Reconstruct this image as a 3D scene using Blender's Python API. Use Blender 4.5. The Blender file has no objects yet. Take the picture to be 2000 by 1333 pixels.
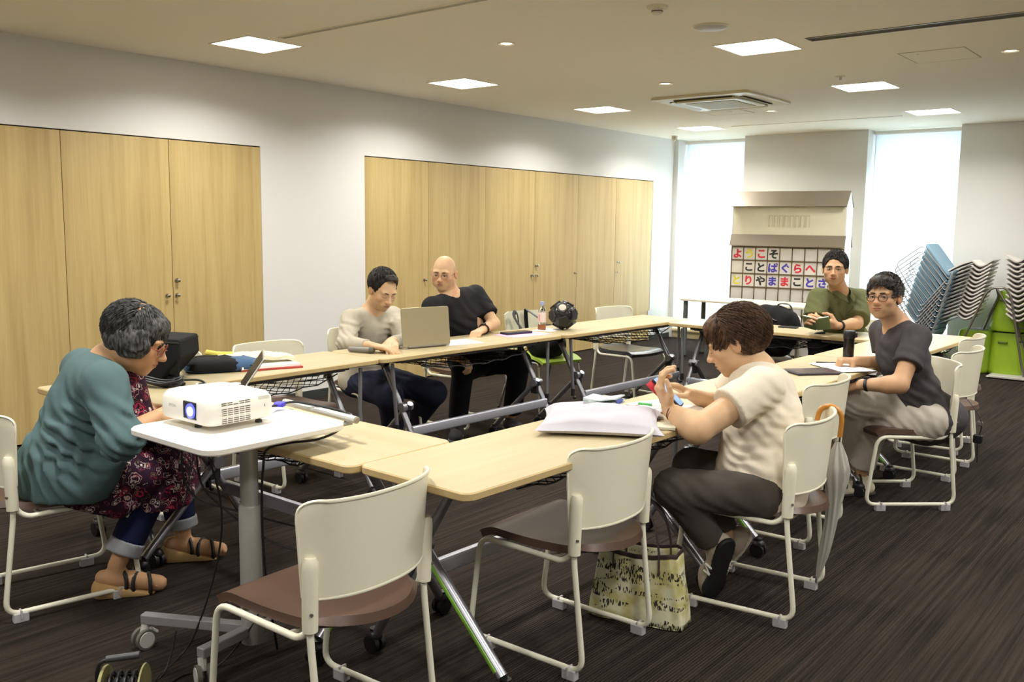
import bpy, bmesh, math, random
import numpy as np
from mathutils import Vector, Matrix
from mathutils.bvhtree import BVHTree
random.seed(7); rng = np.random.default_rng(7)
SC = bpy.context.scene
COL = SC.collection
PI = math.pi

# ------------------------------------------------------------ camera, world, exposure
cam_d = bpy.data.cameras.new('camera'); cam = bpy.data.objects.new('camera', cam_d); COL.objects.link(cam)
SC.camera = cam
_yaw, _pitch, _roll = math.radians(39.2167), math.radians(7.2131), math.radians(0.7333)
_f = Vector((-math.sin(_yaw)*math.cos(_pitch), math.cos(_yaw)*math.cos(_pitch), -math.sin(_pitch)))
_r = Vector((math.cos(_yaw), math.sin(_yaw), 0)); _u = _r.cross(_f)
_r2 = _r*math.cos(_roll) + _u*math.sin(_roll); _u2 = _u*math.cos(_roll) - _r*math.sin(_roll)
M3 = Matrix((( _r2.x,_u2.x,-_f.x),(_r2.y,_u2.y,-_f.y),(_r2.z,_u2.z,-_f.z)))
cam.matrix_world = Matrix.Translation((0,0,1.45)) @ M3.to_4x4()
cam_d.sensor_fit = 'HORIZONTAL'; cam_d.sensor_width = 36.0; cam_d.lens = 36.0*1789.0/2000.0
cam_d.clip_start = .05; cam_d.clip_end = 100
vs = SC.view_settings
SC.display_settings.display_device = 'sRGB'
vs.view_transform = 'Standard'; vs.look = 'None'; vs.gamma = 1; vs.use_curve_mapping = False
vs.exposure = 0.42
w = bpy.data.worlds.new('sky'); SC.world = w; w.use_nodes = True
w.node_tree.nodes['Background'].inputs[0].default_value = (.75,.86,1,1)
w.node_tree.nodes['Background'].inputs[1].default_value = 3.0
try:
    SC.cycles.max_bounces = 10; SC.cycles.diffuse_bounces = 8; SC.cycles.transparent_max_bounces = 12
    SC.cycles.use_denoising = True
    SC.cycles.sample_clamp_indirect = 6
except Exception: pass
LAMP_W, LAMP_COL = 22.0, (1.0, .985, .94)
WIN_W = 430.0

# ------------------------------------------------------------ materials
def lin(c):
    c = [x/255 for x in c]
    return tuple((x/12.92 if x <= .04045 else ((x+.055)/1.055)**2.4) for x in c) + (1,)
MATS = {}
def mat(name, col, rough=.5, metal=0, bump=0, bscale=200, var=0, vscale=8, spec=.5, emit=None, es=0, alpha=1, trans=0, sss=0, stretch=None, coat=0):
    if name in MATS: return MATS[name]
    m = bpy.data.materials.new(name); m.use_nodes = True; nt = m.node_tree; N = nt.nodes; L = nt.links
    b = N['Principled BSDF']; c = lin(col)
    b.inputs['Base Color'].default_value = c; b.inputs['Roughness'].default_value = rough; b.inputs['Metallic'].default_value = metal
    b.inputs['Specular IOR Level'].default_value = spec
    if coat: b.inputs['Coat Weight'].default_value = coat
    if trans: b.inputs['Transmission Weight'].default_value = trans
    if sss:
        b.inputs['Subsurface Weight'].default_value = sss; b.inputs['Subsurface Radius'].default_value = (.012,.005,.003); b.inputs['Subsurface Scale'].default_value = 1
    if emit: b.inputs['Emission Color'].default_value = lin(emit); b.inputs['Emission Strength'].default_value = es
    if alpha < 1: b.inputs['Alpha'].default_value = alpha
    tc = N.new('ShaderNodeTexCoord'); mp = N.new('ShaderNodeMapping'); L.new(tc.outputs['Object'], mp.inputs[0])
    if stretch: mp.inputs['Scale'].default_value = stretch
    n = N.new('ShaderNodeTexNoise'); n.inputs['Scale'].default_value = vscale; n.inputs['Detail'].default_value = 5
    L.new(mp.outputs[0], n.inputs['Vector'])
    if var:
        r = N.new('ShaderNodeMapRange'); r.inputs[1].default_value = .3; r.inputs[2].default_value = .7
        r.inputs[3].default_value = 1-var; r.inputs[4].default_value = 1+var; L.new(n.outputs[0], r.inputs[0])
        mx = N.new('ShaderNodeVectorMath'); mx.operation = 'SCALE'; mx.inputs[0].default_value = c[:3]; L.new(r.outputs[0], mx.inputs['Scale'])
        L.new(mx.outputs[0], b.inputs['Base Color'])
    if bump:
        n2 = N.new('ShaderNodeTexNoise'); n2.inputs['Scale'].default_value = bscale; n2.inputs['Detail'].default_value = 3
        L.new(mp.outputs[0], n2.inputs['Vector'])
        bp = N.new('ShaderNodeBump'); bp.inputs['Strength'].default_value = bump; bp.inputs['Distance'].default_value = .002
        L.new(n2.outputs[0], bp.inputs['Height']); L.new(bp.outputs[0], b.inputs['Normal'])
    MATS[name] = m
    return m
def nodes_of(m):
    return m.node_tree.nodes, m.node_tree.links, m.node_tree.nodes['Principled BSDF']
def wood(name, c1, c2, rough=.45, axis='Z', scale=1.0, fine=1.0):
    m = mat(name, c1, rough); N, L, b = nodes_of(m)
    tc = N.new('ShaderNodeTexCoord'); mp = N.new('ShaderNodeMapping')
    s = {'Z': (9,9,.35), 'Y': (9,.35,9), 'X': (.35,9,9)}[axis]
    mp.inputs['Scale'].default_value = [q*scale for q in s]; L.new(tc.outputs['Object'], mp.inputs[0])
    n = N.new('ShaderNodeTexNoise'); n.inputs['Scale'].default_value = 1.6; n.inputs['Detail'].default_value = 6; n.inputs['Distortion'].default_value = .6
    L.new(mp.outputs[0], n.inputs['Vector'])
    n2 = N.new('ShaderNodeTexNoise'); n2.inputs['Scale'].default_value = 14; n2.inputs['Detail'].default_value = 4; L.new(mp.outputs[0], n2.inputs['Vector'])
    ad = N.new('ShaderNodeMath'); ad.operation = 'MULTIPLY_ADD'; ad.inputs[1].default_value = .45*fine; L.new(n2.outputs[0], ad.inputs[0]); L.new(n.outputs[0], ad.inputs[2])
    cr = N.new('ShaderNodeValToRGB'); cr.color_ramp.elements[0].position = .42; cr.color_ramp.elements[0].color = lin(c2)
    cr.color_ramp.elements[1].position = .9; cr.color_ramp.elements[1].color = lin(c1)
    L.new(ad.outputs[0], cr.inputs[0]); L.new(cr.outputs[0], b.inputs['Base Color'])
    return m

# ------------------------------------------------------------ mesh builder
def rotz(a): return Matrix.Rotation(a, 4, 'Z')
def xf(loc=(0,0,0), rx=0, ry=0, rz=0): return Matrix.Translation(loc) @ Matrix.Rotation(rz,4,'Z') @ Matrix.Rotation(ry,4,'Y') @ Matrix.Rotation(rx,4,'X')
def fillet(pts, r, n=5):
    P = [Vector(p) for p in pts]; out = [P[0]]
    for i in range(1, len(P)-1):
        a, b, c = P[i-1], P[i], P[i+1]
        d1 = (a-b); d2 = (c-b); rr = min(r, d1.length*.48, d2.length*.48)
        p0 = b+d1.normalized()*rr; p1 = b+d2.normalized()*rr
        for k in range(n+1):
            t = k/n; out.append(p0*(1-t)**2 + b*2*t*(1-t) + p1*t*t)
    out.append(P[-1]); return out
def spline(pts, n=8):
    P = [Vector(p) for p in pts]; P = [P[0]*2-P[1]] + P + [P[-1]*2-P[-2]]; out = []
    for i in range(1, len(P)-2):
        a,b,c,d = P[i-1],P[i],P[i+1],P[i+2]
        for k in range(n):
            t = k/n
            out.append(.5*((2*b)+(c-a)*t+(2*a-5*b+4*c-d)*t*t+(3*b-a-3*c+d)*t**3))
    out.append(P[-2]); return out
class MB:
    def __init__(s): s.v = []; s.f = []; s.mi = []; s.cur = 0
    def add(s, vs, fs, T=None):
        o = len(s.v)
        s.v += [tuple(T @ Vector(p)) if T else tuple(p) for p in vs]
        s.f += [tuple(i+o for i in f) for f in fs]; s.mi += [s.cur]*len(fs); return s
    def box(s, c, d, T=None, taper=None):
        x,y,z = [q/2 for q in d]; t = taper or 1
        vs = [(c[0]+i*x*(t if k>0 else 1), c[1]+j*y*(t if k>0 else 1), c[2]+k*z) for k in (-1,1) for i,j in ((-1,-1),(1,-1),(1,1),(-1,1))]
        return s.add(vs, [(3,2,1,0),(4,5,6,7),(0,1,5,4),(1,2,6,5),(2,3,7,6),(3,0,4,7)], T)
    def tube(s, pts, r, n=10, T=None, closed=False, caps=True, sq=None):
        P = [Vector(p) for p in pts]; m = len(P); R = r if isinstance(r,(list,tuple)) else [r]*m
        vs = []; fs = []
        t0 = (P[1]-P[0]).normalized(); up = Vector((0,0,1)) if abs(t0.z) < .9 else Vector((1,0,0))
        nx = t0.cross(up).normalized()
        for i in range(m):
            t = (P[(i+1)%m]-P[i-1]) if (closed or 0 < i < m-1) else (P[1]-P[0] if i == 0 else P[-1]-P[-2])
            t.normalize(); nx = (nx - t*nx.dot(t)).normalized(); ny = t.cross(nx)
            for k in range(n):
                a = 2*PI*k/n; ca, sa = math.cos(a), math.sin(a)
                if sq: ca *= sq[0]; sa *= sq[1]
                vs.append(P[i]+nx*(ca*R[i])+ny*(sa*R[i]))
        for i in range(m if closed else m-1):
            j = (i+1)%m
            for k in range(n): fs.append((i*n+k, i*n+(k+1)%n, j*n+(k+1)%n, j*n+k))
        if caps and not closed: fs += [tuple(range(n-1,-1,-1)), tuple((m-1)*n+k for k in range(n))]
        return s.add(vs, fs, T)
    def prism(s, outline, z0, z1, T=None):
        n = len(outline)
        vs = [(x,y,z0) for x,y in outline]+[(x,y,z1) for x,y in outline]
        fs = [tuple(range(n-1,-1,-1)), tuple(range(n,2*n))]+[(i,(i+1)%n,n+(i+1)%n,n+i) for i in range(n)]
        return s.add(vs, fs, T)
    def rings(s, rings, T=None, caps=True):
        n = len(rings[0]); vs = [p for r in rings for p in r]; fs = []
        for i in range(len(rings)-1):
            for k in range(n): fs.append((i*n+k, i*n+(k+1)%n, (i+1)*n+(k+1)%n, (i+1)*n+k))
        if caps: fs += [tuple(range(n-1,-1,-1)), tuple((len(rings)-1)*n+k for k in range(n))]
        return s.add(vs, fs, T)
    def lathe(s, prof, n=24, T=None):
        return s.rings([[(r*math.cos(2*PI*k/n), r*math.sin(2*PI*k/n), z) for k in range(n)] for r,z in prof], T)
    def cyl(s, a, b, r, n=16, r2=None): return s.tube([a,b], [r, r if r2 is None else r2], n)
    def grid(s, fn, nu, nv, T=None, closed_u=False):
        vs = [fn(i/(nu if closed_u else nu-1) if nu > 1 else 0, j/(nv-1)) for j in range(nv) for i in range(nu)]
        fs = []
        for j in range(nv-1):
            for i in range(nu if closed_u else nu-1):
                i2 = (i+1)%nu; fs.append((j*nu+i, j*nu+i2, (j+1)*nu+i2, (j+1)*nu+i))
        return s.add(vs, fs, T)
    def shell(s, fn, nu, nv, th, T=None):
        """closed sheet of thickness th: fn(u,v)->point; offset along the normal"""
        P = [[Vector(fn(i/(nu-1), j/(nv-1))) for i in range(nu)] for j in range(nv)]
        top = []; bot = []
        for j in range(nv):
            for i in range(nu):
                du = P[j][min(i+1,nu-1)]-P[j][max(i-1,0)]; dv = P[min(j+1,nv-1)][i]-P[max(j-1,0)][i]
                nn = du.cross(dv); nn = nn.normalized() if nn.length > 1e-12 else Vector((0,0,1))
                top.append(P[j][i]+nn*th/2); bot.append(P[j][i]-nn*th/2)
        n = nu*nv; fs = []
        for j in range(nv-1):
            for i in range(nu-1):
                a,b,c,d = j*nu+i, j*nu+i+1, (j+1)*nu+i+1, (j+1)*nu+i
                fs.append((a,b,c,d)); fs.append((d+n,c+n,b+n,a+n))
        ed = [j*nu+0 for j in range(nv)]
        bd = [i for i in range(nu)]+[j*nu+nu-1 for j in range(1,nv)]+[(nv-1)*nu+i for i in range(nu-2,-1,-1)]+[j*nu for j in range(nv-2,0,-1)]
        for k in range(len(bd)):
            a,b = bd[k], bd[(k+1)%len(bd)]; fs.append((b,a,a+n,b+n))
        return s.add(top+bot, fs, T)
    def ball(s, c, r, T=None, n=14, m=9):
        r = (r,r,r) if not hasattr(r,'__len__') else r
        rings = []
        for j in range(m+1):
            th = PI*(j/m); th = min(max(th,.02),PI-.02)
            rings.append([(c[0]+r[0]*math.sin(th)*math.cos(2*PI*k/n), c[1]+r[1]*math.sin(th)*math.sin(2*PI*k/n), c[2]-r[2]*math.cos(th)) for k in range(n)])
        return s.rings(rings, T)
def mesh_of(name, mb, mats, smooth=True, angle=35):
    me = bpy.data.meshes.new(name)
    me.from_pydata([tuple(p) for p in mb.v], [], mb.f); me.update()
    for m in (mats if isinstance(mats,(list,tuple)) else [mats]): me.materials.append(m)
    if any(mb.mi): me.polygons.foreach_set('material_index', mb.mi)
    if smooth:
        me.polygons.foreach_set('use_smooth', [True]*len(me.polygons))
        try: me.set_sharp_from_angle(angle=math.radians(angle))
        except Exception: pass
    return me
def obj(name, mb, mats, parent=None, smooth=True, angle=35, bevel=0, loc=None):
    me = mb if isinstance(mb, bpy.types.Mesh) else mesh_of(name, mb, mats, smooth, angle)
    o = bpy.data.objects.new(name, me); COL.objects.link(o)
    if parent is not None: o.parent = parent
    if loc is not None: o.location = loc
    if bevel:
        b = o.modifiers.new('bevel','BEVEL'); b.width = bevel; b.segments = 2; b.limit_method = 'ANGLE'; b.angle_limit = math.radians(40)
    return o
def tag(o, label, cat, group=None):
    o['label'] = label; o['category'] = cat
    if group: o['group'] = group
    return o
def thing(name, label, cat, loc=(0,0,0), rz=0, group=None):
    o = bpy.data.objects.new(name, None); COL.objects.link(o); o.location = loc; o.rotation_euler = (0,0,rz)
    o.empty_display_size = .05
    return tag(o, label, cat, group)
def struct(name, mb, m, parent=None, **k):
    o = obj(name, mb, m, parent, **k)
    if parent is None: o['kind'] = 'structure'
    return o
KIDS = {}
def dup(root, loc, rz, label=None, group=None):
    """copy of a thing with its parts and sub-parts"""
    if root.name not in KIDS: KIDS[root.name] = [(c, list(c.children)) for c in root.children]
    r = root.copy(); COL.objects.link(r); r.location = loc; r.rotation_euler = (root.rotation_euler[0], root.rotation_euler[1], rz)
    if label: r['label'] = label
    if group: r['group'] = group
    for ch, gs in KIDS[root.name]:
        c = ch.copy(); COL.objects.link(c); c.parent = r
        for g in gs:
            d = g.copy(); COL.objects.link(d); d.parent = c
    return r
def rrect(w, d, r, n=5, cx=0, cy=0):
    out = []
    for sx,sy,a0 in ((1,1,0),(-1,1,PI/2),(-1,-1,PI),(1,-1,1.5*PI)):
        for k in range(n+1):
            a = a0+PI/2*k/n; out.append((cx+sx*(w/2-r)+r*math.cos(a), cy+sy*(d/2-r)+r*math.sin(a)))
    return out
def slab(mb, w, d, z0, z1, r=.02, e=.003, T=None, cx=0, cy=0):
    """rounded slab with softened top and bottom edges"""
    rs = []
    for z, k in ((z0,e),(z0+e,0),(z1-e,0),(z1,e)):
        rs.append([(x,y,z) for x,y in rrect(w-2*k, d-2*k, max(r-k,.001), 5, cx, cy)])
    mb.rings(rs, T); return mb
# ------------------------------------------------------------ shared materials
WHITE_WALL = mat('wall_paint', (222,220,216), .85, bump=.15, bscale=350, spec=.2)
CEIL = mat('ceiling_board', (250,244,228), .9, bump=.35, bscale=500, spec=.15)
WOOD_DOOR = wood('maple_door', (198,174,118), (170,144,90), .5, 'Z', .9, .8)
WOOD_TOP = wood('birch_laminate', (186,173,138), (175,159,120), .42, 'X', .8, .9)
WOOD_EDGE = mat('birch_edge', (188,164,116), .45, var=.06, vscale=6)
DARKGAP = mat('dark_gap', (58,48,34), .8)
BASEB = mat('baseboard_grey', (52,56,54), .5, bump=.1)
CHROME = mat('chrome', (200,200,200), .15, 1)
ALU = mat('silver_tube', (150,150,156), .32, .75, bump=.04)
ALU_L = mat('silver_beam', (176,176,186), .36, .5, bump=.04)
WPL = mat('cream_plastic', (228,223,200), .38, bump=.05, bscale=600, spec=.5)
WFR = mat('cream_painted_steel', (226,222,202), .3, spec=.5)
BROWN = mat('brown_vinyl', (84,62,50), .36, bump=.25, bscale=700, spec=.5)
GLIDE = mat('grey_glide', (176,172,172), .5)
BLACKP = mat('black_plastic', (26,26,28), .42, bump=.05)
BLACKF = mat('black_fabric', (24,24,25), .85, bump=.5, bscale=900, var=.15, vscale=20, spec=.25)
LIME = mat('lime_plastic', (136,168,30), .45, bump=.05)
PAPER = mat('white_paper', (240,240,238), .7, spec=.3)
WHITE_L = mat('white_lacquer', (236,232,224), .35)

# carpet: dark brown loop pile with fine ribs running down the room
CARPET = mat('carpet', (62,54,48), .95, spec=.08)
N, L, b = nodes_of(CARPET)
tc = N.new('ShaderNodeTexCoord'); sx = N.new('ShaderNodeSeparateXYZ'); L.new(tc.outputs['Object'], sx.inputs[0])
mp = N.new('ShaderNodeMapping'); mp.inputs['Scale'].default_value = (60, 1.3, 1); L.new(tc.outputs['Object'], mp.inputs[0])
n1 = N.new('ShaderNodeTexNoise'); n1.inputs['Scale'].default_value = 1.0; n1.inputs['Detail'].default_value = 5; L.new(mp.outputs[0], n1.inputs['Vector'])
n2 = N.new('ShaderNodeTexNoise'); n2.inputs['Scale'].default_value = 320; n2.inputs['Detail'].default_value = 2; L.new(tc.outputs['Object'], n2.inputs['Vector'])
ad = N.new('ShaderNodeMath'); ad.operation = 'MULTIPLY_ADD'; ad.inputs[1].default_value = .35; L.new(n2.outputs[0], ad.inputs[0]); L.new(n1.outputs[0], ad.inputs[2])
cr = N.new('ShaderNodeValToRGB'); cr.color_ramp.elements[0].position = .5; cr.color_ramp.elements[0].color = lin((36,31,28))
cr.color_ramp.elements[1].position = .82; cr.color_ramp.elements[1].color = lin((60,52,46))
L.new(ad.outputs[0], cr.inputs[0]); L.new(cr.outputs[0], b.inputs['Base Color'])
wv = N.new('ShaderNodeMath'); wv.operation = 'SINE'; m0 = N.new('ShaderNodeMath'); m0.operation = 'MULTIPLY'; m0.inputs[1].default_value = 2*PI/.011
L.new(sx.outputs[0], m0.inputs[0]); L.new(m0.outputs[0], wv.inputs[0])
hm = N.new('ShaderNodeMath'); hm.operation = 'MULTIPLY_ADD'; hm.inputs[1].default_value = 2.2; L.new(ad.outputs[0], hm.inputs[0]); L.new(wv.outputs[0], hm.inputs[2])
bp = N.new('ShaderNodeBump'); bp.inputs['Strength'].default_value = .8; bp.inputs['Distance'].default_value = .003
L.new(hm.outputs[0], bp.inputs['Height']); L.new(bp.outputs[0], b.inputs['Normal'])

# ------------------------------------------------------------ room shell
XL, XR, YF, YB, H = -6.061, 3.2, -2.6, 10.719, 2.577
CT = 2.028            # head of the cupboard openings
fl = MB(); fl.box(((XL+XR)/2, (YF+YB+.5)/2, -.05), (XR-XL+.4, YB+.5-YF+.2, .1)); struct('floor', fl, CARPET, smooth=False)
# ceiling with holes for the lamps is one slab; lamps are recessed boxes below its face line
LAMPS = [(-5.122,3.646),(-5.122,5.614),(-5.122,7.624),(-5.122,9.648),(-2.572,5.556),(-2.572,7.549),(-2.572,9.479),
         (-5.122,1.64),(-2.572,3.56),(-2.572,1.57),(-.02,3.56),(-.02,5.556),(-.02,7.549),(-.02,9.479),(-.02,1.57),(-5.122,-.4),(-2.572,-.4),(-.02,-.4),(2.2,2.5),(2.2,6.5)]
LS = .204
def holed_plate(name, x0, x1, y0, y1, z0, z1, holes, m):
    """flat plate with rectangular holes: grid of boxes joined into one mesh"""
    xs = sorted({x0,x1} | {q for h in holes for q in (h[0],h[1])}); ys = sorted({y0,y1} | {q for h in holes for q in (h[2],h[3])})
    bm = bmesh.new(); V = {}
    def vv(x,y,z):
        k = (round(x,5),round(y,5),z)
        if k not in V: V[k] = bm.verts.new((x,y,z))
        return V[k]
    solid = lambda i,j: 0 <= i < len(xs)-1 and 0 <= j < len(ys)-1 and not any(h[0]-1e-6 < (xs[i]+xs[i+1])/2 < h[1]+1e-6 and h[2]-1e-6 < (ys[j]+ys[j+1])/2 < h[3]+1e-6 for h in holes)
    for i in range(len(xs)-1):
        for j in range(len(ys)-1):
            if not solid(i,j): continue
            a,b2,c,d = xs[i],xs[i+1],ys[j],ys[j+1]
            bm.faces.new([vv(a,d,z0),vv(b2,d,z0),vv(b2,c,z0),vv(a,c,z0)])
            bm.faces.new([vv(a,c,z1),vv(b2,c,z1),vv(b2,d,z1),vv(a,d,z1)])
            for di,dj,p,q in ((-1,0,(a,d),(a,c)),(1,0,(b2,c),(b2,d)),(0,-1,(a,c),(b2,c)),(0,1,(b2,d),(a,d))):
                if not solid(i+di,j+dj):
                    bm.faces.new([vv(p[0],p[1],z0),vv(q[0],q[1],z0),vv(q[0],q[1],z1),vv(p[0],p[1],z1)])
    me = bpy.data.meshes.new(name); bm.to_mesh(me); bm.free(); me.materials.append(m)
    o = bpy.data.objects.new(name, me); COL.objects.link(o); o['kind'] = 'structure'; return o
SLOTS = [(-4.80,-.9,3.575,3.625,1),(-2.23,.6,5.447,5.555,3),(-4.73,-2.9,9.62,9.635,1)]
AC = (-3.86, 7.63)
DOWN = [(-3.785,4.545),(-3.782,6.512),(-3.81,8.58),(-1.347,6.564),(-1.33,4.6),(-3.785,2.55)]
holes = [(x-LS,x+LS,y-LS,y+LS) for x,y in LAMPS]+[(a,b2,c,d) for a,b2,c,d,n in SLOTS]+[(x-.04,x+.04,y-.04,y+.04) for x,y in DOWN]
ceil = holed_plate('ceiling', XL-.2, XR+.2, YF-.1, YB+.45, H, H+.09, holes, CEIL)
cap = MB(); cap.box(((XL+XR)/2,(YF+YB)/2,H+.15),(XR-XL+.4,YB-YF+1,.06)); struct('trim_1', cap, CEIL, smooth=False)
# left wall: openings for the two built-in cupboard runs
def rect_wall(name, rects, mk, m):
    mb = MB()
    for r in rects: mk(mb, r)
    return struct(name, mb, m, smooth=False)
C1 = (2.05-1.5, 4.329); C2 = (5.389, 10.216)
wl = MB()
for y0,y1,z0,z1 in ((YF-.1,C1[0],0,CT),(YF-.1,YB+.5,CT,H+.09),(C1[1],C2[0],0,CT),(C2[1],YB+.5,0,CT)):
    wl = MB(); wl.box((XL-.1,(y0+y1)/2,(z0+z1)/2),(.2,y1-y0,z1-z0)); struct('wall_left', wl, WHITE_WALL, smooth=False)
bl = MB(); bl.box((XL-.25,(YF+YB)/2,H/2),(.05,YB-YF,H)); struct('wall_left_backing', bl, DARKGAP, smooth=False)
# back wall with two full-height window recesses
W1 = (-6.0, -5.08); W2 = (-3.585, -2.61)
wb = MB()
for x0,x1 in ((XL-.2,W1[0]),(W1[1],W2[0]),(W2[1],XR+.2)): wb.box(((x0+x1)/2, YB+.16, H/2+.045),(x1-x0,.32,H+.09))
for x0,x1 in (W1,W2): wb.box(((x0+x1)/2, YB+.28, .075),(x1-x0,.08,.15)); 
struct('wall_back', wb, WHITE_WALL, smooth=False)
wr = MB(); wr.box((XR+.1,(YF+YB)/2,H/2+.045),(.2,YB-YF+1,H+.09)); struct('wall_right', wr, WHITE_WALL, smooth=False)
wf = MB(); wf.box(((XL+XR)/2,YF-.1,H/2+.045),(XR-XL+.4,.2,H+.09)); struct('wall_front', wf, WHITE_WALL, smooth=False)
# baseboards
bb = MB()
for y0,y1 in ((C1[1]+.0,C2[0]),(C2[1],YB),(YF,C1[0])): bb.box((XL+.006,(y0+y1)/2,.03),(.012,y1-y0,.06))
struct('baseboard_left', bb, BASEB, smooth=False)
bb = MB()
for x0,x1 in ((W1[1],W2[0]),(W2[1],XR)): bb.box(((x0+x1)/2,YB-.006,.03),(x1-x0,.012,.06))
struct('baseboard_back', bb, BASEB, smooth=False)
# windows: frosted pane outside, roller blind inside, timber sill at the foot
GLASS = mat('window_glass', (235,245,248), .08, trans=1, spec=.5)
FRAME = mat('window_frame', (206,216,220), .4)
SILL = wood('timber_sill', (222,206,164), (206,186,140), .5, 'X')
BLIND = bpy.data.materials.new('roller_blind'); BLIND.use_nodes = True
nt = BLIND.node_tree; nt.nodes.clear(); o_ = nt.nodes.new('ShaderNodeOutputMaterial'); ms = nt.nodes.new('ShaderNodeMixShader'); td = nt.nodes.new('ShaderNodeBsdfTranslucent'); dd = nt.nodes.new('ShaderNodeBsdfDiffuse')
td.inputs[0].default_value = (.93,.96,.96,1); dd.inputs[0].default_value = (.86,.88,.88,1); ms.inputs[0].default_value = .35
nz = nt.nodes.new('ShaderNodeTexNoise'); nz.inputs['Scale'].default_value = 900; bpn = nt.nodes.new('ShaderNodeBump'); bpn.inputs['Strength'].default_value = .1
nt.links.new(nz.outputs[0], bpn.inputs['Height']); nt.links.new(bpn.outputs[0], dd.inputs['Normal'])
nt.links.new(td.outputs[0], ms.inputs[1]); nt.links.new(dd.outputs[0], ms.inputs[2]); nt.links.new(ms.outputs[0], o_.inputs[0])
for i,(x0,x1) in enumerate((W1,W2)):
    xc, ww = (x0+x1)/2, x1-x0
    g = MB(); g.box((xc,YB+.29,(H+.15)/2),(ww-.06,.008,H-.17)); wo = struct('window_%d'%(i+1), g, GLASS, smooth=False)
    f = MB()
    for xx in (x0+.02,x1-.02): f.box((xx,YB+.28,H/2),(.04,.05,H))
    f.box((xc,YB+.28,H-.02),(ww,.05,.04)); f.box((xc,YB+.28,.17),(ww,.05,.05)); obj('window_frame', f, FRAME, wo, smooth=False, bevel=.003)
    s = MB(); s.box((xc,YB+.1,.11),(ww-.004,.3,.03)); obj('window_sill', s, SILL, wo, smooth=False, bevel=.004)
    s = MB(); s.box((xc,YB+.13,.048),(ww-.004,.24,.095)); obj('sill_panel', s, SILL, wo, smooth=False)
    bz = MB(); bz.shell(lambda u,v: (x0+.03+(ww-.06)*u, YB+.19+.0015*math.sin(u*9), .17+(H-.2)*v), 12, 6, .0015)
    bo = obj('roller_blind', bz, BLIND); tag(bo, ['white roller blind glowing in the window behind the kana board','white roller blind glowing in the window behind the stacked chairs'][i], 'blind')
    rt = MB(); rt.tube([(x0+.01,YB+.19,H-.03),(x1-.01,YB+.19,H-.03)], .022, 12); obj('roller_tube', rt, WHITE_L, bo)
    ht = MB(); ht.tube([(x0+.03,YB+.19,.165),(x1-.03,YB+.19,.165)], .008, 8); obj('hem_bar', ht, WHITE_L, bo)
    ld = bpy.data.lights.new('daylight','AREA'); ld.shape = 'RECTANGLE'; ld.size = ww-.22; ld.size_y = H-.75; ld.energy = WIN_W; ld.color = (.86,.94,1)
    lo = bpy.data.objects.new('daylight', ld); COL.objects.link(lo); lo.location = (xc, YB+.42, H/2-.1); lo.rotation_euler = (-PI/2,0,0)

# ------------------------------------------------------------ built-in cupboards (flush maple doors)
HANDLE = mat('steel_knob', (190,186,178), .25, 1)
def knob(mb, y, z, r=.012):
    x = XL-.002
    mb.tube([(x-.004,y,z),(x+.004,y,z),(x+.0045,y,z)], [r*1.15,r*1.15,r*.5], 14)
    mb.tube([(x+.003,y,z),(x+.018,y,z),(x+.02,y,z),(x+.03,y,z),(x+.033,y,z)], [r*.45,r*.45,r*.95,r*.95,r*.5], 14)
    return mb
cup_lab = {'a':'maple cupboard run built into the wall behind the teal cardigan','b':'long maple cupboard run built into the wall behind the two men'}
for key, ys in (('a',[.55,1.30,2.05,2.805,3.561,4.329]),('b',[5.389,6.176,6.985,7.785,8.58,9.372,10.216])):
    t = thing('built_in_cupboard', cup_lab[key], 'cupboard', (XL, (ys[0]+ys[-1])/2, 0), 0)
    yc0 = (ys[0]+ys[-1])/2
    fm = MB(); fm.box((-.12,0,CT/2),(.02,ys[-1]-ys[0],CT)); obj('carcass', fm, DARKGAP, t, smooth=False)
    for i in range(len(ys)-1):
        y0,y1 = ys[i]+.002, ys[i+1]-.002
        dm = MB(); dm.box((0,0,0),(.03,y1-y0,CT-.02))
        d = obj('door', dm, WOOD_DOOR, t, smooth=False, bevel=.001, loc=(-.019+.0005*(i%2),(y0+y1)/2-yc0,CT/2+.002))
        kz = []
        ym = (y0+y1)/2
        if key == 'a':
            if i == 3: kz = [(3.512,.916)]
            if i == 4: kz = [(3.593,1.023),(3.589,.916)]
            if i == 1: kz = [(2.0,.916)]
        else:
            if i == 0: kz = [(6.12,.93)]
            if i == 2: kz = [(7.745,.915)]
            if i == 3: kz = [(7.822,1.02),(7.822,.913)]
            if i == 4: kz = [(8.54,.915)]
            if i == 5: kz = [(9.44,1.017),(9.41,.90)]
        for ky,z in kz:
            km = MB(); knob(km, ky, z, .014 if z > 1 else .012); km.v = [(p[0]-XL+.019, p[1]-ym, p[2]-CT/2) for p in km.v]
            obj('lock' if z > 1 else 'knob', km, HANDLE, d)
tagp = MB(); tagp.box((XL+.003, 9.93-.25+.55, .35),(.006,.12,.07)); 
oo = obj('wall_outlet', tagp, mat('outlet_grey',(196,198,200),.4), smooth=False, bevel=.002); tag(oo, 'small grey outlet plate low on the wall past the last cupboard', 'outlet')

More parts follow.
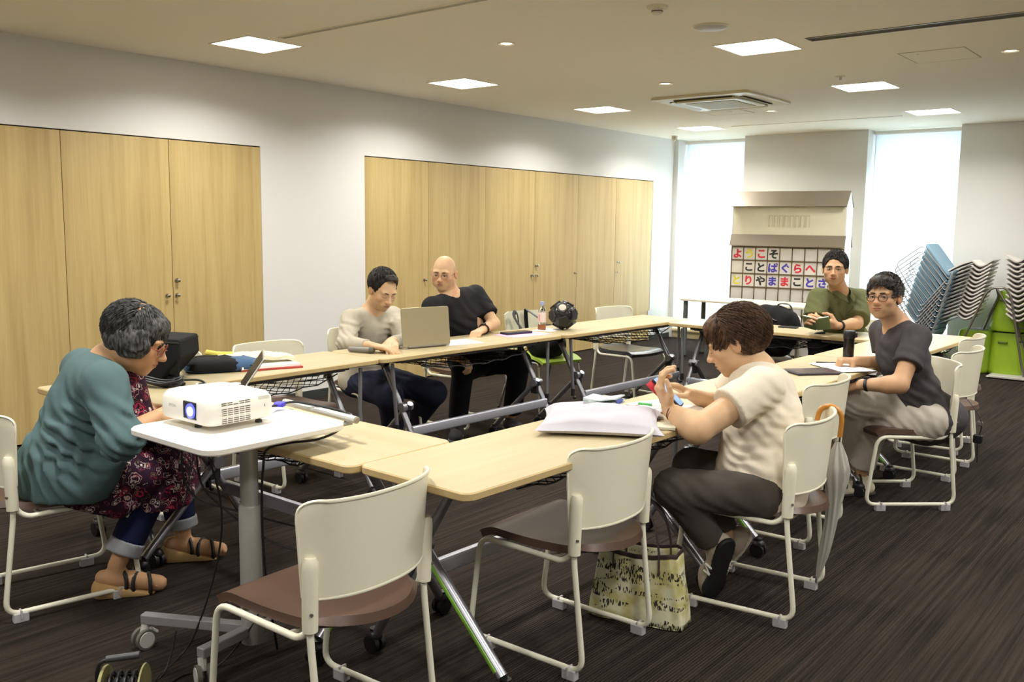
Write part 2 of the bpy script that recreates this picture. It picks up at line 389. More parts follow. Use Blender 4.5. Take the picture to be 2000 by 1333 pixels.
# ------------------------------------------------------------ ceiling fittings
LAMP_EM = mat('lamp_diffuser', (255,252,240), .5, emit=(255,250,236), es=6)
LAMP_FR = mat('lamp_frame', (236,232,220), .4)
lamp_lab = ['square ceiling lamp nearest the camera in the cupboard-side row','second square ceiling lamp in the cupboard-side row','third square ceiling lamp in the cupboard-side row','square ceiling lamp in the corner before the kana board window',
  'large-looking square ceiling lamp beside the long line vent at upper right','middle square ceiling lamp of the right-hand row','square ceiling lamp in front of the right-hand window']
def make_lamp():
    t = thing('ceiling_lamp', lamp_lab[0], 'lamp', (0,0,H), 0, 'square recessed ceiling lamps')
    f = MB()
    for sx,sy in ((1,0),(-1,0),(0,1),(0,-1)):
        f.box((sx*(LS+.002),sy*(LS+.002),.022),(.012 if sx else LS*2+.016,.012 if sy else LS*2+.016,.05))
    obj('frame', f, LAMP_FR, t, smooth=False)
    d = MB(); slab(d, LS*2-.008, LS*2-.008, .006, .02, .004, .002); obj('diffuser', d, LAMP_EM, t)
    ld = bpy.data.lights.new('lamp','AREA'); ld.shape = 'SQUARE'; ld.size = LS*2-.04; ld.energy = LAMP_W; ld.color = LAMP_COL; ld.spread = math.radians(150)
    lo = bpy.data.objects.new('lamp_light', ld); COL.objects.link(lo); lo.parent = t; lo.location = (0,0,-.004)
    return t
lp = make_lamp()
for i,(x,y) in enumerate(LAMPS):
    if i == 0: lp.location = (x,y,H)
    else:
        dup(lp, (x,y,H), 0, lamp_lab[i] if i < 7 else 'square ceiling lamp out of view, '+['','','','','','','','near end of the cupboard side','above the front chairs','above the camera side tables','right-hand row beside the near tables','right-hand row beside the middle tables','right-hand row beside the far tables','right-hand row at the windows','right-hand row near the camera','behind the camera by the cupboards','behind the camera in the middle','behind the camera to the right','far right near end','far right far end'][i])
DEM = mat('downlight_glow', (255,252,240), .5, emit=(255,246,226), es=9)
dl_lab = ['round ceiling downlight between the two nearest square lamps','round ceiling downlight in front of the air-conditioning cassette','round ceiling downlight just beyond the air-conditioning cassette','round ceiling downlight at the far right under the line vent','round ceiling downlight beyond the right edge','round ceiling downlight above the near table']
def make_down():
    t = thing('downlight', dl_lab[0], 'lamp', (0,0,H), 0, 'small round ceiling downlights')
    r = MB(); r.rings([[(a*math.cos(2*PI*k/28),a*math.sin(2*PI*k/28),z) for k in range(28)] for a,z in ((.036,.0),(.058,-.001),(.060,-.004),(.05,-.006),(.044,-.002),(.044,.04))], caps=False); obj('trim_ring', r, LAMP_FR, t)
    g = MB(); g.lathe([(.001,.012),(.044,.012),(.044,.03),(.001,.03)], 24); obj('bulb', g, DEM, t)
    ld = bpy.data.lights.new('spot','SPOT'); ld.energy = 18; ld.spot_size = math.radians(95); ld.spot_blend = .6; ld.shadow_soft_size = .04; ld.color = LAMP_COL
    lo = bpy.data.objects.new('spot_light', ld); COL.objects.link(lo); lo.parent = t; lo.location = (0,0,-.012)
    return t
dl = make_down()
for i,(x,y) in enumerate(DOWN):
    if i == 0: dl.location = (x,y,H)
    else: dup(dl, (x,y,H), 0, dl_lab[i])
VENT = mat('vent_grey', (150,146,134), .45, .3); VENTD = mat('vent_dark', (112,104,84), .7)
for i,(a,b2,c,d,n) in enumerate(SLOTS):
    t = thing('line_vent', ['thin line vent in the ceiling starting beside the nearest square lamp','wide ribbed line vent in the ceiling at upper right','thin line slot in the ceiling before the windows'][i], 'vent', ((a+b2)/2,(c+d)/2,H))
    L2, Wd = b2-a, d-c
    m_ = MB(); m_.box((0,0,.045),(L2-.004,Wd-.004,.02)); obj('back_plate', m_, VENTD, t, smooth=False)
    fr = MB()
    for s in (-1,1): fr.box((0,s*(Wd/2-.003),.015),(L2,.006,.04)); fr.box((s*(L2/2-.003),0,.015),(.006,Wd,.04))
    obj('frame', fr, VENT if n > 1 else CEIL, t, smooth=False)
    if Wd > .03:
        bm_ = MB(); bm_.box((0,0,0),(L2-.012,.01,.02)); me = mesh_of('blade', bm_, VENT, False)
        for k in range(n):
            yy = (-.5+(k+1)/(n+1))*Wd
            o2 = obj('blade', me, None, t, loc=(0,yy,.014))
# air-conditioning cassette
ACW = mat('cassette_white', (222,214,184), .4); ACG = mat('cassette_grille', (176,164,116), .6, var=.1, vscale=60); ACD = mat('cassette_slot', (70,62,48), .6)
t = thing('ceiling_cassette', 'square air-conditioning cassette in the middle of the ceiling', 'air conditioner', (AC[0],AC[1],H), 0)
p = MB(); slab(p, .92,.92,-.022,0,.03,.004); obj('panel', p, ACW, t)
p = MB()
for rz in range(4):
    T = rotz(rz*PI/2); p.add(*(lambda q:(q.v,q.f))(MB().box((0,.335,-.024),(.56,.05,.006))), T)
obj('air_slot', p, ACD, t, smooth=False)
for rz in range(4):
    p = MB(); p.box((0,0,0),(.56,.035,.005), xf(rx=math.radians(-22))); o2 = obj('flap', p, ACW, t, smooth=False); o2.rotation_euler = (0,0,rz*PI/2); a = rz*PI/2; o2.location = (-math.sin(a)*.345, math.cos(a)*.345, -.033)
p = MB(); slab(p, .58,.58,-.04,-.02,.02,.005); obj('intake_frame', p, ACW, t)
p = MB(); slab(p, .46,.46,-.044,-.038,.01,.001); gr = obj('intake_grille', p, ACG, t)
# access hatches
for i,(x0,x1,y0,y1,lab) in enumerate(((-1.94,-1.545,6.265,6.70,'flush square access hatch in the ceiling at upper right'),(-4.42,-4.0,8.19,8.62,'flush square access hatch in the ceiling behind the cassette'))):
    t = thing('access_hatch', lab, 'hatch', ((x0+x1)/2,(y0+y1)/2,H)); w2,d2 = x1-x0,y1-y0
    p = MB()
    for s in (-1,1): p.box((s*w2/2,0,-.001),(.005,d2,.003)); p.box((0,s*d2/2,-.001),(w2,.005,.003))
    obj('rim', p, mat('hatch_rim',(176,166,142),.6), t, smooth=False)
    p = MB(); p.box((0,0,-.0012),(w2-.01,d2-.01,.0024)); obj('hatch_panel', p, CEIL, t, smooth=False)
    p = MB(); p.cyl((-.1,-d2*.3,-.0035),(-.1,-d2*.3,-.001),.008,12); obj('latch', p, VENT, t)
DET = mat('detector_cream', (226,218,196), .5)
def disc_thing(name, lab, cat, x, y, profs):
    t = thing(name, lab, cat, (x,y,H))
    for nm, prof, mm in profs:
        p = MB(); p.lathe([(max(r,.0005),z) for r,z in prof], 28); obj(nm, p, mm, t)
disc_thing('smoke_detector','round smoke detector on the ceiling near the top edge','detector',-2.529,4.246,[('base',[(0,-.012),(.052,-.012),(.056,-.004),(.056,0)],DET),('sensor',[(0,-.042),(.022,-.042),(.028,-.034),(.03,-.012)],DET),('sensor_ring',[(0,-.03),(.03,-.03),(.03,-.024),(0,-.024)],mat('detector_dark',(90,84,70),.5))])
disc_thing('ceiling_speaker','flat round white speaker disc in the ceiling beside a square lamp','speaker',-2.535,4.84,[('rim',[(0,-.006),(.098,-.008),(.104,-.003),(.104,0)],DET),('grille',[(0,-.02),(.05,-.019),(.085,-.012),(.094,-.006)],mat('speaker_grille',(206,204,200),.5))])
disc_thing('sprinkler','small sprinkler head on the ceiling between two right-hand lamps','sprinkler',-2.55,6.939,[('plate',[(0,-.004),(.035,-.005),(.04,0)],DET),('head',[(0,-.03),(.01,-.028),(.01,-.004)],CHROME)])
disc_thing('hatch_sensor','tiny round sensor on the ceiling behind the cassette','sensor',-4.15,8.4,[('plate',[(0,-.008),(.02,-.006),(.024,0)],DET)])
t = thing('security_camera','small cream security camera in the ceiling corner above the window','camera',(-5.80,10.25,H))
p = MB(); p.lathe([(.0005,-.05),(.03,-.05),(.034,-.04),(.036,0)],20); obj('housing', p, mat('camera_tan',(190,176,158),.5), t)
p = MB(); p.ball((0,-.012,-.05),(.022,.022,.02)); obj('lens', p, DET, t)
# ------------------------------------------------------------ folding tables in a ring
TD, TZ = .46, .72
GREENSTRIP = mat('green_inlay', (132,190,62), .4)
NET = mat('net_cord', (20,18,16), .8)
def table_meshes(Ln):
    M = {}
    a = MB(); a.cur = 0; slab(a, Ln, TD, TZ-.026, TZ, .035, .004)
    # top face birch, sides edge band
    me = mesh_of('tabletop', a, [WOOD_EDGE, WOOD_TOP])
    for p in me.polygons:
        if p.normal.z > .9: p.material_index = 1
    M['tabletop'] = me
    for end in (-1, 1):
        u = end*(Ln/2-.20); leg1 = MB(); leg2 = MB()
        leg1.tube([(u,.0,.675),(u,.37,.075)], .0165, 14)                # seat-side top to inner floor
        leg2.tube([(u+end*-.03,.20,.44),(u+end*-.03,-.165,.085)], .020, 14, sq=(1,.8))
        M['leg_a%d'%end] = mesh_of('leg', leg1, ALU); M['leg_b%d'%end] = mesh_of('leg', leg2, ALU)
        g = MB(); d = Vector((0,-.365,-.355)).normalized()
        side = end*.0165
        g.tube([(u-end*.03+side,.18,.42),(u-end*.03+side,-.15,.10)], .008, 8, sq=(.6,1)); M['strip%d'%end] = mesh_of('inlay', g, GREENSTRIP)
        s = MB(); s.tube([(u+end*.09,.185,.68),(u+end*.07,.20,.33)], .011, 12); M['strut%d'%end] = mesh_of('strut', s, ALU)
        k = MB(); k.tube([(u+end*.07,.20,.335),(u+end*.07,.20,.285)], .0135, 12); k.ball((u+end*.07,.215,.275),.012)
        M['clip%d'%end] = mesh_of('strut_clip', k, BLACKP)
        h = MB(); h.tube([(u-end*.055,.178,.42),(u+end*.02,.178,.42)], .026, 14); M['hub%d'%end] = mesh_of('hub', h, ALU)
        h = MB(); h.tube([(u-end*.012,.178,.42),(u-end*.036,.178,.42)], .029, 14); h.box((u-end*.024,.17,.375),(.02,.05,.06)); M['hubring%d'%end] = mesh_of('latch', h, BLACKP)
        br = MB(); br.box((u,.0,TZ-.037),(.07,.32,.022)); br.box((u,0,TZ-.062),(.045,.07,.03)); M['bracket%d'%end] = mesh_of('bracket', br, BLACKP, False)
        co = MB(); p0, p1 = Vector((u,0,.675)), Vector((u,.37,.075)); dd = (p1-p0).normalized()
        co.tube([p0+dd*.02,p0+dd*.05],.021,14); co.box(tuple(p0+dd*.05+Vector((0,-.018,0))),(.016,.016,.03)); M['collar%d'%end] = mesh_of('collar', co, BLACKP)
        for nm, (px,py) in (('ca',(u,.385)),('cb',(u-end*.03,-.18))):
            c = MB()
            for sx in (-.014,.014): c.tube([(px+sx-.008,py,.032),(px+sx+.008,py,.032)], .032, 18)
            c.tube([(px,py,.03),(px,py,.085)], .017, 10); c.ball((px,py,.058),(.026,.03,.024)); M['%s%d'%(nm,end)] = mesh_of('caster', c, BLACKP)
    b = MB(); b.rings([[(x, .245+.016*math.copysign(abs(math.cos(a))**.4,math.cos(a)), .29+.028*math.copysign(abs(math.sin(a))**.4,math.sin(a))) for a in [2*PI*k/16 for k in range(16)]] for x in (-Ln/2+.2, Ln/2-.2)]); M['beam'] = mesh_of('beam', b, ALU_L)
    rl = MB()
    for v in (-.16,.16): rl.tube([(-Ln/2+.2,v,TZ-.045),(Ln/2-.2,v,TZ-.045)], .008, 8)
    M['rail'] = mesh_of('net_rail', rl, ALU)
    # sagging string net shelf: diagonal cords with a slack front edge
    n = MB(); U = Ln/2-.28; V0, V1 = -.17, .20
    def zz(u,v): return TZ-.05-.064*max(0,1-(u/U)**2)**.6*(.45+.55*min(1,max(0,(v-V0)/(V1-V0)))) - .006*math.sin(u*37+v*50)
    rr = random.Random(3); st = .042
    k = -int((2*U+.4)/st)
    for sgn in (1,-1):
        for i in range(k, -k):
            c0 = i*st; P = []
            for q in range(9):
                v = V0+(V1-V0)*q/8; u = c0+sgn*(v-V0)*1.0
                if abs(u) <= U: P.append((u+rr.uniform(-.003,.003), v, zz(u,v)))
            if len(P) > 2: n.tube(P, .0021, 3, caps=False)
    n.tube([(-U+2*U*q/24, V1, zz(-U+2*U*q/24,V1)) for q in range(25)], .0035, 5)
    n.tube([(-U+2*U*q/24, V0, zz(-U+2*U*q/24,V0)) for q in range(25)], .003, 5)
    M['net'] = mesh_of('net_shelf', n, NET)
    return M
TM = {}
def make_table(lab, cx, cy, rz, Ln, strip=(-1,), group='folding tables joined in a ring'):
    k = round(Ln,2)
    if k not in TM: TM[k] = table_meshes(Ln)
    M = TM[k]; t = thing('folding_table', lab, 'table', (cx,cy,0), rz, group)
    obj('tabletop', M['tabletop'], None, t)
    for e in (-1,1):
        l1 = obj('leg', M['leg_a%d'%e], None, t); l2 = obj('leg', M['leg_b%d'%e], None, t)
        obj('collar', M['collar%d'%e], None, l1); obj('caster', M['ca%d'%e], None, l1); obj('caster', M['cb%d'%e], None, l2)
        if e in strip: q = obj('inlay', M['strip%d'%e], None, l2); q['label'] = 'lime green inlay strip'
        s = obj('strut', M['strut%d'%e], None, t); obj('strut_clip', M['clip%d'%e], None, s)
        hb = obj('hub', M['hub%d'%e], None, t); obj('latch', M['hubring%d'%e], None, hb)
        obj('bracket', M['bracket%d'%e], None, t)
    obj('beam', M['beam'], None, t); rl = obj('net_rail', M['rail'], None, t)
    q = obj('net_shelf', M['net'], None, t); q['kind'] = 'stuff'
    return t
make_table('pale wood folding table beside the cupboards carrying the black case and blue sleeve bag', -3.885, 2.55, -PI/2, 1.62)
make_table('pale wood folding table under the open silver laptop', -3.852, 4.165, -PI/2-math.radians(1.6), 1.6)
make_table('pale wood folding table carrying the black ball and the drink bottle', -3.785, 5.79, -PI/2-math.radians(2.2), 1.63)
make_table('pale wood folding table running behind the projector cart, its top partly in the cart shadow', -2.863, 2.005, 0, 1.575, strip=(1,))
make_table('pale wood folding table carrying the lavender cushion', -1.832, 2.655, PI/2-math.radians(1.1), 1.70)
make_table('pale wood folding table carrying the tablet and the tumbler', -1.792, 4.362, PI/2-math.radians(1.1), 1.70)
make_table('pale wood folding table behind the grey-shirted man, ending at the far corner', -1.750, 6.068, PI/2-math.radians(1.1), 1.70)
make_table('pale wood folding table at the far end where the olive-shirted man leans', -2.742, 6.425, PI, 1.55)

# ------------------------------------------------------------ sled-base chairs (faces local +Y, back posts at y=0)
HWC = .215
def chair_meshes():
    M = {}
    for s in (-1,1):
        x = s*HWC; m = MB()
        P = [(x,0,.50),(x,0,.40),(x,-.045,.034),(x,.43,.034),(x,.385,.392),(x,.045,.385),(x*.98,.012,.41),(x*.97,.004,.45)]
        m.tube(fillet(P,.055,6), .0098, 12); M['side%d'%s] = mesh_of('side_frame', m, WFR)
        so = MB(); so.rings([[(x+s*.001+a*math.cos(q), -.002+.0205*b_*math.sin(q)+dy, z) for q in [2*PI*k/16 for k in range(16)]] for z,a,b_,dy in
            ((.418,.0195,1,0),(.44,.0205,1.02,0),(.52,.021,1.05,-.002),(.58,.0215,1.05,-.004),(.602,.020,.95,-.005),(.613,.014,.7,-.005))])
        M['sock%d'%s] = mesh_of('back_socket', so, WPL)
        sc = MB(); sc.tube([(x+s*.012,-.018,.47),(x+s*.014,-.0245,.47)], .0045, 8); M['screw%d'%s] = mesh_of('screw', sc, mat('screw_grey',(120,118,110),.4,.6))
        for nm, y in (('r',.005),('f',.35)):
            g = MB(); slab(g, .030,.052,.0,.036,.006,.003, T=xf((x,y,0))); g.box((x+s*.004,y,.03),(.03,.006,.03)); M['glide%d%s'%(s,nm)] = mesh_of('glide', g, GLIDE)
    cb = MB(); cb.tube([(-HWC,.30,.385),(HWC,.30,.385)], .008, 8); cb.tube([(-HWC,.09,.382),(HWC,.09,.382)], .008, 8); M['cross'] = mesh_of('crossbar', cb, WFR)
    def seat(u,v):
        # v 0 rear .. 1 front ; rear edge bows out behind the posts
        U = (u-.5)*2; yr = .005-.095*(1-abs(U)**2.2); yf = .40-.015*U*U
        y = yr+(yf-yr)*v; hw = .196+.016*v
        hw = hw*(1-.10*max(0,(.12-v)/.12)**2)
        z = .418-.016*math.sin(PI*min(1,v*1.1))*(1-.5*U*U)+.004*U*U
        if v > .82: z -= .022*((v-.82)/.18)**2
        if v < .1: z += .006*(1-v/.1)
        return (U*hw, y, z)
    s_ = MB(); s_.shell(seat, 21, 21, .026); M['seat'] = mesh_of('seat', s_, BROWN, True, 50)
    def back(u,v):
        U = math.sin((u-.5)*PI); v = math.sin(v*PI/2) if v > 0 else 0; hw = .226+.014*v
        y = -.078*(1-abs(U)**2.4)+.014 - .022*v + (.026*(max(0,abs(U)-.72)/.28)**1.5*v)
        zb = .497+.024*(1-U*U)*0; zt = .760-.022*(1-abs(U))*0-.012*max(0,abs(U)-.8)/.2*0
        # soft corners
        z = zb+(zt-zb)*v
        c = max(0,abs(U)-.80)/.20
        if v > .8: z -= 0
        c2 = min(1,max(0,abs(U)-.86)/.14); z -= (1-math.sqrt(max(0,1-c2*c2)))*.030*v**3
        if v < .15: z += .010*c*c*(1-v/.15)
        if abs(U) > .8 and v > .85: U *= 1-.02*((v-.85)/.15)**2
        return (U*hw, y, z)
    b_ = MB(); b_.shell(back, 35, 13, .007)
    rim = [back(u/34,1) for u in range(35)]; rim = [(p[0],p[1]-.003,p[2]) for p in rim]
    b_.tube(rim, .0052, 6)
    rim = [back(u/24,0) for u in range(2,23)]; b_.tube([(p[0],p[1]-.002,p[2]) for p in rim], .0048, 6)
    for s in (0,24): b_.tube([(back(s/24,v/12)[0],back(s/24,v/12)[1]-.001,back(s/24,v/12)[2]) for v in range(13)], .0045, 6)
    M['back'] = mesh_of('backrest', b_, WPL, True, 60)
    return M
CM = chair_meshes()
def chair(lab, x, y, face, seatmat=None, group='cream sled-base chairs around the tables', name='stacking_chair'):
    """face = heading angle of the sitter, measured from world +Y counter-clockwise"""
    t = thing(name, lab, 'chair', (x,y,0), face, group)
    st = obj('seat', CM['seat'], None, t)
    if seatmat:
        me = CM['seat'].copy(); me.materials.clear(); me.materials.append(seatmat); st.data = me
    obj('backrest', CM['back'], None, t)
    for s in (-1,1):
        sf = obj('side_frame', CM['side%d'%s], None, t)
        so = obj('back_socket', CM['sock%d'%s], None, t); obj('screw', CM['screw%d'%s], None, so)
        for q in 'rf': obj('glide', CM['glide%d%s'%(s,q)], None, sf)
    obj('crossbar', CM['cross'], None, t)
    return t
def hd(dx,dy): return math.atan2(-dx,dy)
chair('cream chair with brown seat at the left edge under the woman in the teal cardigan', -3.585, 1.37, hd(.18,.98))
chair('empty cream chair with brown seat nearest the camera, its back to us', -1.805, 1.615, hd(-1,-.05))
chair('empty cream chair with brown seat beside the patterned tote bag', -1.611, 2.507, hd(-1,-.02))
chair('cream chair with brown seat under the woman in the cream tee shirt', -1.275, 3.325, hd(-.99,-.12))
chair('empty cream chair between the cream-shirted woman and the grey-shirted man', -1.525, 4.175, hd(-1,-.03))
chair('cream chair turned outwards under the grey-shirted man', -1.315, 5.19, hd(-.74,-.67))
chair('empty cream chair just behind the grey-shirted man, a strap hanging off it', -1.315, 5.845, hd(-1,0))
chair('farthest cream chair of the right-hand side, behind the black jacket', -1.46, 6.565, hd(-1,-.05))
chair('empty cream chair by the cupboards behind the blue sleeve bag', -4.36, 3.135, hd(1,0))
chair('cream chair mostly hidden behind the black case and the teal cardigan', -4.40, 2.49, hd(1,0))
chair('cream chair under the man in the beige sweater', -4.60, 4.03, hd(.98,-.2))
chair('cream chair under the bald man in the black tee shirt', -4.58, 4.86, hd(1,-.03))
chair('empty cream chair with a glossy dark seat at the far end of the cupboard side', -4.27, 6.60, hd(.985,-.12), mat('dark_vinyl',(42,42,46),.28))
chair('cream chair at the far end behind the olive-shirted man', -2.30, 7.10, hd(0,-1))
chair('cream chair under the black backpack at the far end', -3.02, 7.02, hd(0,-1))
# green-seated chair holding the black bag
t = thing('green_seat_chair', 'chair with a lime green seat and thin chrome legs holding a black bag', 'chair', (-4.50,5.72,0), hd(.97,-.22))
def seatg(u,v):
    U = (u-.5)*2; return (U*(.215-.02*v*v), -.02+.44*v, .43-.03*math.sin(PI*v)*(1-U*U)+.03*U*U*(1-v)+(-.02*((v-.8)/.2)**2 if v > .8 else 0)+.012*math.sin(PI*v))
p = MB(); p.shell(seatg,17,15,.022); obj('seat', p, mat('lime_seat',(160,188,66),.5), t)
p = MB(); p.shell(lambda u,v: (((u-.5)*2)*(.20+.012*v), -.05*(1-((u-.5)*2)**2)-.03*v-.01, .47+.30*v-.02*max(0,abs((u-.5)*2)-.8)/.2*v),17,9,.008); obj('backrest', p, WPL, t)
for s in (-1,1):
    p = MB(); p.tube(fillet([(s*.19,-.03,.5),(s*.20,.02,.41),(s*.20,.38,.41),(s*.225,.42,.005)],.04,5),.0085,10); obj('front_leg', p, CHROME, t)
    p = MB(); p.tube(fillet([(s*.19,.16,.41),(s*.20,.06,.395),(s*.235,-.07,.005)],.04,5),.0085,10); obj('rear_leg', p, CHROME, t)
    for yy in (.42,-.07):
        p = MB(); p.lathe([(.0005,0),(.012,.0),(.012,.02),(.0005,.02)],10,T=xf((s*(.227 if yy > 0 else .236),yy,0))); obj('glide', p, BLACKP, t)
p = MB(); p.box((0,.2,.395),(.3,.3,.012)); obj('seat_pan', p, BLACKP, t, bevel=.004)

# ------------------------------------------------------------ projector cart
CX, CY = -2.50, 1.715
t = thing('projector_cart', 'small white-topped wheeled cart standing in front of the tables under the projector', 'cart', (CX,CY,0))
CZ = .802
p = MB(); slab(p, .47,.525,-.012,.012,.055,.005); tp = obj('cart_top', p, WHITE_L, t, loc=(-.005,-.028,CZ-.012)); 
CART_TOP = tp
CG = mat('cart_grey', (158,156,150), .4, .3); CASTG = mat('caster_grey', (188,184,178), .45)
p = MB(); p.lathe([(.0005,.50),(.029,.50),(.029,CZ-.024),(.0005,CZ-.024)],24); obj('upper_column', p, CG, t)
p = MB(); p.lathe([(.0005,.06),(.036,.06),(.036,.525),(.033,.532),(.0005,.532)],24); obj('lower_column', p, CG, t)
ARM = mat('cart_arm', (150,146,146), .4, .3)
for (ex,ey) in ((-.35,-.195),(.03,-.215),(-.33,.24),(.06,.25)):
    v = Vector((ex,ey,0)); Ld = v.length; a = math.atan2(ey,ex)
    p = MB(); p.box((Ld/2,0,.105),(Ld,.034,.034), rotz(a)); ao = obj('base_arm', p, ARM, t, smooth=False, bevel=.004)
    wa = a+1.1
    dx,dy = math.cos(wa),math.sin(wa); cxp,cyp = ex*.97+dx*.012,ey*.97+dy*.012
    p = MB()
    for s in (-1,1): p.tube([(cxp-dy*s*.008,cyp+dx*s*.008,.036),(cxp-dy*s*.022,cyp+dx*s*.022,.036)],[.035,.035],20)
    obj('caster', p, mat('caster_tyre',(92,92,82),.6), ao)
    p = MB()
    for s in (-1,1): p.tube([(cxp-dy*s*.021,cyp+dx*s*.021,.036),(cxp-dy*s*.0245,cyp+dx*s*.0245,.036)],[.028,.027],20)
    p.tube([(cxp,cyp,.05),(ex*.97,ey*.97,.09)],.014,10); p.tube([(cxp-dx*.05,cyp-dy*.05,.042),(cxp-dx*.026,cyp-dy*.026,.058)],[.007,.011],8)
    obj('caster_cover', p, CASTG, ao)
# silver handle tube along the far edge with its brackets
p = MB(); p.tube([(-.205,.300,CZ-.0),(.222,.268,CZ+.0)],.0125,16); hn = obj('handle_bar', p, mat('handle_silver',(196,196,190),.3,.5), t)
p = MB(); p.tube([(.220,.268,CZ),(.227,.2675,CZ)],.009,14); obj('end_cap', p, mat('cap_tan',(150,140,120),.5), hn)
p = MB()
for xx in (-.15,.17): p.box((xx,.262,CZ-.02),(.02,.05,.008))
obj('handle_bracket', p, CG, hn, smooth=False)

# ------------------------------------------------------------ kana display board (house shaped)
BR = math.radians(8.3)
KW = 1.235
t = thing('kana_display_board', 'tall house-shaped cream display board with rows of kana letter tiles', 'display board', (-4.138,9.893,0), BR)
KP = mat('board_cream', (226,220,196), .6, var=.03); KR = mat('board_roof', (128,116,100), .42, .25); KG = mat('board_grid', (112,92,60), .6); KWH = mat('board_side_white', (236,238,240), .55)
prof = [(.0,0),(.30,0),(.30,1.24),(.30,1.375),(.30,1.69),(.15,1.86),(0,1.69)]
p = MB(); n_ = len(prof)
for s in (-1,1):
    x0 = s*(KW/2); x1 = s*(KW/2+.012)
    vs = [(x0,y,z) for y,z in prof]+[(x1,y,z) for y,z in prof]
    fs = [tuple(range(n_)), tuple(range(2*n_-1,n_-1,-1))]+[(i,(i+1)%n_,n_+(i+1)%n_,n_+i) for i in range(n_)]
    if s > 0: fs = [f[::-1] for f in fs]
    q = MB(); q.add(vs, fs); obj('side_panel', q, KWH, t, smooth=False)
def slope(name, y0,z0,y1,z1,w,th=.008):
    q = MB(); d = Vector((0,y1-y0,z1-z0)); nn = Vector((0,-(z1-z0),(y1-y0))).normalized()*th
    if nn.z < 0: nn = -nn
    a,b2 = Vector((0,y0,z0)),Vector((0,y1,z1)); vs = []
    for sx in (-w/2,w/2):
        for pt in (a,b2,b2+nn,a+nn): vs.append((sx,pt.y,pt.z))
    q.add(vs, [(3,2,1,0),(4,5,6,7),(0,1,5,4),(1,2,6,5),(2,3,7,6),(3,0,4,7)]); return obj(name, q, KR, t, smooth=False)
slope('roof_slope', -.045,1.69,.15,1.862,KW+.03); slope('roof_slope', .345,1.69,.15,1.862,KW+.03)
slope('lower_eave', -.055,1.25,-.001,1.377,KW+.03); slope('lower_eave', .355,1.25,.301,1.377,KW+.03)
q = MB(); q.box((0,.006,1.52),(KW-.002,.012,.34)); q.box((0,.006,1.31),(KW-.002,.012,.14)); up = obj('upper_panel', q, KP, t, smooth=False)
for k in range(8):
    q = MB(); x0 = -.205+k*.0583
    q.box((0,0,0),(.005,.008,.13)); q.box((.018,0,.063),(.036,.008,.005)); q.box((.036,0.002,0),(.003,.004,.13)); o2 = obj('slot', q, mat('slot_shadow',(196,188,160),.6), up, smooth=False, loc=(x0,-.003,1.53))
q = MB(); q.box((0,.294,.85),(KW,.012,1.68)); obj('rear_panel', q, KP, t, smooth=False)
q = MB(); q.box((0,.03,.62),(KW-.004,.02,1.24)); obj('grid_backing', q, KG, t, smooth=False)
NC, NR = 9, 8; cw, rh = KW/NC, .1515
q = MB()
for i in range(NC+1): q.box((-KW/2+i*cw,.004,1.238-rh*NR/2),(.005,.03,rh*NR))
for j in range(NR+1): q.box((0,.000,1.238-j*rh),(KW,.034,.007))
obj('tile_rack', q, KG, t, smooth=False)
tm = MB(); tm.box((0,0,0),(cw-.011,.012,rh-.015)); tme = mesh_of('letter_tile', tm, mat('tile_white',(226,222,216),.55), False)
KC = {'r':mat('kana_red',(206,40,62),.6),'y':mat('kana_yellow',(214,204,50),.6),'k':mat('kana_black',(40,40,38),.6),'b':mat('kana_blue',(72,60,170),.6)}
rows = [[('よ','r'),('う','y'),('こ','r'),('そ','k')],
        [None,('こ','k'),('と','k'),('ば','b'),('ぐ','b'),('ら','r'),('へ','r')],
        [('と','y'),('り','r'),('や','k'),('ま','b'),('ま','r'),('こ','k'),('と','b'),('さ','b')],
        [], [None,('い','r'),('よ','b'),('う','y')], [], [], []]
GL = {}
def glyph(ch, m, size, ext=.0015, off=.0, font=None):
    key = (ch, m.name, size)
    if key in GL: return GL[key]
    cu = bpy.data.curves.new('character','FONT'); cu.body = ch; cu.size = size; cu.extrude = ext; cu.offset = off; cu.align_x = 'CENTER'; cu.align_y = 'CENTER'; cu.resolution_u = 3
    o2 = bpy.data.objects.new('tmp', cu); COL.objects.link(o2); bpy.context.view_layer.update()
    dg = bpy.context.evaluated_depsgraph_get(); me = bpy.data.meshes.new_from_object(o2.evaluated_get(dg)); bpy.data.objects.remove(o2); bpy.data.curves.remove(cu)
    me.name = 'character'; me.materials.clear(); me.materials.append(m); 
    if len(me.vertices):
        co = np.empty(len(me.vertices)*3); me.vertices.foreach_get('co', co); co = co.reshape(-1,3); c0 = (co.min(0)+co.max(0))/2; c0[2] = 0
        co -= c0; me.vertices.foreach_set('co', co.ravel())
    GL[key] = me; return me
for j in range(NR):
    for i in range(NC):
        x = -KW/2+(i+.5)*cw; z = 1.238-(j+.5)*rh
        to = obj('letter_tile', tme, None, t, loc=(x,.006,z))
        if i < len(rows[j]) and rows[j][i]:
            ch, c_ = rows[j][i]; g = obj('character', glyph(ch, KC[c_], .112, .001, .0048), None, to, smooth=False, loc=(0,-.0068,0)); g.rotation_euler = (PI/2,0,0)

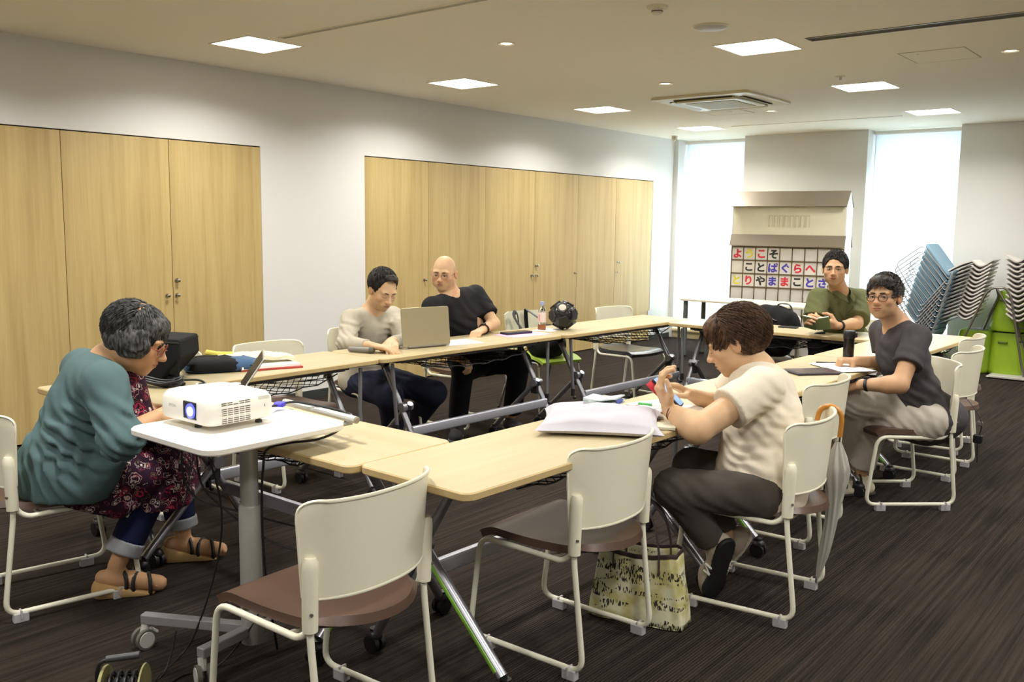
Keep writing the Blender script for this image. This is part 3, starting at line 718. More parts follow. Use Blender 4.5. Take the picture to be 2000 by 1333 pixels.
# ------------------------------------------------------------ tables in front of the board (grey round legs)
KTL = mat('grey_round_leg', (112,116,112), .45, .3); KTOP = mat('pale_top', (234,226,204), .4, var=.03); 
for i,(lab,ol,legs) in enumerate((('pale table with grey round legs in front of the kana board, nearer the window',[(-5.02,9.12),(-4.16,9.09),(-3.99,9.62),(-5.20,9.66)],[(-4.98,9.18),(-4.95,9.55),(-4.2,9.14),(-4.12,9.56)]),
                                   ('pale table with grey round legs in front of the kana board, behind the black backpack',[(-4.14,9.06),(-3.15,9.0),(-3.15,9.6),(-3.97,9.62)],[(-3.9,9.12),(-3.90,9.5),(-3.25,9.1),(-3.25,9.5)]))):
    cx,cy = sum(q[0] for q in ol)/4,sum(q[1] for q in ol)/4
    t = thing('trapezoid_table', lab, 'table', (cx,cy,0))
    p = MB(); p.prism([(x-cx,y-cy) for x,y in ol], .635,.66); obj('tabletop', p, KTOP, t, smooth=False, bevel=.006)
    for lx,ly in legs:
        p = MB(); p.lathe([(.0005,.02),(.026,.02),(.026,.634),(.0005,.634)],16,T=xf((lx-cx,ly-cy,0))); lg = obj('leg', p, KTL, t)
        p = MB(); p.lathe([(.0005,0),(.028,0),(.028,.022),(.0005,.022)],16,T=xf((lx-cx,ly-cy,0))); obj('leg_foot', p, BLACKP, lg)
# ------------------------------------------------------------ signed-distance body builder
def V3(p): return np.array(p, float)
class SDF:
    """union of tapered capsules and ellipsoids, blended; evaluated on a grid and meshed by surface nets"""
    def __init__(s): s.p = []; s.cuts = []; s.subs = []; s.folds = []
    def cap(s, a, b, ra, rb=None, k=.02, sq=None):
        s.p.append(('c', V3(a), V3(b), ra, ra if rb is None else rb, k, sq)); return s
    def chain(s, pts, rs, k=.02):
        for i in range(len(pts)-1): s.cap(pts[i], pts[i+1], rs[i], rs[i+1], k)
        return s
    def ell(s, c, r, R=None, k=.02): s.p.append(('e', V3(c), V3(r), np.eye(3) if R is None else np.array(R,float), k)); return s
    def sub_ell(s, c, r, R=None, k=.01): s.subs.append(('e', V3(c), V3(r), np.eye(3) if R is None else np.array(R,float), k)); return s
    def sub_cap(s, a, b, ra, rb=None, k=.01): s.subs.append(('c', V3(a), V3(b), ra, ra if rb is None else rb, k, None)); return s
    def cut(s, p, n, within=None):
        n = V3(n); s.cuts.append((V3(p), n/np.linalg.norm(n), within)); return s
    def fold(s, c, rad, amp, d, wl, ph=0): d = V3(d); s.folds.append((V3(c), rad, amp, d/np.linalg.norm(d), wl, ph)); return s
    @staticmethod
    def _d(q, X):
        if q[0] == 'c':
            a,b,ra,rb = q[1],q[2],q[3],q[4]; ba = b-a; L2 = max(ba@ba,1e-9)
            pa = X-a; t = np.clip((pa@ba)/L2,0,1)
            return np.linalg.norm(pa-t[...,None]*ba,axis=-1)-(ra+(rb-ra)*t)
        c,r,R = q[1],q[2],q[3]; Y = (X-c)@R
        k0 = np.linalg.norm(Y/r,axis=-1); k1 = np.linalg.norm(Y/(r*r),axis=-1)
        return k0*(k0-1)/np.maximum(k1,1e-6)
    @staticmethod
    def _bb(q, m):
        if q[0] == 'c':
            r = max(q[3],q[4])+m; return np.minimum(q[1],q[2])-r, np.maximum(q[1],q[2])+r
        r = max(q[2])+m; return q[1]-r, q[1]+r
    def mesh(s, vox, lo=None, hi=None, noise=0, nscale=30, seed=0):
        B = [s._bb(q, .01) for q in s.p]
        L = np.min([b[0] for b in B],0); Hh = np.max([b[1] for b in B],0)
        if lo is not None: L = np.maximum(L, V3(lo))
        if hi is not None: Hh = np.minimum(Hh, V3(hi))
        L = L-2*vox; n = np.ceil((Hh+2*vox-L)/vox).astype(int)+1
        ax = [L[i]+vox*np.arange(n[i]) for i in range(3)]
        CAP = .06; D = np.full(n, CAP, np.float32)
        def sub(q, m):
            lo_, hi_ = s._bb(q, m); i0 = np.clip(np.floor((lo_-L)/vox).astype(int),0,n); i1 = np.clip(np.ceil((hi_-L)/vox).astype(int)+1,0,n)
            if np.any(i1 <= i0): return None, None
            sl = tuple(slice(i0[k],i1[k]) for k in range(3))
            X = np.stack(np.meshgrid(*[ax[k][sl[k]] for k in range(3)],indexing='ij'),-1); return sl, X
        for q in s.p:
            k = q[-1] if q[0] == 'e' else q[5]
            sl, X = sub(q, k+.035)
            if sl is None: continue
            d = s._d(q, X); e = D[sl]
            h_ = np.maximum(k-np.abs(e-d),0)/k if k > 0 else 0
            D[sl] = np.minimum(e,d)-h_*h_*k*.25
        for c,rad,amp,dr,wl,ph in s.folds:
            q = ('e',c,V3((rad*2,)*3),None,0); sl, X = sub(q, 0)
            if sl is None: continue
            Y = X-c; r2 = (Y**2).sum(-1)/(rad*rad); t = Y@dr
            wob = .35*wl*np.sin(Y@V3((17,-13,21))+ph)+.2*wl*np.sin(Y@V3((-31,23,15)))
            D[sl] += (amp*np.exp(-r2)*np.sin((t+wob)*2*PI/wl+ph)).astype(np.float32)
        for q in s.subs:
            k = q[-1] if q[0] == 'e' else q[5]
            sl, X = sub(q, k+.02)
            if sl is None: continue
            d = -s._d(q, X); e = D[sl]; h_ = np.maximum(k-np.abs(e-d),0)/k if k > 0 else 0
            D[sl] = np.maximum(e,d)+h_*h_*k*.25
        if s.cuts or noise:
            X = np.stack(np.meshgrid(*ax,indexing='ij'),-1)
            if noise:
                D += (noise*(np.sin(X@V3((nscale,nscale*.6,-nscale*.4))+seed)*np.sin(X@V3((-nscale*.5,nscale*.9,nscale*.7))+2*seed)+.5*np.sin(X@V3((nscale*2.1,-nscale*1.3,nscale*1.7))+seed))).astype(np.float32)
            for p_,n_,wi in s.cuts:
                d = (X-p_)@n_
                if wi is not None:
                    c_, r_ = V3(wi[0]), wi[1]; inside = np.linalg.norm(X-c_,axis=-1) < r_; D = np.where(inside, np.maximum(D,d), D)
                else: D = np.maximum(D,d)
        if lo is not None or hi is not None:   # open crop: keep only cells inside
            pass
        D = D.astype(np.float32)
        return surface_nets(D, L, vox)
def surface_nets(D, L, vox):
    n = np.array(D.shape); S = D < 0
    c = sum(S[i:n[0]-1+i, j:n[1]-1+j, k:n[2]-1+k].astype(np.int8) for i in (0,1) for j in (0,1) for k in (0,1))
    act = (c > 0) & (c < 8); idx = np.argwhere(act)
    if len(idx) == 0: return np.zeros((0,3)), np.zeros((0,4),int)
    vid = np.full(act.shape, -1, int); vid[act] = np.arange(len(idx))
    acc = np.zeros((len(idx),3)); cnt = np.zeros(len(idx))
    for a in range(3):
        e = np.eye(3,dtype=int)[a]; o = [b for b in range(3) if b != a]
        for u in (0,1):
            for v in (0,1):
                off = np.zeros(3,int); off[o[0]] = u; off[o[1]] = v
                p0 = idx+off; p1 = p0+e
                d0 = D[p0[:,0],p0[:,1],p0[:,2]]; d1 = D[p1[:,0],p1[:,1],p1[:,2]]
                m = (d0 < 0) != (d1 < 0); t = np.where(m, d0/np.where(m, d0-d1, 1), 0)
                q = off+t[:,None]*e
                acc[m] += q[m]; cnt[m] += 1
    P = L+vox*(idx+acc/np.maximum(cnt,1)[:,None]); F = []
    for a in range(3):
        o = [(1,2),(2,0),(0,1)][a]; e = np.eye(3,dtype=int)
        sl0 = [slice(0,n[k]) for k in range(3)]; A = S[tuple(slice(0,n[k]-1) if k == a else slice(1,n[k]-1) for k in range(3))]
        Bq = S[tuple(slice(1,n[k]) if k == a else slice(1,n[k]-1) for k in range(3))]
        for flip, M_ in ((False, A & ~Bq), (True, ~A & Bq)):
            q = np.argwhere(M_)
            if len(q) == 0: continue
            base = q.copy(); base[:,o[0]] += 1; base[:,o[1]] += 1
            c4 = [base-e[o[0]]-e[o[1]], base-e[o[1]], base, base-e[o[0]]]
            ids = np.stack([vid[c_[:,0],c_[:,1],c_[:,2]] for c_ in c4],1)
            F.append(ids[:,::-1] if flip else ids)
    F = np.concatenate(F) if F else np.zeros((0,4),int)
    F = F[(F >= 0).all(1)]
    return P, F
def np_mesh(name, parts, mats, midx=None):
    """parts: list of (P,F[,material index]) joined into one mesh"""
    off = 0; PP = []; FF = []; MI = []
    for pt in parts:
        P,F = pt[0],pt[1]; PP.append(P); FF.append(F+off); MI.append(np.full(len(F), pt[2] if len(pt) > 2 else 0)); off += len(P)
    P = np.concatenate(PP); F = np.concatenate(FF); MI = np.concatenate(MI)
    me = bpy.data.meshes.new(name); me.vertices.add(len(P)); me.vertices.foreach_set('co', P.ravel().astype(np.float32))
    me.loops.add(len(F)*4); me.loops.foreach_set('vertex_index', F.ravel().astype(np.int32)); me.polygons.add(len(F))
    me.polygons.foreach_set('loop_start', np.arange(len(F),dtype=np.int32)*4); me.polygons.foreach_set('loop_total', np.full(len(F),4,np.int32))
    for m in (mats if isinstance(mats,(list,tuple)) else [mats]): me.materials.append(m)
    me.polygons.foreach_set('material_index', MI.astype(np.int32)); me.polygons.foreach_set('use_smooth', np.ones(len(F),bool)); me.update(calc_edges=True); me.validate()
    return me
def mb_np(mb):
    return np.array([tuple(p) for p in mb.v], float).reshape(-1,3), np.array([f for f in mb.f if len(f) == 4], int).reshape(-1,4)
def sobj(name, P_F, mats, parent=None, base=(0,0,0)):
    P,F = P_F[0]-V3(base), P_F[1]
    me = np_mesh(name, [(P,F)], mats); o = bpy.data.objects.new(name, me); COL.objects.link(o)
    if parent is not None: o.parent = parent
    return o
def basis(fwd, up):
    """columns: person's right? x = fwd x up, y = fwd, z = up (orthonormalised)"""
    f = V3(fwd); f /= np.linalg.norm(f); u = V3(up); u = u-f*(u@f); u /= np.linalg.norm(u); x = np.cross(f,u)
    return np.stack([x,f,u],1)
JT = {"teal": {"pelvis": [-3.4554, 1.5828, 0.5263], "chest": [-3.379, 1.6199, 0.7699], "neckb": [-3.3336, 1.6831, 0.9296], "c": [-3.2319, 1.741, 1.0151], "shR": [-3.1632, 1.5782, 0.8695], "fr1": [-3.3156, 1.7513, 0.859], "fr2": [-3.2865, 1.7497, 0.704], "shL": [-3.5528, 1.6889, 0.8658], "elR": [-3.0525, 1.5729, 0.6827], "wrR": [-3.0514, 1.7138, 0.7435], "elL": [-3.6225, 1.823, 0.6011], "wrL": [-3.3482, 1.8326, 0.7232], "hipR": [-3.3166, 1.5643, 0.5156], "hipL": [-3.6112, 1.6032, 0.4739], "kneeR": [-3.3042, 1.8514, 0.4589], "kneeL": [-3.5224, 2.034, 0.437], "ankR": [-3.3384, 1.6827, 0.12], "ankL": [-3.4886, 2.0567, 0.1], "toeR": [-3.2812, 1.7644, 0.0], "toeL": [-3.4221, 2.1451, 0.0], "fwd": [0.6126, 0.6566, -0.44]},
 "beige": {"pelvis": [-4.4155, 3.9131, 0.473], "chest": [-4.3387, 3.8905, 0.7473], "neckb": [-4.2808, 3.8612, 0.9158], "c": [-4.1902, 3.8646, 1.0422], "shR": [-4.2871, 3.6913, 0.8632], "shL": [-4.3216, 4.0783, 0.8561], "elR": [-4.1807, 3.5623, 0.7365], "wrR": [-3.8826, 3.5003, 0.755], "elL": [-4.0159, 3.8915, 0.7339], "wrL": [-3.8742, 3.635, 0.77], "hipR": [-4.4181, 3.8418, 0.4482], "hipL": [-4.4436, 4.0177, 0.4572], "kneeR": [-4.0224, 3.7682, 0.4099], "kneeL": [-3.9899, 4.1165, 0.3891], "ankR": [-4.3221, 4.0751, 0.1], "ankL": [-4.3869, 4.3122, 0.1], "toeR": [-4.3578, 4.2593, 0.0], "toeL": [-4.4308, 4.5053, 0.0], "fwd": [0.878, -0.1871, -0.4406]},
 "black": {"pelvis": [-4.2139, 4.7411, 0.5525], "chest": [-4.2051, 4.5971, 0.822], "neckb": [-4.2161, 4.4857, 0.9912], "c": [-4.2174, 4.4417, 1.1265], "shR": [-4.1934, 4.296, 0.9112], "shL": [-4.2043, 4.7524, 0.9717], "elR": [-4.1165, 4.2557, 0.6784], "wrR": [-3.9515, 4.2494, 0.6118], "elL": [-4.0257, 4.7372, 0.7833], "wrL": [-3.9818, 4.5653, 0.755], "hipR": [-4.2317, 4.655, 0.5129], "hipL": [-4.2052, 4.8685, 0.4928], "kneeR": [-4.0624, 4.469, 0.5193], "kneeL": [-3.8978, 4.8628, 0.5147], "ankR": [-4.1704, 4.5291, 0.09], "ankL": [-4.0379, 4.9476, 0.09], "toeR": [-4.1609, 4.6878, 0.0], "toeL": [-4.0473, 5.1491, 0.0], "fwd": [0.4563, -0.8751, -0.161]},
 "olive": {"pelvis": [-2.4052, 6.941, 0.6036], "chest": [-2.3078, 6.5412, 0.8554], "neckb": [-2.2985, 6.447, 1.0288], "c": [-2.2767, 6.2941, 1.178], "shR": [-2.3934, 6.3207, 0.9684], "shL": [-2.2033, 6.6428, 0.9553], "elR": [-2.375, 6.2195, 0.8148], "wrR": [-2.3256, 6.0006, 0.8208], "elL": [-2.1431, 6.4071, 0.8045], "wrL": [-2.1928, 6.1708, 0.8009], "hipR": [-2.4469, 6.8415, 0.6011], "hipL": [-2.3269, 6.9385, 0.5954], "kneeR": [-2.3704, 6.3262, 0.6479], "kneeL": [-2.2299, 6.4394, 0.6395], "ankR": [-2.3883, 6.3237, 0.3241], "ankL": [-2.2478, 6.4388, 0.3264], "toeR": [-2.3606, 6.2103, 0.2879], "toeL": [-2.2084, 6.3349, 0.2904], "fwd": [0.2468, -0.9689, -0.0201]},
 "grey": {"pelvis": [-1.3437, 5.1197, 0.4781], "chest": [-1.4167, 4.9835, 0.8055], "neckb": [-1.452, 4.955, 0.9668], "c": [-1.4966, 4.8628, 1.1029], "shL": [-1.3113, 4.8272, 0.9149], "shR": [-1.5734, 5.1055, 0.9013], "elL": [-1.3302, 4.6458, 0.6958], "wrL": [-1.5116, 4.6503, 0.6733], "elR": [-1.5202, 5.0817, 0.7294], "wrR": [-1.6289, 4.9059, 0.7537], "hipL": [-1.2826, 5.0113, 0.4652], "hipR": [-1.3839, 5.2173, 0.4803], "kneeL": [-1.545, 4.9727, 0.4245], "kneeR": [-1.5832, 4.7571, 0.57], "ankL": [-1.6088, 5.0228, 0.12], "ankR": [-1.7369, 5.1506, 0.1], "toeL": [-1.6634, 4.8644, 0.0], "toeR": [-1.786, 5.0836, 0.0], "fwd": [-0.0706, -0.9957, 0.0605]},
 "cream": {"pelvis": [-1.4318, 3.3072, 0.4952], "chest": [-1.4472, 3.3366, 0.752], "neckb": [-1.4936, 3.3513, 0.9144], "c": [-1.579, 3.3226, 1.0061], "shL": [-1.3998, 3.1855, 0.8643], "shR": [-1.6106, 3.479, 0.8471], "elL": [-1.5247, 2.9309, 0.7267], "wrL": [-1.6649, 2.9678, 0.7768], "elR": [-1.7159, 3.4867, 0.7033], "wrR": [-1.7287, 3.2679, 0.7819], "hipL": [-1.369, 3.1707, 0.4607], "hipR": [-1.4468, 3.4433, 0.4472], "kneeL": [-1.6191, 2.9449, 0.4868], "kneeR": [-1.6969, 3.222, 0.5013], "ankL": [-1.5225, 3.113, 0.2373], "ankR": [-1.5342, 3.2562, 0.2165], "toeL": [-1.5644, 3.181, 0.01], "toeR": [-1.47, 3.2006, 0.1128], "fwd": [-0.8452, -0.3291, -0.4212]},
 "_axes": {"right": [0.7737, 0.6335, 0.0], "away": [-0.6335, 0.7737, 0.0]}}
RIGHT = V3(JT["_axes"]["right"]); AWAY = V3(JT["_axes"]["away"]); UP = V3((0,0,1))
PHC = [[-1.7517, 2.9784, 0.8774], [-1.7748, 3.0632, 0.8742], [-1.6457, 3.0102, 0.781], [-1.6685, 3.0951, 0.7773]]
GB = [-2.2431, 5.9128, 0.827]
# ------------------------------------------------------------ people
def skin_mat(name, col, lip=(150,84,74), blush=(196,128,100)):
    m = mat(name, col, .52, sss=.06, var=.05, vscale=14, bump=.12, bscale=300, spec=.35); N, L, b = nodes_of(m)
    src = b.inputs['Base Color'].links[0].from_socket
    at = N.new('ShaderNodeAttribute'); at.attribute_name = 'tone'; sp = N.new('ShaderNodeSeparateColor'); L.new(at.outputs['Color'], sp.inputs[0])
    cur = src
    for ch, c in (('Green', blush), ('Red', lip), ('Blue', (64,54,48))):
        mx = N.new('ShaderNodeMix'); mx.data_type = 'RGBA'; L.new(sp.outputs[ch], mx.inputs[0]); L.new(cur, mx.inputs[6]); mx.inputs[7].default_value = lin(c); cur = mx.outputs[2]
    L.new(cur, b.inputs['Base Color']); return m
def hair_mat(name, col, col2, streak=.35):
    m = mat(name, col, .58, spec=.28); N, L, b = nodes_of(m)
    tc = N.new('ShaderNodeTexCoord'); n = N.new('ShaderNodeTexNoise'); n.inputs['Scale'].default_value = 55; n.inputs['Detail'].default_value = 4; n.inputs['Distortion'].default_value = 1.5
    mp = N.new('ShaderNodeMapping'); mp.inputs['Scale'].default_value = (1,1,.35); L.new(tc.outputs['Object'], mp.inputs[0]); L.new(mp.outputs[0], n.inputs['Vector'])
    cr = N.new('ShaderNodeValToRGB'); cr.color_ramp.elements[0].position = .40; cr.color_ramp.elements[0].color = lin(col); cr.color_ramp.elements[1].position = .5+streak; cr.color_ramp.elements[1].color = lin(col2)
    L.new(n.outputs[0], cr.inputs[0]); L.new(cr.outputs[0], b.inputs['Base Color'])
    bp = N.new('ShaderNodeBump'); bp.inputs['Strength'].default_value = .6; bp.inputs['Distance'].default_value = .003; L.new(n.outputs[0], bp.inputs['Height']); L.new(bp.outputs[0], b.inputs['Normal'])
    return m
def cloth(name, col, rough=.85, bs=700, var=.06): return mat(name, col, rough, bump=.45, bscale=bs, var=var, vscale=25, spec=.2)
EYE_W = mat('eye_white', (188,172,160), .25); EYE_D = mat('eye_dark', (34,24,20), .15); LENS = mat('lens_glass', (244,248,250), .03, trans=1, spec=.5)
def torso(S, J, w=1, d=1, k=.05, belly=0, hips=1, drop=0):
    P, C, Nk, sL, sR = [V3(J[q]) for q in ('pelvis','chest','neckb','shL','shR')]
    ax = sR-sL; ax /= np.linalg.norm(ax); up1 = C-P; up1 /= np.linalg.norm(up1); up2 = Nk-C; up2 /= np.linalg.norm(up2)
    def R(up): f = np.cross(up, ax); f /= np.linalg.norm(f); x = np.cross(f, up); return np.stack([x, f, up], 1)
    R1, R2 = R(up1), R(up2); f1, f2 = R1[:,1], R2[:,1]; L1 = np.linalg.norm(C-P)
    S.ell(P+up1*.02, (.172*w*hips,.125*d,.13), R1, k)
    if drop: S.ell(P-up1*drop, (.185*w*hips,.14*d,.11), R1, k)
    S.ell(P+up1*L1*.45+f1*belly*.5, (.152*w,.118*d+belly*.6,.16), R1, k)
    S.ell(C-up2*.02+f2*.008, (.160*w,.122*d,.155), R2, k)
    S.ell(C+up2*.085, (.158*w,.098*d,.09), R2, k)
    mid = (sL+sR)/2
    for s_ in (sL,sR): S.cap(mid, s_*.92+mid*.08, .062*d, .058*d, k*.8)
    S.cap(Nk-up2*.03, sL*.75+Nk*.25-up2*.015, .05, .042, .04); S.cap(Nk-up2*.03, sR*.75+Nk*.25-up2*.015, .05, .042, .04)
    return f1, up1, f2, up2, ax
def hand(S, wr, d, n, t, curl=(.5,.5,.4), sc=1.05, thumb=.3, spread=1, fr=1):
    """wr wrist, d finger direction, n palm normal, t thumb side"""
    wr = V3(wr); d = V3(d); d /= np.linalg.norm(d); n = V3(n)-d*(V3(n)@d); n /= np.linalg.norm(n); t = V3(t)-d*(V3(t)@d)-n*(V3(t)@n); t /= np.linalg.norm(t)
    offs = (.028,.0095,-.0095,-.027); ln = (1.0,1.12,1.04,.80); out = []
    for i,(o,l) in enumerate(zip(offs,ln)):
        h0 = wr+(d*.012+t*o*.55)*sc; h1 = wr+(d*(.088-.004*abs(i-1))+t*o*spread)*sc
        S.cap(h0, h1, .0135*sc, .0112*sc, .012); p = h1; ang = 0
        c = curl[i] if hasattr(curl[0],'__len__') else curl
        for seg,(ll,rr) in enumerate(((.043,.0098),(.026,.0088),(.021,.0078))):
            ang += c[seg]; dd = d*math.cos(ang)+n*math.sin(ang)+t*o*.9*(spread-1 if spread > 1 else 0)
            q = p+dd*ll*l*sc; S.cap(p, q, rr*1.08*sc*fr, rr*sc*fr, .0035); p = q
        out.append(p)
    b0 = wr+(d*.022+t*.020+n*.004)*sc; b1 = wr+(d*(.058-.02*thumb)+t*(.052)+n*(.012+.03*thumb))*sc; b2 = b1+(d*.030+t*(.012-.03*thumb)+n*.018*thumb*2)*sc; b3 = b2+(d*.024-t*.010*thumb*2+n*.012*thumb)*sc
    S.cap(b0,b1,.0155*sc,.0118*sc,.012); S.cap(b1,b2,.0108*sc,.0098*sc,.004); S.cap(b2,b3,.0098*sc,.0080*sc,.004)
    return out
def head_sdf(S, c, R, s, eyes='open', fat=1, nose=1, smile=0, age=0):
    c = V3(c); W_ = lambda x,y,z: c+R@(V3((x,y,z))*s); r3 = lambda a,b,d: (a*s,b*s,d*s)
    S.ell(W_(0,-.014,.035), r3(.0765,.097,.086), R, .02*s); S.ell(W_(0,.028,-.02), r3(.064*fat,.066,.080), R, .03*s)
    S.ell(W_(0,.030,-.066), r3(.049*fat,.050,.046), R, .03*s); S.ell(W_(0,.070,-.097), r3(.022*fat,.017,.016), R, .025*s)
    for q in (-1,1):
        S.ell(W_(q*.047*fat,.014,-.056), r3(.015*fat,.030,.028), R, .03*s)
        S.ell(W_(q*.041,.061,-.022), r3(.023*fat,.019,.019), R, .022*s); S.ell(W_(q*.029,.0790,.024), r3(.026,.0115,.009), R, .018*s)
        S.sub_ell(W_(q*.031,.104,.003), r3(.019,.018,.012), R, .016*s)
        a = .35
        Re = R@np.array([[math.cos(q*a),-math.sin(q*a),0],[math.sin(q*a),math.cos(q*a),0],[0,0,1]])
        S.ell(W_(q*.0815*(.5+.5*fat),-.006,-.006), r3(.0075,.019,.031), Re, .004*s); S.sub_ell(W_(q*.090*(.5+.5*fat),-.001,-.003), r3(.007,.0095,.017), Re, .004*s)
        S.ell(W_(q*.012,.1015,-.034), r3(.0085*nose,.0105,.0075), R, .008*s)
    S.cap(W_(0,.088,.012), W_(0,.1105,-.026), .0072*s, .0100*nose*s, .014*s); S.ell(W_(0,.113,-.030), r3(.0115*nose,.0105,.0095), R, .007*s)
    S.ell(W_(0,.074,-.060), r3(.034,.022,.026), R, .02*s)
    S.ell(W_(0,.0965,-.0565), r3(.022,.0068,.0046), R, .005*s); S.ell(W_(0,.0945,-.0665), r3(.018,.0072,.0055), R, .005*s)
    for q in (-1,1): S.sub_cap(W_(0,.1045,-.0615), W_(q*.024,.092,-.0605+.004*smile), .0024*s, .0016*s, .003*s)
    if age:
        for q in (-1,1): S.sub_cap(W_(q*.021,.107,-.036), W_(q*.033,.094,-.056), .002*s, .0012*s, .006*s)
    S2 = SDF()
    for q in (-1,1):
        S.ell(W_(q*.031,.0795,.003), r3(.018,.0125,.0125), R, .007*s)
        if eyes == 'open': S.sub_ell(W_(q*.031,.0965,.0015), r3(.0155,.013,.0042), R, .002*s)
        elif eyes == 'narrow': S.sub_ell(W_(q*.031,.0955,.0005), r3(.0145,.012,.0019), R, .002*s)
        else: S.sub_cap(W_(q*.018,.0955,-.0045), W_(q*.045,.088,-.0045), .0016*s, .0016*s, .002*s)
def tone_of(P, c, R, s, stub=0, blush=.3):
    q = (P-V3(c))@R/s; x,y,z = q[:,0],q[:,1],q[:,2]; A = np.zeros((len(P),4)); A[:,3] = 1
    near = (np.abs(x) < .1) & (np.abs(z) < .15) & (np.abs(y) < .14)
    A[:,0] = near*np.clip(1.25-((x/.024)**2+((z+.0612)/.0115)**2),0,1)*np.clip((y-.078)/.01,0,1)*.75
    A[:,1] = near*blush*(np.exp(-(((np.abs(x)-.042)/.022)**2+((z+.025)/.022)**2))*(y > .03)+np.exp(-((x/.016)**2+((z+.03)/.014)**2))*(y > .09)+.8*(np.abs(x) > .074))
    if stub: A[:,2] = near*stub*np.clip(1-((z+.075)/.035)**2,0,1)*(y > -.01)*(np.hypot(x/.03,(z+.045)/.03) > .6)
    return A
def add_tone(me, P, A):
    at = me.color_attributes.new('tone','FLOAT_COLOR','POINT'); at.data.foreach_set('color', A.astype(np.float32).ravel())
def hair_locks(c, R, s, n, ln, flow, hl, rad=(.0875,.108,.097), cen=(0,-.02,.042), thick=.0035, lift=.25, seed=1, seg=5):
    """short tapered locks lying over the skull ellipsoid; hl(u,az) tells where hair grows"""
    rg = np.random.default_rng(seed); mb = MB(); c = V3(c); rad = V3(rad)*s; cen = V3(cen)*s; k = 0
    while k < n:
        v = rg.normal(size=3); v /= np.linalg.norm(v); p = cen+v*rad
        if not hl(p/s): k += .15; continue
        k += 1; pts = []; L_ = ln*s*rg.uniform(.6,1.25); q = p.copy(); dirn = None
        for i in range(seg):
            nn = (q-cen)/(rad**2); nn /= np.linalg.norm(nn); f = V3(flow(q/s)) + rg.normal(size=3)*.12; f = f-nn*(f@nn); f /= max(np.linalg.norm(f),1e-6)
            dirn = f if dirn is None else .5*dirn+.5*f; dirn /= np.linalg.norm(dirn)
            pts.append(c+R@(q+nn*(.001+lift*.01*(i/seg)**1.5)*s*rg.uniform(.6,1.4))); q = q+dirn*L_/seg
            e = (q-cen)/rad; q = cen+e/np.linalg.norm(e)*rad
        rr = [thick*s*(.5+.5*math.sin(PI*min(1,(i+.6)/seg)))*(1-.75*(i/(seg-1))**2) for i in range(seg)]
        mb.tube(pts, rr, 4, caps=False, sq=(1.5,.6))
    return mb_np(mb)
def eyes_parts(body, c, R, s, base, hm, brow=1, lash=0, look=(0,0), browz=.0):
    c = V3(c); W_ = lambda x,y,z: tuple(c+R@(V3((x,y,z))*s)-V3(base))
    for q in (-1,1):
        if not lash:
            e = MB(); e.ball(W_(q*.031,.0765,.003), (.0138*s,)*3, None, 16, 12); e.cur = 1
            d = V3((look[0],1,look[1])); d /= np.linalg.norm(d); cc = V3((q*.031,.0765,.003))+d*.0044
            e.ball(W_(*cc), (.0098*s,)*3, None, 14, 10)
            obj('eye', e, [EYE_W, EYE_D], body)
        m = MB(); m.tube([W_(q*.013,.0945,.0222+browz),W_(q*.024,.0940,.0245+browz),W_(q*.037,.0885,.0250+browz),W_(q*.050,.0790,.0215+browz)],[.0030*s*brow,.0044*s*brow,.0040*s*brow,.0016*s],6,sq=(1,.8))
        if lash: m.tube([W_(q*.018,.0945,-.004),W_(q*.031,.0945,-.0065),W_(q*.044,.0875,-.004)],.0011*s,5)
        else: m.tube([W_(q*.0165,.0925,.0045),W_(q*.031,.0945,.0068),W_(q*.046,.086,.0035)],.0014*s,5)
        obj('eyebrow', m, hm, body)
def glasses(body, c, R, s, base, col=(60,50,46), r=.0012, w=.0225, h=.0165, metal=.6, zc=-.002, tint=False):
    c = V3(c); W_ = lambda x,y,z: tuple(c+R@(V3((x,y,z))*s)-V3(base)); m = MB()
    for q in (-1,1):
        P = []
        for k in range(28):
            a = 2*PI*k/28; ca,sa = math.cos(a),math.sin(a); x = q*.033+w*math.copysign(abs(ca)**.8,ca); z = zc+h*math.copysign(abs(sa)**.8,sa)
            P.append(W_(x,.108-abs(x)*.22,z))
        m.tube(P, r*s, 6, closed=True)
        m.tube([W_(q*.055,.096,zc+.006),W_(q*.074,.07,zc+.007),W_(q*.083,-.0,zc+.008),W_(q*.083,-.012,zc-.006)], r*s, 6)
    m.tube([W_(-.0115,.1055,zc+.003),W_(0,.112,zc+.006),W_(.0115,.1055,zc+.003)], r*s, 6)
    g = obj('glasses_frame', m, mat('glasses_%d_%d_%d'%col, col, .3, metal), body)
    return g
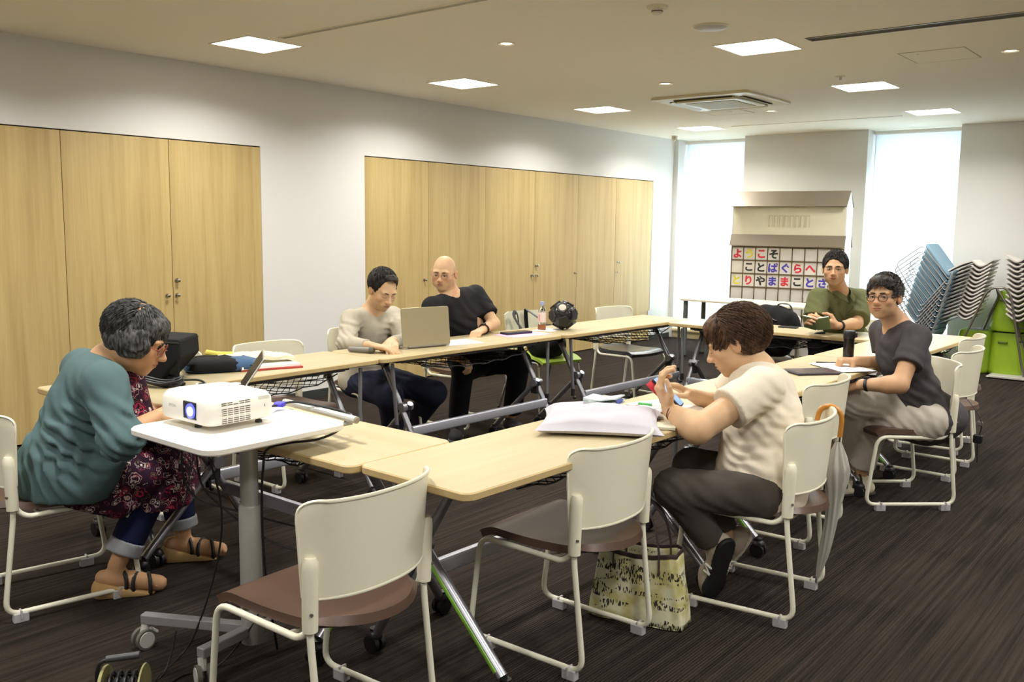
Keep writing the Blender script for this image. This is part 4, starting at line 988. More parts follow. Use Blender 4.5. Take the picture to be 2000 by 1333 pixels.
def shoe(name, ank, toe, mats, base, parent, w=.043, sole=.018, up=(0,0,1), body_h=.075):
    """closed shoe from ankle point to toe point on the ground"""
    ank = V3(ank); toe = V3(toe); u = V3(up); u /= np.linalg.norm(u); d = toe-ank; d = d-u*(d@u); Ld = np.linalg.norm(d); d /= Ld
    g = (toe-u*0) ; foot0 = ank-u*((ank-toe)@u)   # heel point at toe level
    S = SDF(); hl = foot0-d*.045
    S.cap(hl+u*.040, hl+u*.040+d*.02, .036, .036, .02); S.cap(hl+u*.036+d*.03, toe-d*.045+u*.030, .036, w, .03); S.cap(toe-d*.05+u*.028, toe-d*.018+u*.022, w*.98, .030, .03)
    S.cap(foot0+u*.05, ank+u*.01, .040, .038, .03)
    S.cut(hl+u*.004, -u); S.cut(ank+u*.02, u)
    P,F = S.mesh(.006); o = sobj(name, (P,F), mats[0], parent, base)
    S = SDF(); S.cap(hl+u*.012, hl+u*.012+d*.05, .040, .036, .02); S.cap(hl+u*.012+d*.04, toe-d*.05+u*.012, .036, w*1.06, .03); S.cap(toe-d*.05+u*.012, toe-d*.016+u*.014, w*1.04, .034, .03)
    S.cut(hl+u*.001, -u); S.cut(hl+u*sole, u)
    P,F = S.mesh(.006); sobj('sole', (P,F), mats[1], o, (0,0,0) if parent is None else base) if False else None
    so = sobj('sole', (P,F), mats[1], o, base)
    return o, d, u
def make_person(label, J, base, skin, hd_, legs=None, group=None, arms=None, hands=(), neck=.050, tw=1, td=1, bare_feet=()):
    """body: one continuous skin surface; returns object"""
    B = SDF(); torso(B, J, tw*.90, td*.88, .05)
    c, R, s = hd_['c'], hd_['R'], hd_['s']
    for a in 'LR':
        ar = (arms or {}).get(a, (.045,.038,.026))
        m = V3(J['el'+a])*.72+V3(J['wr'+a])*.28
        B.cap(J['sh'+a], J['el'+a], ar[0], ar[1], .02); B.cap(J['el'+a], m, ar[1], ar[1]*1.02, .02); B.cap(m, J['wr'+a], ar[1]*1.0, ar[2], .02)
        if 'knee'+a in J:
            B.cap(J['hip'+a], J['knee'+a], .075, .052, .03); B.cap(J['knee'+a], J['ank'+a], .050, .033, .02)
    nb = V3(J['neckb']); hb = V3(c)+R@(V3((0,-.028,-.055))*s)
    B.cap(nb, hb, neck*1.12, neck, .03); B.cap(nb, V3(c)+R@(V3((0,.0,-.06))*s), neck*.9, neck*.85, .03)
    parts = []
    for p_, f_ in hands: f_(B)
    nhand = [V3(p) for p,_ in hands]
    lowp = B.mesh(.0085)
    # drop the coarse surface where fine patches replace it
    Hd = SDF(); Hd.p = [q for q in B.p if q[0] == 'c' and False]; head_sdf(Hd, c, R, s, **hd_.get('f',{}))
    Hd.cap(nb, hb, neck*1.12, neck, .03*s); Hd.cap(nb, V3(c)+R@(V3((0,.0,-.06))*s), neck*.9, neck*.85, .03*s)
    hp = Hd.mesh(.0027)
    parts.append(lowp); parts.append(hp)
    if len(nhand):
        for pt in nhand:
            P,F = B.mesh(.0031, pt-.135, pt+.135); parts.append((P,F))
        P,F = lowp
        cen = P[F].mean(1); keep = np.ones(len(F),bool)
        for pt in nhand: keep &= ~(np.abs(cen-pt).max(1) < .130)
        parts[0] = (P, F[keep])
    P = np.concatenate([q[0] for q in parts])
    me = np_mesh('person', [(q[0]-V3(base), q[1]) for q in parts], [skin])
    if len(me.vertices) == len(P): add_tone(me, P, tone_of(P, c, R, s, hd_.get('stub',0), hd_.get('blush',.3)))
    else: print('tone skipped', len(me.vertices), len(P))
    o = bpy.data.objects.new('person', me); COL.objects.link(o); o.location = base
    tag(o, label, 'person', group); return o
def J_(n): return {k: V3(v) for k,v in JT[n].items()}
def hbasis(fwd, roll=0):
    R = basis(fwd, (0,0,1))
    if roll:
        cr_, sr_ = math.cos(roll), math.sin(roll); x,u = R[:,0].copy(), R[:,2].copy(); R[:,0] = x*cr_+u*sr_; R[:,2] = u*cr_-x*sr_
    return R
def shirt(J, B0, m, base, name, w=1, d=1, sleeve=.55, sl_r=(.066,.070), neck=.062, belly=0, hem=.16, drop=.08, folds=(), long=False, neck_v=0, cuff=.9, noise=.0012, hips=1, extra=None, vox=.0075, neck_off=(0,0,0)):
    S = SDF(); f1,u1,f2,u2,ax = torso(S, J, w, d, .05, belly, hips, drop)
    for a in 'LR':
        sh,el,wr = J['sh'+a],J['el'+a],J['wr'+a]
        if long:
            S.cap(sh, el, sl_r[0], sl_r[1], .03); mid = el*(1-cuff)+wr*cuff; S.cap(el, mid, sl_r[1]*.93, sl_r[1]*.66, .03); dd = wr-el; dd /= np.linalg.norm(dd)
            S.cut(mid, dd, (mid, .10))
        else:
            e = sh*(1-sleeve)+el*sleeve; dd = el-sh; dd /= np.linalg.norm(dd)
            S.cap(sh, e+dd*.03, sl_r[0], sl_r[1], .03); S.cut(e, dd, (e+dd*.06, .125))
    if extra: extra(S)
    for q in folds: S.fold(q[0],q[1],q[2]*.62,*q[3:])
    nb = J['neckb']; hd = J['c']; nd = hd-nb; nd /= np.linalg.norm(nd)
    o = V3(neck_off); S.sub_cap(nb+nd*.012+o+f2*.008, nb+nd*.2+o, neck, neck*1.3, .008)
    if neck_v: S.sub_cap(nb+f2*(.085*d)+u2*.0, nb+f2*(.13*d)-u2*neck_v, .034, .006, .01); 
    S.cut(J['pelvis']-u1*hem, -u1, (J['pelvis']-u1*(hem+.1), .32))
    P,F = S.mesh(vox, noise=noise, nscale=22, seed=1.3)
    return sobj(name, (P,F), m, B0, base), (f1,u1,f2,u2,ax)
def trousers(J, B0, m, base, r=(.098,.075,.068,.056), cuff=.88, name='trousers', folds=(), w=1, noise=.001, vox=.0085, k=.035):
    S = SDF(); P = J['pelvis']
    S.ell(P-V3((0,0,.01)), (.175*w,.16*w,.115), None, .05)
    for a in 'LR':
        hp,kn,an = J['hip'+a],J['knee'+a],J['ank'+a]; S.cap(P*.5+hp*.5, hp, r[0]*1.0, r[0], .04)
        S.cap(hp, kn, r[0], r[1], k); e = kn*(1-cuff)+an*cuff; dd = an-kn; dd /= np.linalg.norm(dd); S.cap(kn, e+dd*.03, r[2], r[3], k*.7); S.cut(e, dd, (e+dd*.06,.10))
    for q in folds: S.fold(q[0],q[1],q[2]*.62,*q[3:])
    # flatten where it meets the seat
    Pm,F = S.mesh(vox, noise=noise, nscale=25, seed=.4)
    return sobj(name, (Pm,F), m, B0, base)
def hair_cap(c, R, s, rad, cen, face=((0,.085,-.03),(.072,.075,.088)), low=-.035, lowtilt=.5, extra=None, noise=.0022, vox=.0042, ears=True, backlow=None):
    S = SDF(); W_ = lambda x,y,z: c+R@(V3((x,y,z))*s)
    S.ell(W_(*cen), V3(rad)*s, R, .01)
    if extra: extra(S, W_)
    S.sub_ell(W_(*face[0]), V3(face[1])*s, R, .012)
    n = R@V3((0,lowtilt,-1)); S.cut(W_(0,0,low), n)
    if ears:
        for q in (-1,1): S.sub_ell(W_(q*.086,.004,-.02), V3((.02,.024,.036))*s, R, .01)
    return S.mesh(vox, noise=noise, nscale=95, seed=2.1)
CLR = lambda *a: a
SK1 = skin_mat('skin_warm', (194,152,116)); SK2 = skin_mat('skin_fair', (204,166,128)); SK3 = skin_mat('skin_tan', (188,144,106))
SHOE_SOLE_W = mat('sole_white', (214,206,190), .6); SHOE_GREY = mat('shoe_grey', (120,112,104), .8, bump=.3, bscale=500); SHOE_DK = mat('shoe_dark', (60,58,60), .8, bump=.3, bscale=500)
# ============================================================ man in the beige sweater
def person_beige():
    J = J_('beige'); base = tuple(np.round([J['pelvis'][0],J['pelvis'][1],0],3)); R = hbasis(J['fwd'],.06); s = .985
    dL = V3(J['wrL']-J['elL']); dR = V3((1,.12,-.02))
    hs = [(J['wrR']+V3((.06,.0,0)), lambda S: hand(S, J['wrR'], (.93,.35,-.02), (0,0,-1), (.0,1,.1), (.25,.35,.3))),
          (J['wrL']+V3((.05,-.05,0)), lambda S: hand(S, J['wrL'], (.75,-.62,-.02), (0,0,-1), (-.5,-.8,.1), (.3,.4,.3)))]
    b = make_person('man in a beige long-sleeved sweater bending over the open silver laptop', J, base, SK2, dict(c=J['c'],R=R,s=s,f=dict(eyes='down',fat=.95,age=1),stub=.12), hands=hs)
    m = cloth('beige_knit', (178,170,152), .9, 900)
    f = [(J['shR']*.5+J['elR']*.5, .09, .010, (.3,.2,1), .045),(J['chest'], .13, .006, (.2,.8,.5), .07),(J['elR'],.09,.009,(.5,.5,.6),.035),(J['shL']*.5+J['elL']*.5,.09,.008,(.3,.2,1),.05),(J['pelvis']+V3((.05,0,.18)),.12,.008,(0,0,1),.04)]
    shirt(J, b, m, base, 'sweater', .98, .98, long=True, sl_r=(.064,.056), folds=f, drop=.02, hem=.06, neck=.058, cuff=.80)
    trousers(J, b, cloth('navy_trousers',(40,42,62),.85,600), base, r=(.095,.078,.078,.072), cuff=.84, folds=[(J['hipL']*.4+J['kneeL']*.6,.13,.008,(.4,.3,1),.05),(J['hipR']*.5+J['kneeR']*.5,.13,.008,(.4,.3,1),.05)])
    for a in 'RL': shoe('sandal', J['ank'+a]+V3((0,0,-.02)), (J['ank'+a][0]+.14,J['ank'+a][1]-.10,.0), (mat('sandal_white',(206,200,188),.7),SHOE_SOLE_W), base, b)
    hm = hair_mat('hair_black', (24,20,18), (58,48,42), .3)
    ex = lambda S,W_: (S.ell(W_(-.01,.045,.104), V3((.045,.040,.024))*s, R, .02*s))
    cap_ = hair_cap(J['c'],R,s,(.0835,.103,.096),(0,-.018,.038), ((0,.098,.030),(.068,.076,.080)), -.045, .75, ex)
    hl = lambda p: (p[1] < .045-.5*abs(p[0]) or (p[2] > .118 and p[1] < .06)) and p[2] > -.035+.75*p[1] and not (abs(p[0]) > .07 and p[2] < .02 and p[1] > -.03)
    lk = hair_locks(J['c'],R,s,1000,.034,lambda p:(p[0]*6,.7,-.2+p[2]*-4),hl,seed=3,lift=.5,thick=.0026)
    o = sobj('hair', (np.concatenate([cap_[0],lk[0]]), np.concatenate([cap_[1], lk[1]+len(cap_[0])])), hm, b, base)
    eyes_parts(b, J['c'], R, s, base, hm, 1, lash=1)
# ============================================================ bald man in black
def person_black():
    J = J_('black'); base = tuple(np.round([J['pelvis'][0],J['pelvis'][1],0],3)); R = hbasis(J['fwd'],.05); s = .935
    hs = [(J['wrL']+V3((.02,-.06,0)), lambda S: hand(S, J['wrL'], (.25,-.93,-.12), (0,0,-1), (-1,-.3,0), (.55,.9,.6), thumb=.5)),
          (J['wrR']+V3((.06,.0,-.02)), lambda S: hand(S, J['wrR'], (.7,.4,-.3), (0,.3,-1), (0,1,.3), (.7,.9,.6)))]
    b = make_person('bald man with glasses in a black V-neck tee shirt leaning towards the laptop', J, base, SK2, dict(c=J['c'],R=R,s=s,f=dict(eyes='narrow',fat=1.22,age=0,smile=2),stub=.06,blush=.45), hands=hs, neck=.058, tw=1.1)
    m = cloth('black_tee', (34,33,35), .85, 800)
    f = [(J['chest']+V3((.06,-.05,0)),.16,.008,(.3,.6,.8),.075),(J['chest']+V3((.02,0,-.14)),.15,.009,(.2,.5,.9),.06),(J['shL']*.5+J['elL']*.5,.08,.007,(.3,.3,1),.05)]
    shirt(J, b, m, base, 'tee_shirt', 1.08, 1.0, sleeve=.72, sl_r=(.064,.070), folds=f, belly=.04, neck=.066, neck_v=.045, hem=.10)
    # pale collar edge of an undershirt
    nb = J['neckb']; S = SDF(); nd = J['c']-nb; nd /= np.linalg.norm(nd)
    trousers(J, b, cloth('black_trousers',(22,22,24),.85,600), base, r=(.10,.082,.075,.066), cuff=.88, w=1.05)
    for a,tx in (('R',(.10,-.13)),('L',(.14,-.06))): shoe('sneaker', J['ank'+a]+V3((0,0,-.01)), (J['ank'+a][0]+tx[0],J['ank'+a][1]+tx[1],.0), (SHOE_DK,mat('sole_grey',(132,130,128),.6)), base, b)
    hm = hair_mat('hair_grey_stubble', (120,96,80), (150,122,102), .2)
    browm = hair_mat('hair_brow_dark', (52,40,34), (80,64,54), .3)
    eyes_parts(b, J['c'], R, s, base, browm, .9, look=(.1,-.15)); glasses(b, J['c'], R, s, base, (150,110,92), .0013, .0225, .0155)
    watch(b, base, J['wrL'], J['elL'], .027, BLACKP)
def watch(b, base, wr, el, r, m, face=None):
    d = el-wr; d /= np.linalg.norm(d); c = wr+d*.025; T = Matrix([list(x)+[0] for x in basis(d, (0,0,1)).tolist()]+[[0,0,0,1]]); 
    mb = MB(); x,f,u = basis(d,(0,0,1)).T; P = [tuple(c+(x*math.cos(a)*1.08+u*math.sin(a)*.92)*(r+.004)-V3(base)) for a in [2*PI*k/20 for k in range(20)]]
    mb.tube(P, .0045, 6, closed=True, sq=(1,2.0)); o = obj('watch_strap', mb, m, b)
    q = MB(); cc = c+u*(r+.006)-V3(base); q.tube([tuple(cc-u*.004),tuple(cc+u*.006)], .016, 16); obj('watch_case', q, mat('watch_case',(60,58,54),.3,.6), b)
# ============================================================ man in the olive shirt
def person_olive():
    J = J_('olive'); base = tuple(np.round([J['pelvis'][0],J['pelvis'][1],0],3)); R = hbasis(J['fwd'],0); s = .955
    hs = [(J['wrR']+V3((.0,-.06,.02)), lambda S: hand(S, J['wrR'], (.2,-.85,.35), (.8,.1,-.3), (0,.3,1), (.45,.5,.4), thumb=.6)),
          (J['wrL']+V3((-.06,-.03,.02)), lambda S: hand(S, J['wrL'], (-.85,-.3,.15), (.1,.9,.3), (.2,0,1), (.35,.5,.4), thumb=.4))]
    b = make_person('man in an olive short-sleeved collared shirt holding an open green notebook', J, base, SK1, dict(c=J['c'],R=R,s=s,f=dict(eyes='narrow',fat=1.04,smile=0),stub=.15), hands=hs, tw=1.0)
    m = cloth('olive_cotton', (98,100,66), .85, 700)
    f = [(J['chest']+V3((.02,-.08,0)),.15,.007,(1,.2,.1),.06),(J['shL']*.5+J['elL']*.5,.09,.009,(.6,.3,.5),.05),(J['shR']*.5+J['elR']*.5,.09,.009,(.6,.3,.5),.05)]
    sh, fr = shirt(J, b, m, base, 'shirt', 1.05, 1.0, sleeve=.86, sl_r=(.074,.082), folds=f, neck=.060, neck_v=.05, hem=.12)
    f1,u1,f2,u2,ax = fr; nb = J['neckb']
    # open collar: two pointed leaves
    for q in (-1,1):
        mb = MB()
        def leaf(u,v, q=q):
            a = (1-u)*2.3+.25; rr = .070+.004*v; p = nb+u2*(.035-.045*v-.02*u*u)+(-f2*math.cos(a)*-1*rr*.0)
            p = nb+u2*(.040-.040*v-.045*u**2)+ax*q*(math.sin(a)*(.066+.022*v))+f2*(math.cos(a)*(.064+.03*v)+.012+.03*u)
            return tuple(p-V3(base))
        mb.shell(leaf, 9, 5, .003); obj('collar', mb, m, b)
    mb = MB()
    for k in range(3):
        p = nb+f2*(.128+.0*k)-u2*(.10+.075*k); mb.ball(tuple(p-V3(base)), (.006,.003,.006))
    obj('shirt_button', mb, mat('button_dark',(70,66,44),.4), b)
    mb = MB(); pk = J['chest']+ax*-.07*0+V3((.075,-.118,.03)); mb.box(tuple(pk-V3(base)),(.085,.006,.09)); obj('chest_pocket', mb, m, b, bevel=.002)
    trousers(J, b, cloth('black_trousers',(22,22,24),.85,600), base, r=(.10,.08,.07,.06))
    hm = hair_mat('hair_black', (24,20,18), (58,48,42), .3)
    cap_ = hair_cap(J['c'],R,s,(.0860,.105,.100),(0,-.016,.037), ((0,.098,-.012),(.074,.074,.090)), -.030, .85)
    hl = lambda p: not (p[1] > .03 and p[2] < .098) and p[2] > -.02+.85*p[1] and not (abs(p[0]) > .07 and p[2] < .01 and p[1] > -.03)
    lk = hair_locks(J['c'],R,s,1200,.024,lambda p:(p[0]*5,.8,-.3),hl,rad=(.087,.107,.101),cen=(0,-.016,.038),seed=5,lift=.7,thick=.0026)
    sobj('hair', (np.concatenate([cap_[0],lk[0]]), np.concatenate([cap_[1], lk[1]+len(cap_[0])])), hm, b, base)
    eyes_parts(b, J['c'], R, s, base, hm, 1.5, look=(-.1,0)); watch(b, base, J['wrL'], J['elL'], .027, BLACKP)
# ============================================================ man in the grey tee
def person_grey():
    J = J_('grey'); base = tuple(np.round([J['pelvis'][0],J['pelvis'][1],0],3)); R = hbasis(J['fwd'],-.05); s = .945
    hs = [(J['wrR']+V3((-.04,-.05,.0)), lambda S: hand(S, J['wrR'], (-.75,-.55,.05), (0,.1,-1), (.5,-.8,.1), (1.3,1.3,.8), thumb=1.0)),
          (J['wrL']+V3((-.06,.0,-.02)), lambda S: hand(S, J['wrL'], (-.9,.1,-.35), (.1,.3,-1), (0,1,.2), (.5,.6,.4)))]
    b = make_person('man with glasses in a dark grey V-neck tee shirt and pale trousers', J, base, SK1, dict(c=J['c'],R=R,s=s,f=dict(eyes='narrow',fat=1.0,age=1,nose=1.06),stub=.08), hands=hs, arms={'L':(.047,.042,.029),'R':(.045,.040,.027)})
    m = cloth('grey_tee', (72,68,70), .88, 700, .08)
    f = [(J['pelvis']+V3((-.02,-.08,.2)),.15,.010,(.3,.3,.9),.055),(J['chest']+V3((-.05,-.1,0)),.14,.007,(.7,.2,.6),.07),(J['shL']*.4+J['elL']*.6,.08,.008,(.4,.4,.7),.05),(J['pelvis']+V3((.03,-.10,.06)),.13,.010,(.5,.2,.8),.045)]
    shirt(J, b, m, base, 'tee_shirt', 1.0, 1.02, sleeve=.60, sl_r=(.066,.073), folds=f, neck=.064, neck_v=.065, hem=.17, hips=1.0, drop=.05, extra=lambda S: S.ell(J['pelvis']+V3((.03,.02,-.01)), (.195,.195,.13), None, .05))
    f = [(J['hipL']*.5+J['kneeL']*.5,.15,.008,(.7,.2,1),.05),(J['kneeL'],.12,.008,(.6,.6,.8),.04),(J['kneeR'],.12,.007,(.3,.3,1),.05),(J['hipL'],.12,.008,(.8,.3,.6),.05)]
    trousers(J, b, cloth('stone_trousers',(188,180,166),.85,600,.04), base, r=(.098,.086,.078,.064), cuff=.86, folds=f)
    for a in 'LR':
        o,d,u = shoe('sandal', J['ank'+a]+V3((0,0,-.03)), (J['ank'+a][0]-.12,J['ank'+a][1]-.12,.0), (mat('sock_cream',(196,188,160),.85,bump=.3),mat('sandal_sole',(58,50,44),.7)), base, b)
        mb = MB(); an = J['ank'+a]-V3(base)
        for k in (.02,.06,.10):
            cc = an+d*k-V3((0,0,.03+k*.25)); x_ = np.cross(d,UP)
            mb.tube([tuple(cc+(x_*math.cos(q)*1.0+UP*math.sin(q)*.85)*(.047-.1*k*.2)) for q in [2*PI*j/14 for j in range(14)]], .006, 6, closed=True)
        obj('sandal_strap', mb, mat('strap_black',(30,26,24),.6), b)
    hm = hair_mat('hair_dark_grey', (34,30,27), (96,88,80), .28)
    ex = lambda S,W_: S.ell(W_(0,.05,.090), V3((.06,.045,.030))*s, R, .03)
    cap_ = hair_cap(J['c'],R,s,(.083,.104,.094),(0,-.017,.038), ((0,.100,-.022),(.078,.074,.090)), -.045, .80, ex)
    hl = lambda p: not (p[1] > .045 and p[2] < .066) and p[2] > -.035+.8*p[1] and not (abs(p[0]) > .07 and p[2] < .01 and p[1] > -.03)
    lk = hair_locks(J['c'],R,s,1500,.040,lambda p:(p[0]*5+.35,.9,-.35),hl,rad=(.087,.112,.101),cen=(0,-.013,.039),seed=8,lift=.8,thick=.0028)
    sobj('hair', (np.concatenate([cap_[0],lk[0]]), np.concatenate([cap_[1], lk[1]+len(cap_[0])])), hm, b, base)
    eyes_parts(b, J['c'], R, s, base, hm, 1.1, look=(-.25,.02)); glasses(b, J['c'], R, s, base, (56,44,42), .0017, .0225, .0175)
    watch(b, base, J['wrL'], J['elL'], .029, BLACKP)
# ============================================================ woman in the cream tee
def person_cream():
    J = J_('cream'); base = tuple(np.round([J['pelvis'][0],J['pelvis'][1],0],3)); R = hbasis(J['fwd'],0); s = 1.06
    PH = phone_pose()
    hs = [(J['wrL']+V3((-.03,-.0,.06)), lambda S: hand(S, J['wrL'], -.42*RIGHT+.88*UP, .9*RIGHT+.42*UP+.15*AWAY, -AWAY, [(.5,.7,.5),(.6,.7,.5),(.7,.7,.5),(.8,.7,.5)], thumb=.12)),
          (J['wrR']+V3((-.05,-.04,.03)), lambda S: hand(S, J['wrR'], -.85*RIGHT+.45*UP-.2*AWAY, -.4*RIGHT-.85*UP-.2*AWAY, -AWAY, [(.3,.5,.4),(.7,.9,.6),(.8,1.0,.6),(.9,1.0,.6)], thumb=.35))]
    b = make_person('brown-haired woman in a cream tee shirt holding a smartphone in a red case', J, base, SK2, dict(c=J['c'],R=R,s=s,f=dict(eyes='down',fat=1.08,age=0),blush=.35), hands=hs, neck=.050, arms={'L':(.056,.050,.027),'R':(.050,.044,.026)})
    m = cloth('cream_tee', (226,214,194), .85, 800, .03)
    f = [(J['chest']+V3((.05,-.10,.0)),.15,.009,(.5,.2,.8),.06),(J['chest']+V3((.05,-.08,-.16)),.15,.012,(.3,.1,1),.045),(J['pelvis']+V3((.03,-.1,.05)),.15,.011,(.1,.1,1),.04),(J['shL']*.5+J['elL']*.5,.09,.008,(.6,.1,.8),.05),(J['shL']+V3((.06,-.02,-.06)),.10,.007,(.8,.2,.5),.04)]
    shirt(J, b, m, base, 'tee_shirt', 1.12, 1.16, sleeve=.52, sl_r=(.074,.084), folds=[(q[0],q[1],q[2]*.55)+tuple(q[3:]) for q in f], noise=.0006, belly=.03, neck=.058, hem=.19, hips=1.10, drop=.07, extra=lambda S: S.ell(J['pelvis']+V3((-.01,0,-.0)), (.165,.20,.14), None, .05))
    f = [(J['hipL']*.5+J['kneeL']*.5,.15,.005,(.5,.3,1),.06),(J['kneeL'],.1,.006,(.5,.4,.8),.04)]
    trousers(J, b, cloth('charcoal_trousers',(74,68,62),.85,700,.05), base, r=(.088,.074,.068,.056), cuff=.86, folds=f, w=.92)
    NBW = mat('sneaker_beige', (170,158,140), .85, bump=.3, bscale=600); SB = mat('sole_black', (22,22,24), .6, bump=.3, bscale=300)
    # sneakers resting on their toes under the chair, soles towards the camera
    for a, toe, upv in (('L', V3(J['ankL'])+V3((-.075,.05,-.215)), (-.55,.25,.60)), ('R', V3(J['ankR'])+V3((-.02,-.01,-.19))-RIGHT*.11, tuple(-.75*RIGHT-.5*AWAY+.25*UP))):
        u = V3(upv); d = toe-J['ank'+a]; d /= np.linalg.norm(d); u = u-d*(u@d); u /= np.linalg.norm(u)
        tt = J['ank'+a]+d*.20-u*.06
        so_, d2, u2 = shoe('sneaker', J['ank'+a]+d*.0, tt, (NBW, SB if a == 'L' else mat('sneaker_sole_cream',(190,182,166),.6)), base, b, up=u, sole=.020)
        # N-shaped side emblem, both faces
        x_ = np.cross(d2,u2)
        for q in (-1,1):
            cc = J['ank'+a]+d2*.070-u2*.035+x_*q*.0415-V3(base); mb = MB(); e1 = d2*.020; e2 = u2*.018
            for p0,p1 in ((cc-e1-e2,cc-e1*.6+e2),(cc-e1*.6+e2,cc+e1*.6-e2),(cc+e1*.6-e2,cc+e1+e2)): mb.tube([tuple(p0),tuple(p1)], .0045, 6)
            obj('side_emblem', mb, mat('emblem_white',(224,220,210),.6), so_)
        mb = MB()
        for k in range(4):
            cc = J['ank'+a]+d2*(.055+.022*k)-u2*(.002+.006*k)-V3(base); mb.tube([tuple(cc-x_*.02),tuple(cc+u2*.006),tuple(cc+x_*.02)], .003, 6)
        obj('lace', mb, mat('lace_white',(222,218,210),.7), so_)
    hm = hair_mat('hair_brown', (62,43,31), (122,90,66), .26)
    ex = lambda S,W_: (S.ell(W_(0,-.055,-.01), V3((.072,.058,.062))*s, R, .03), S.ell(W_(0,.045,.080), V3((.058,.045,.034))*s, R, .03))
    cap_ = hair_cap(J['c'],R,s,(.091,.116,.102),(0,-.024,.032), ((0,.100,-.030),(.082,.070,.085)), -.075, .45, ex, ears=True)
    hl = lambda p: not (p[1] > .062 and p[2] < .060) and p[2] > -.065+.6*p[1] and not (abs(p[0]) > .07 and p[2] < .015 and p[1] > -.025)
    lk = hair_locks(J['c'],R,s,2300,.060,lambda p:(p[0]*2.2,-.55 if p[1] < .02 else .75,-.65),hl,rad=(.0935,.120,.105),cen=(0,-.026,.031),seed=11,lift=.7,thick=.0025,seg=6)
    sobj('hair', (np.concatenate([cap_[0],lk[0]]), np.concatenate([cap_[1], lk[1]+len(cap_[0])])), hm, b, base)
    eyes_parts(b, J['c'], R, s, base, hm, .7, lash=1)
    # braided bracelet
    d = J['elL']-J['wrL']; d /= np.linalg.norm(d); x,f_,u = basis(d,(0,0,1)).T; c_ = J['wrL']+d*.03; mb = MB()
    for dz in (-.005,.004): mb.tube([tuple(c_+d*dz*(1+.8*math.sin(a))+(x*math.cos(a)+u*math.sin(a)*.95)*.0325-V3(base)) for a in [2*PI*k/22 for k in range(22)]], .0028, 6, closed=True)
    obj('bracelet', mb, mat('bracelet_brown',(96,54,34),.5), b)
def phone_pose():
    return None
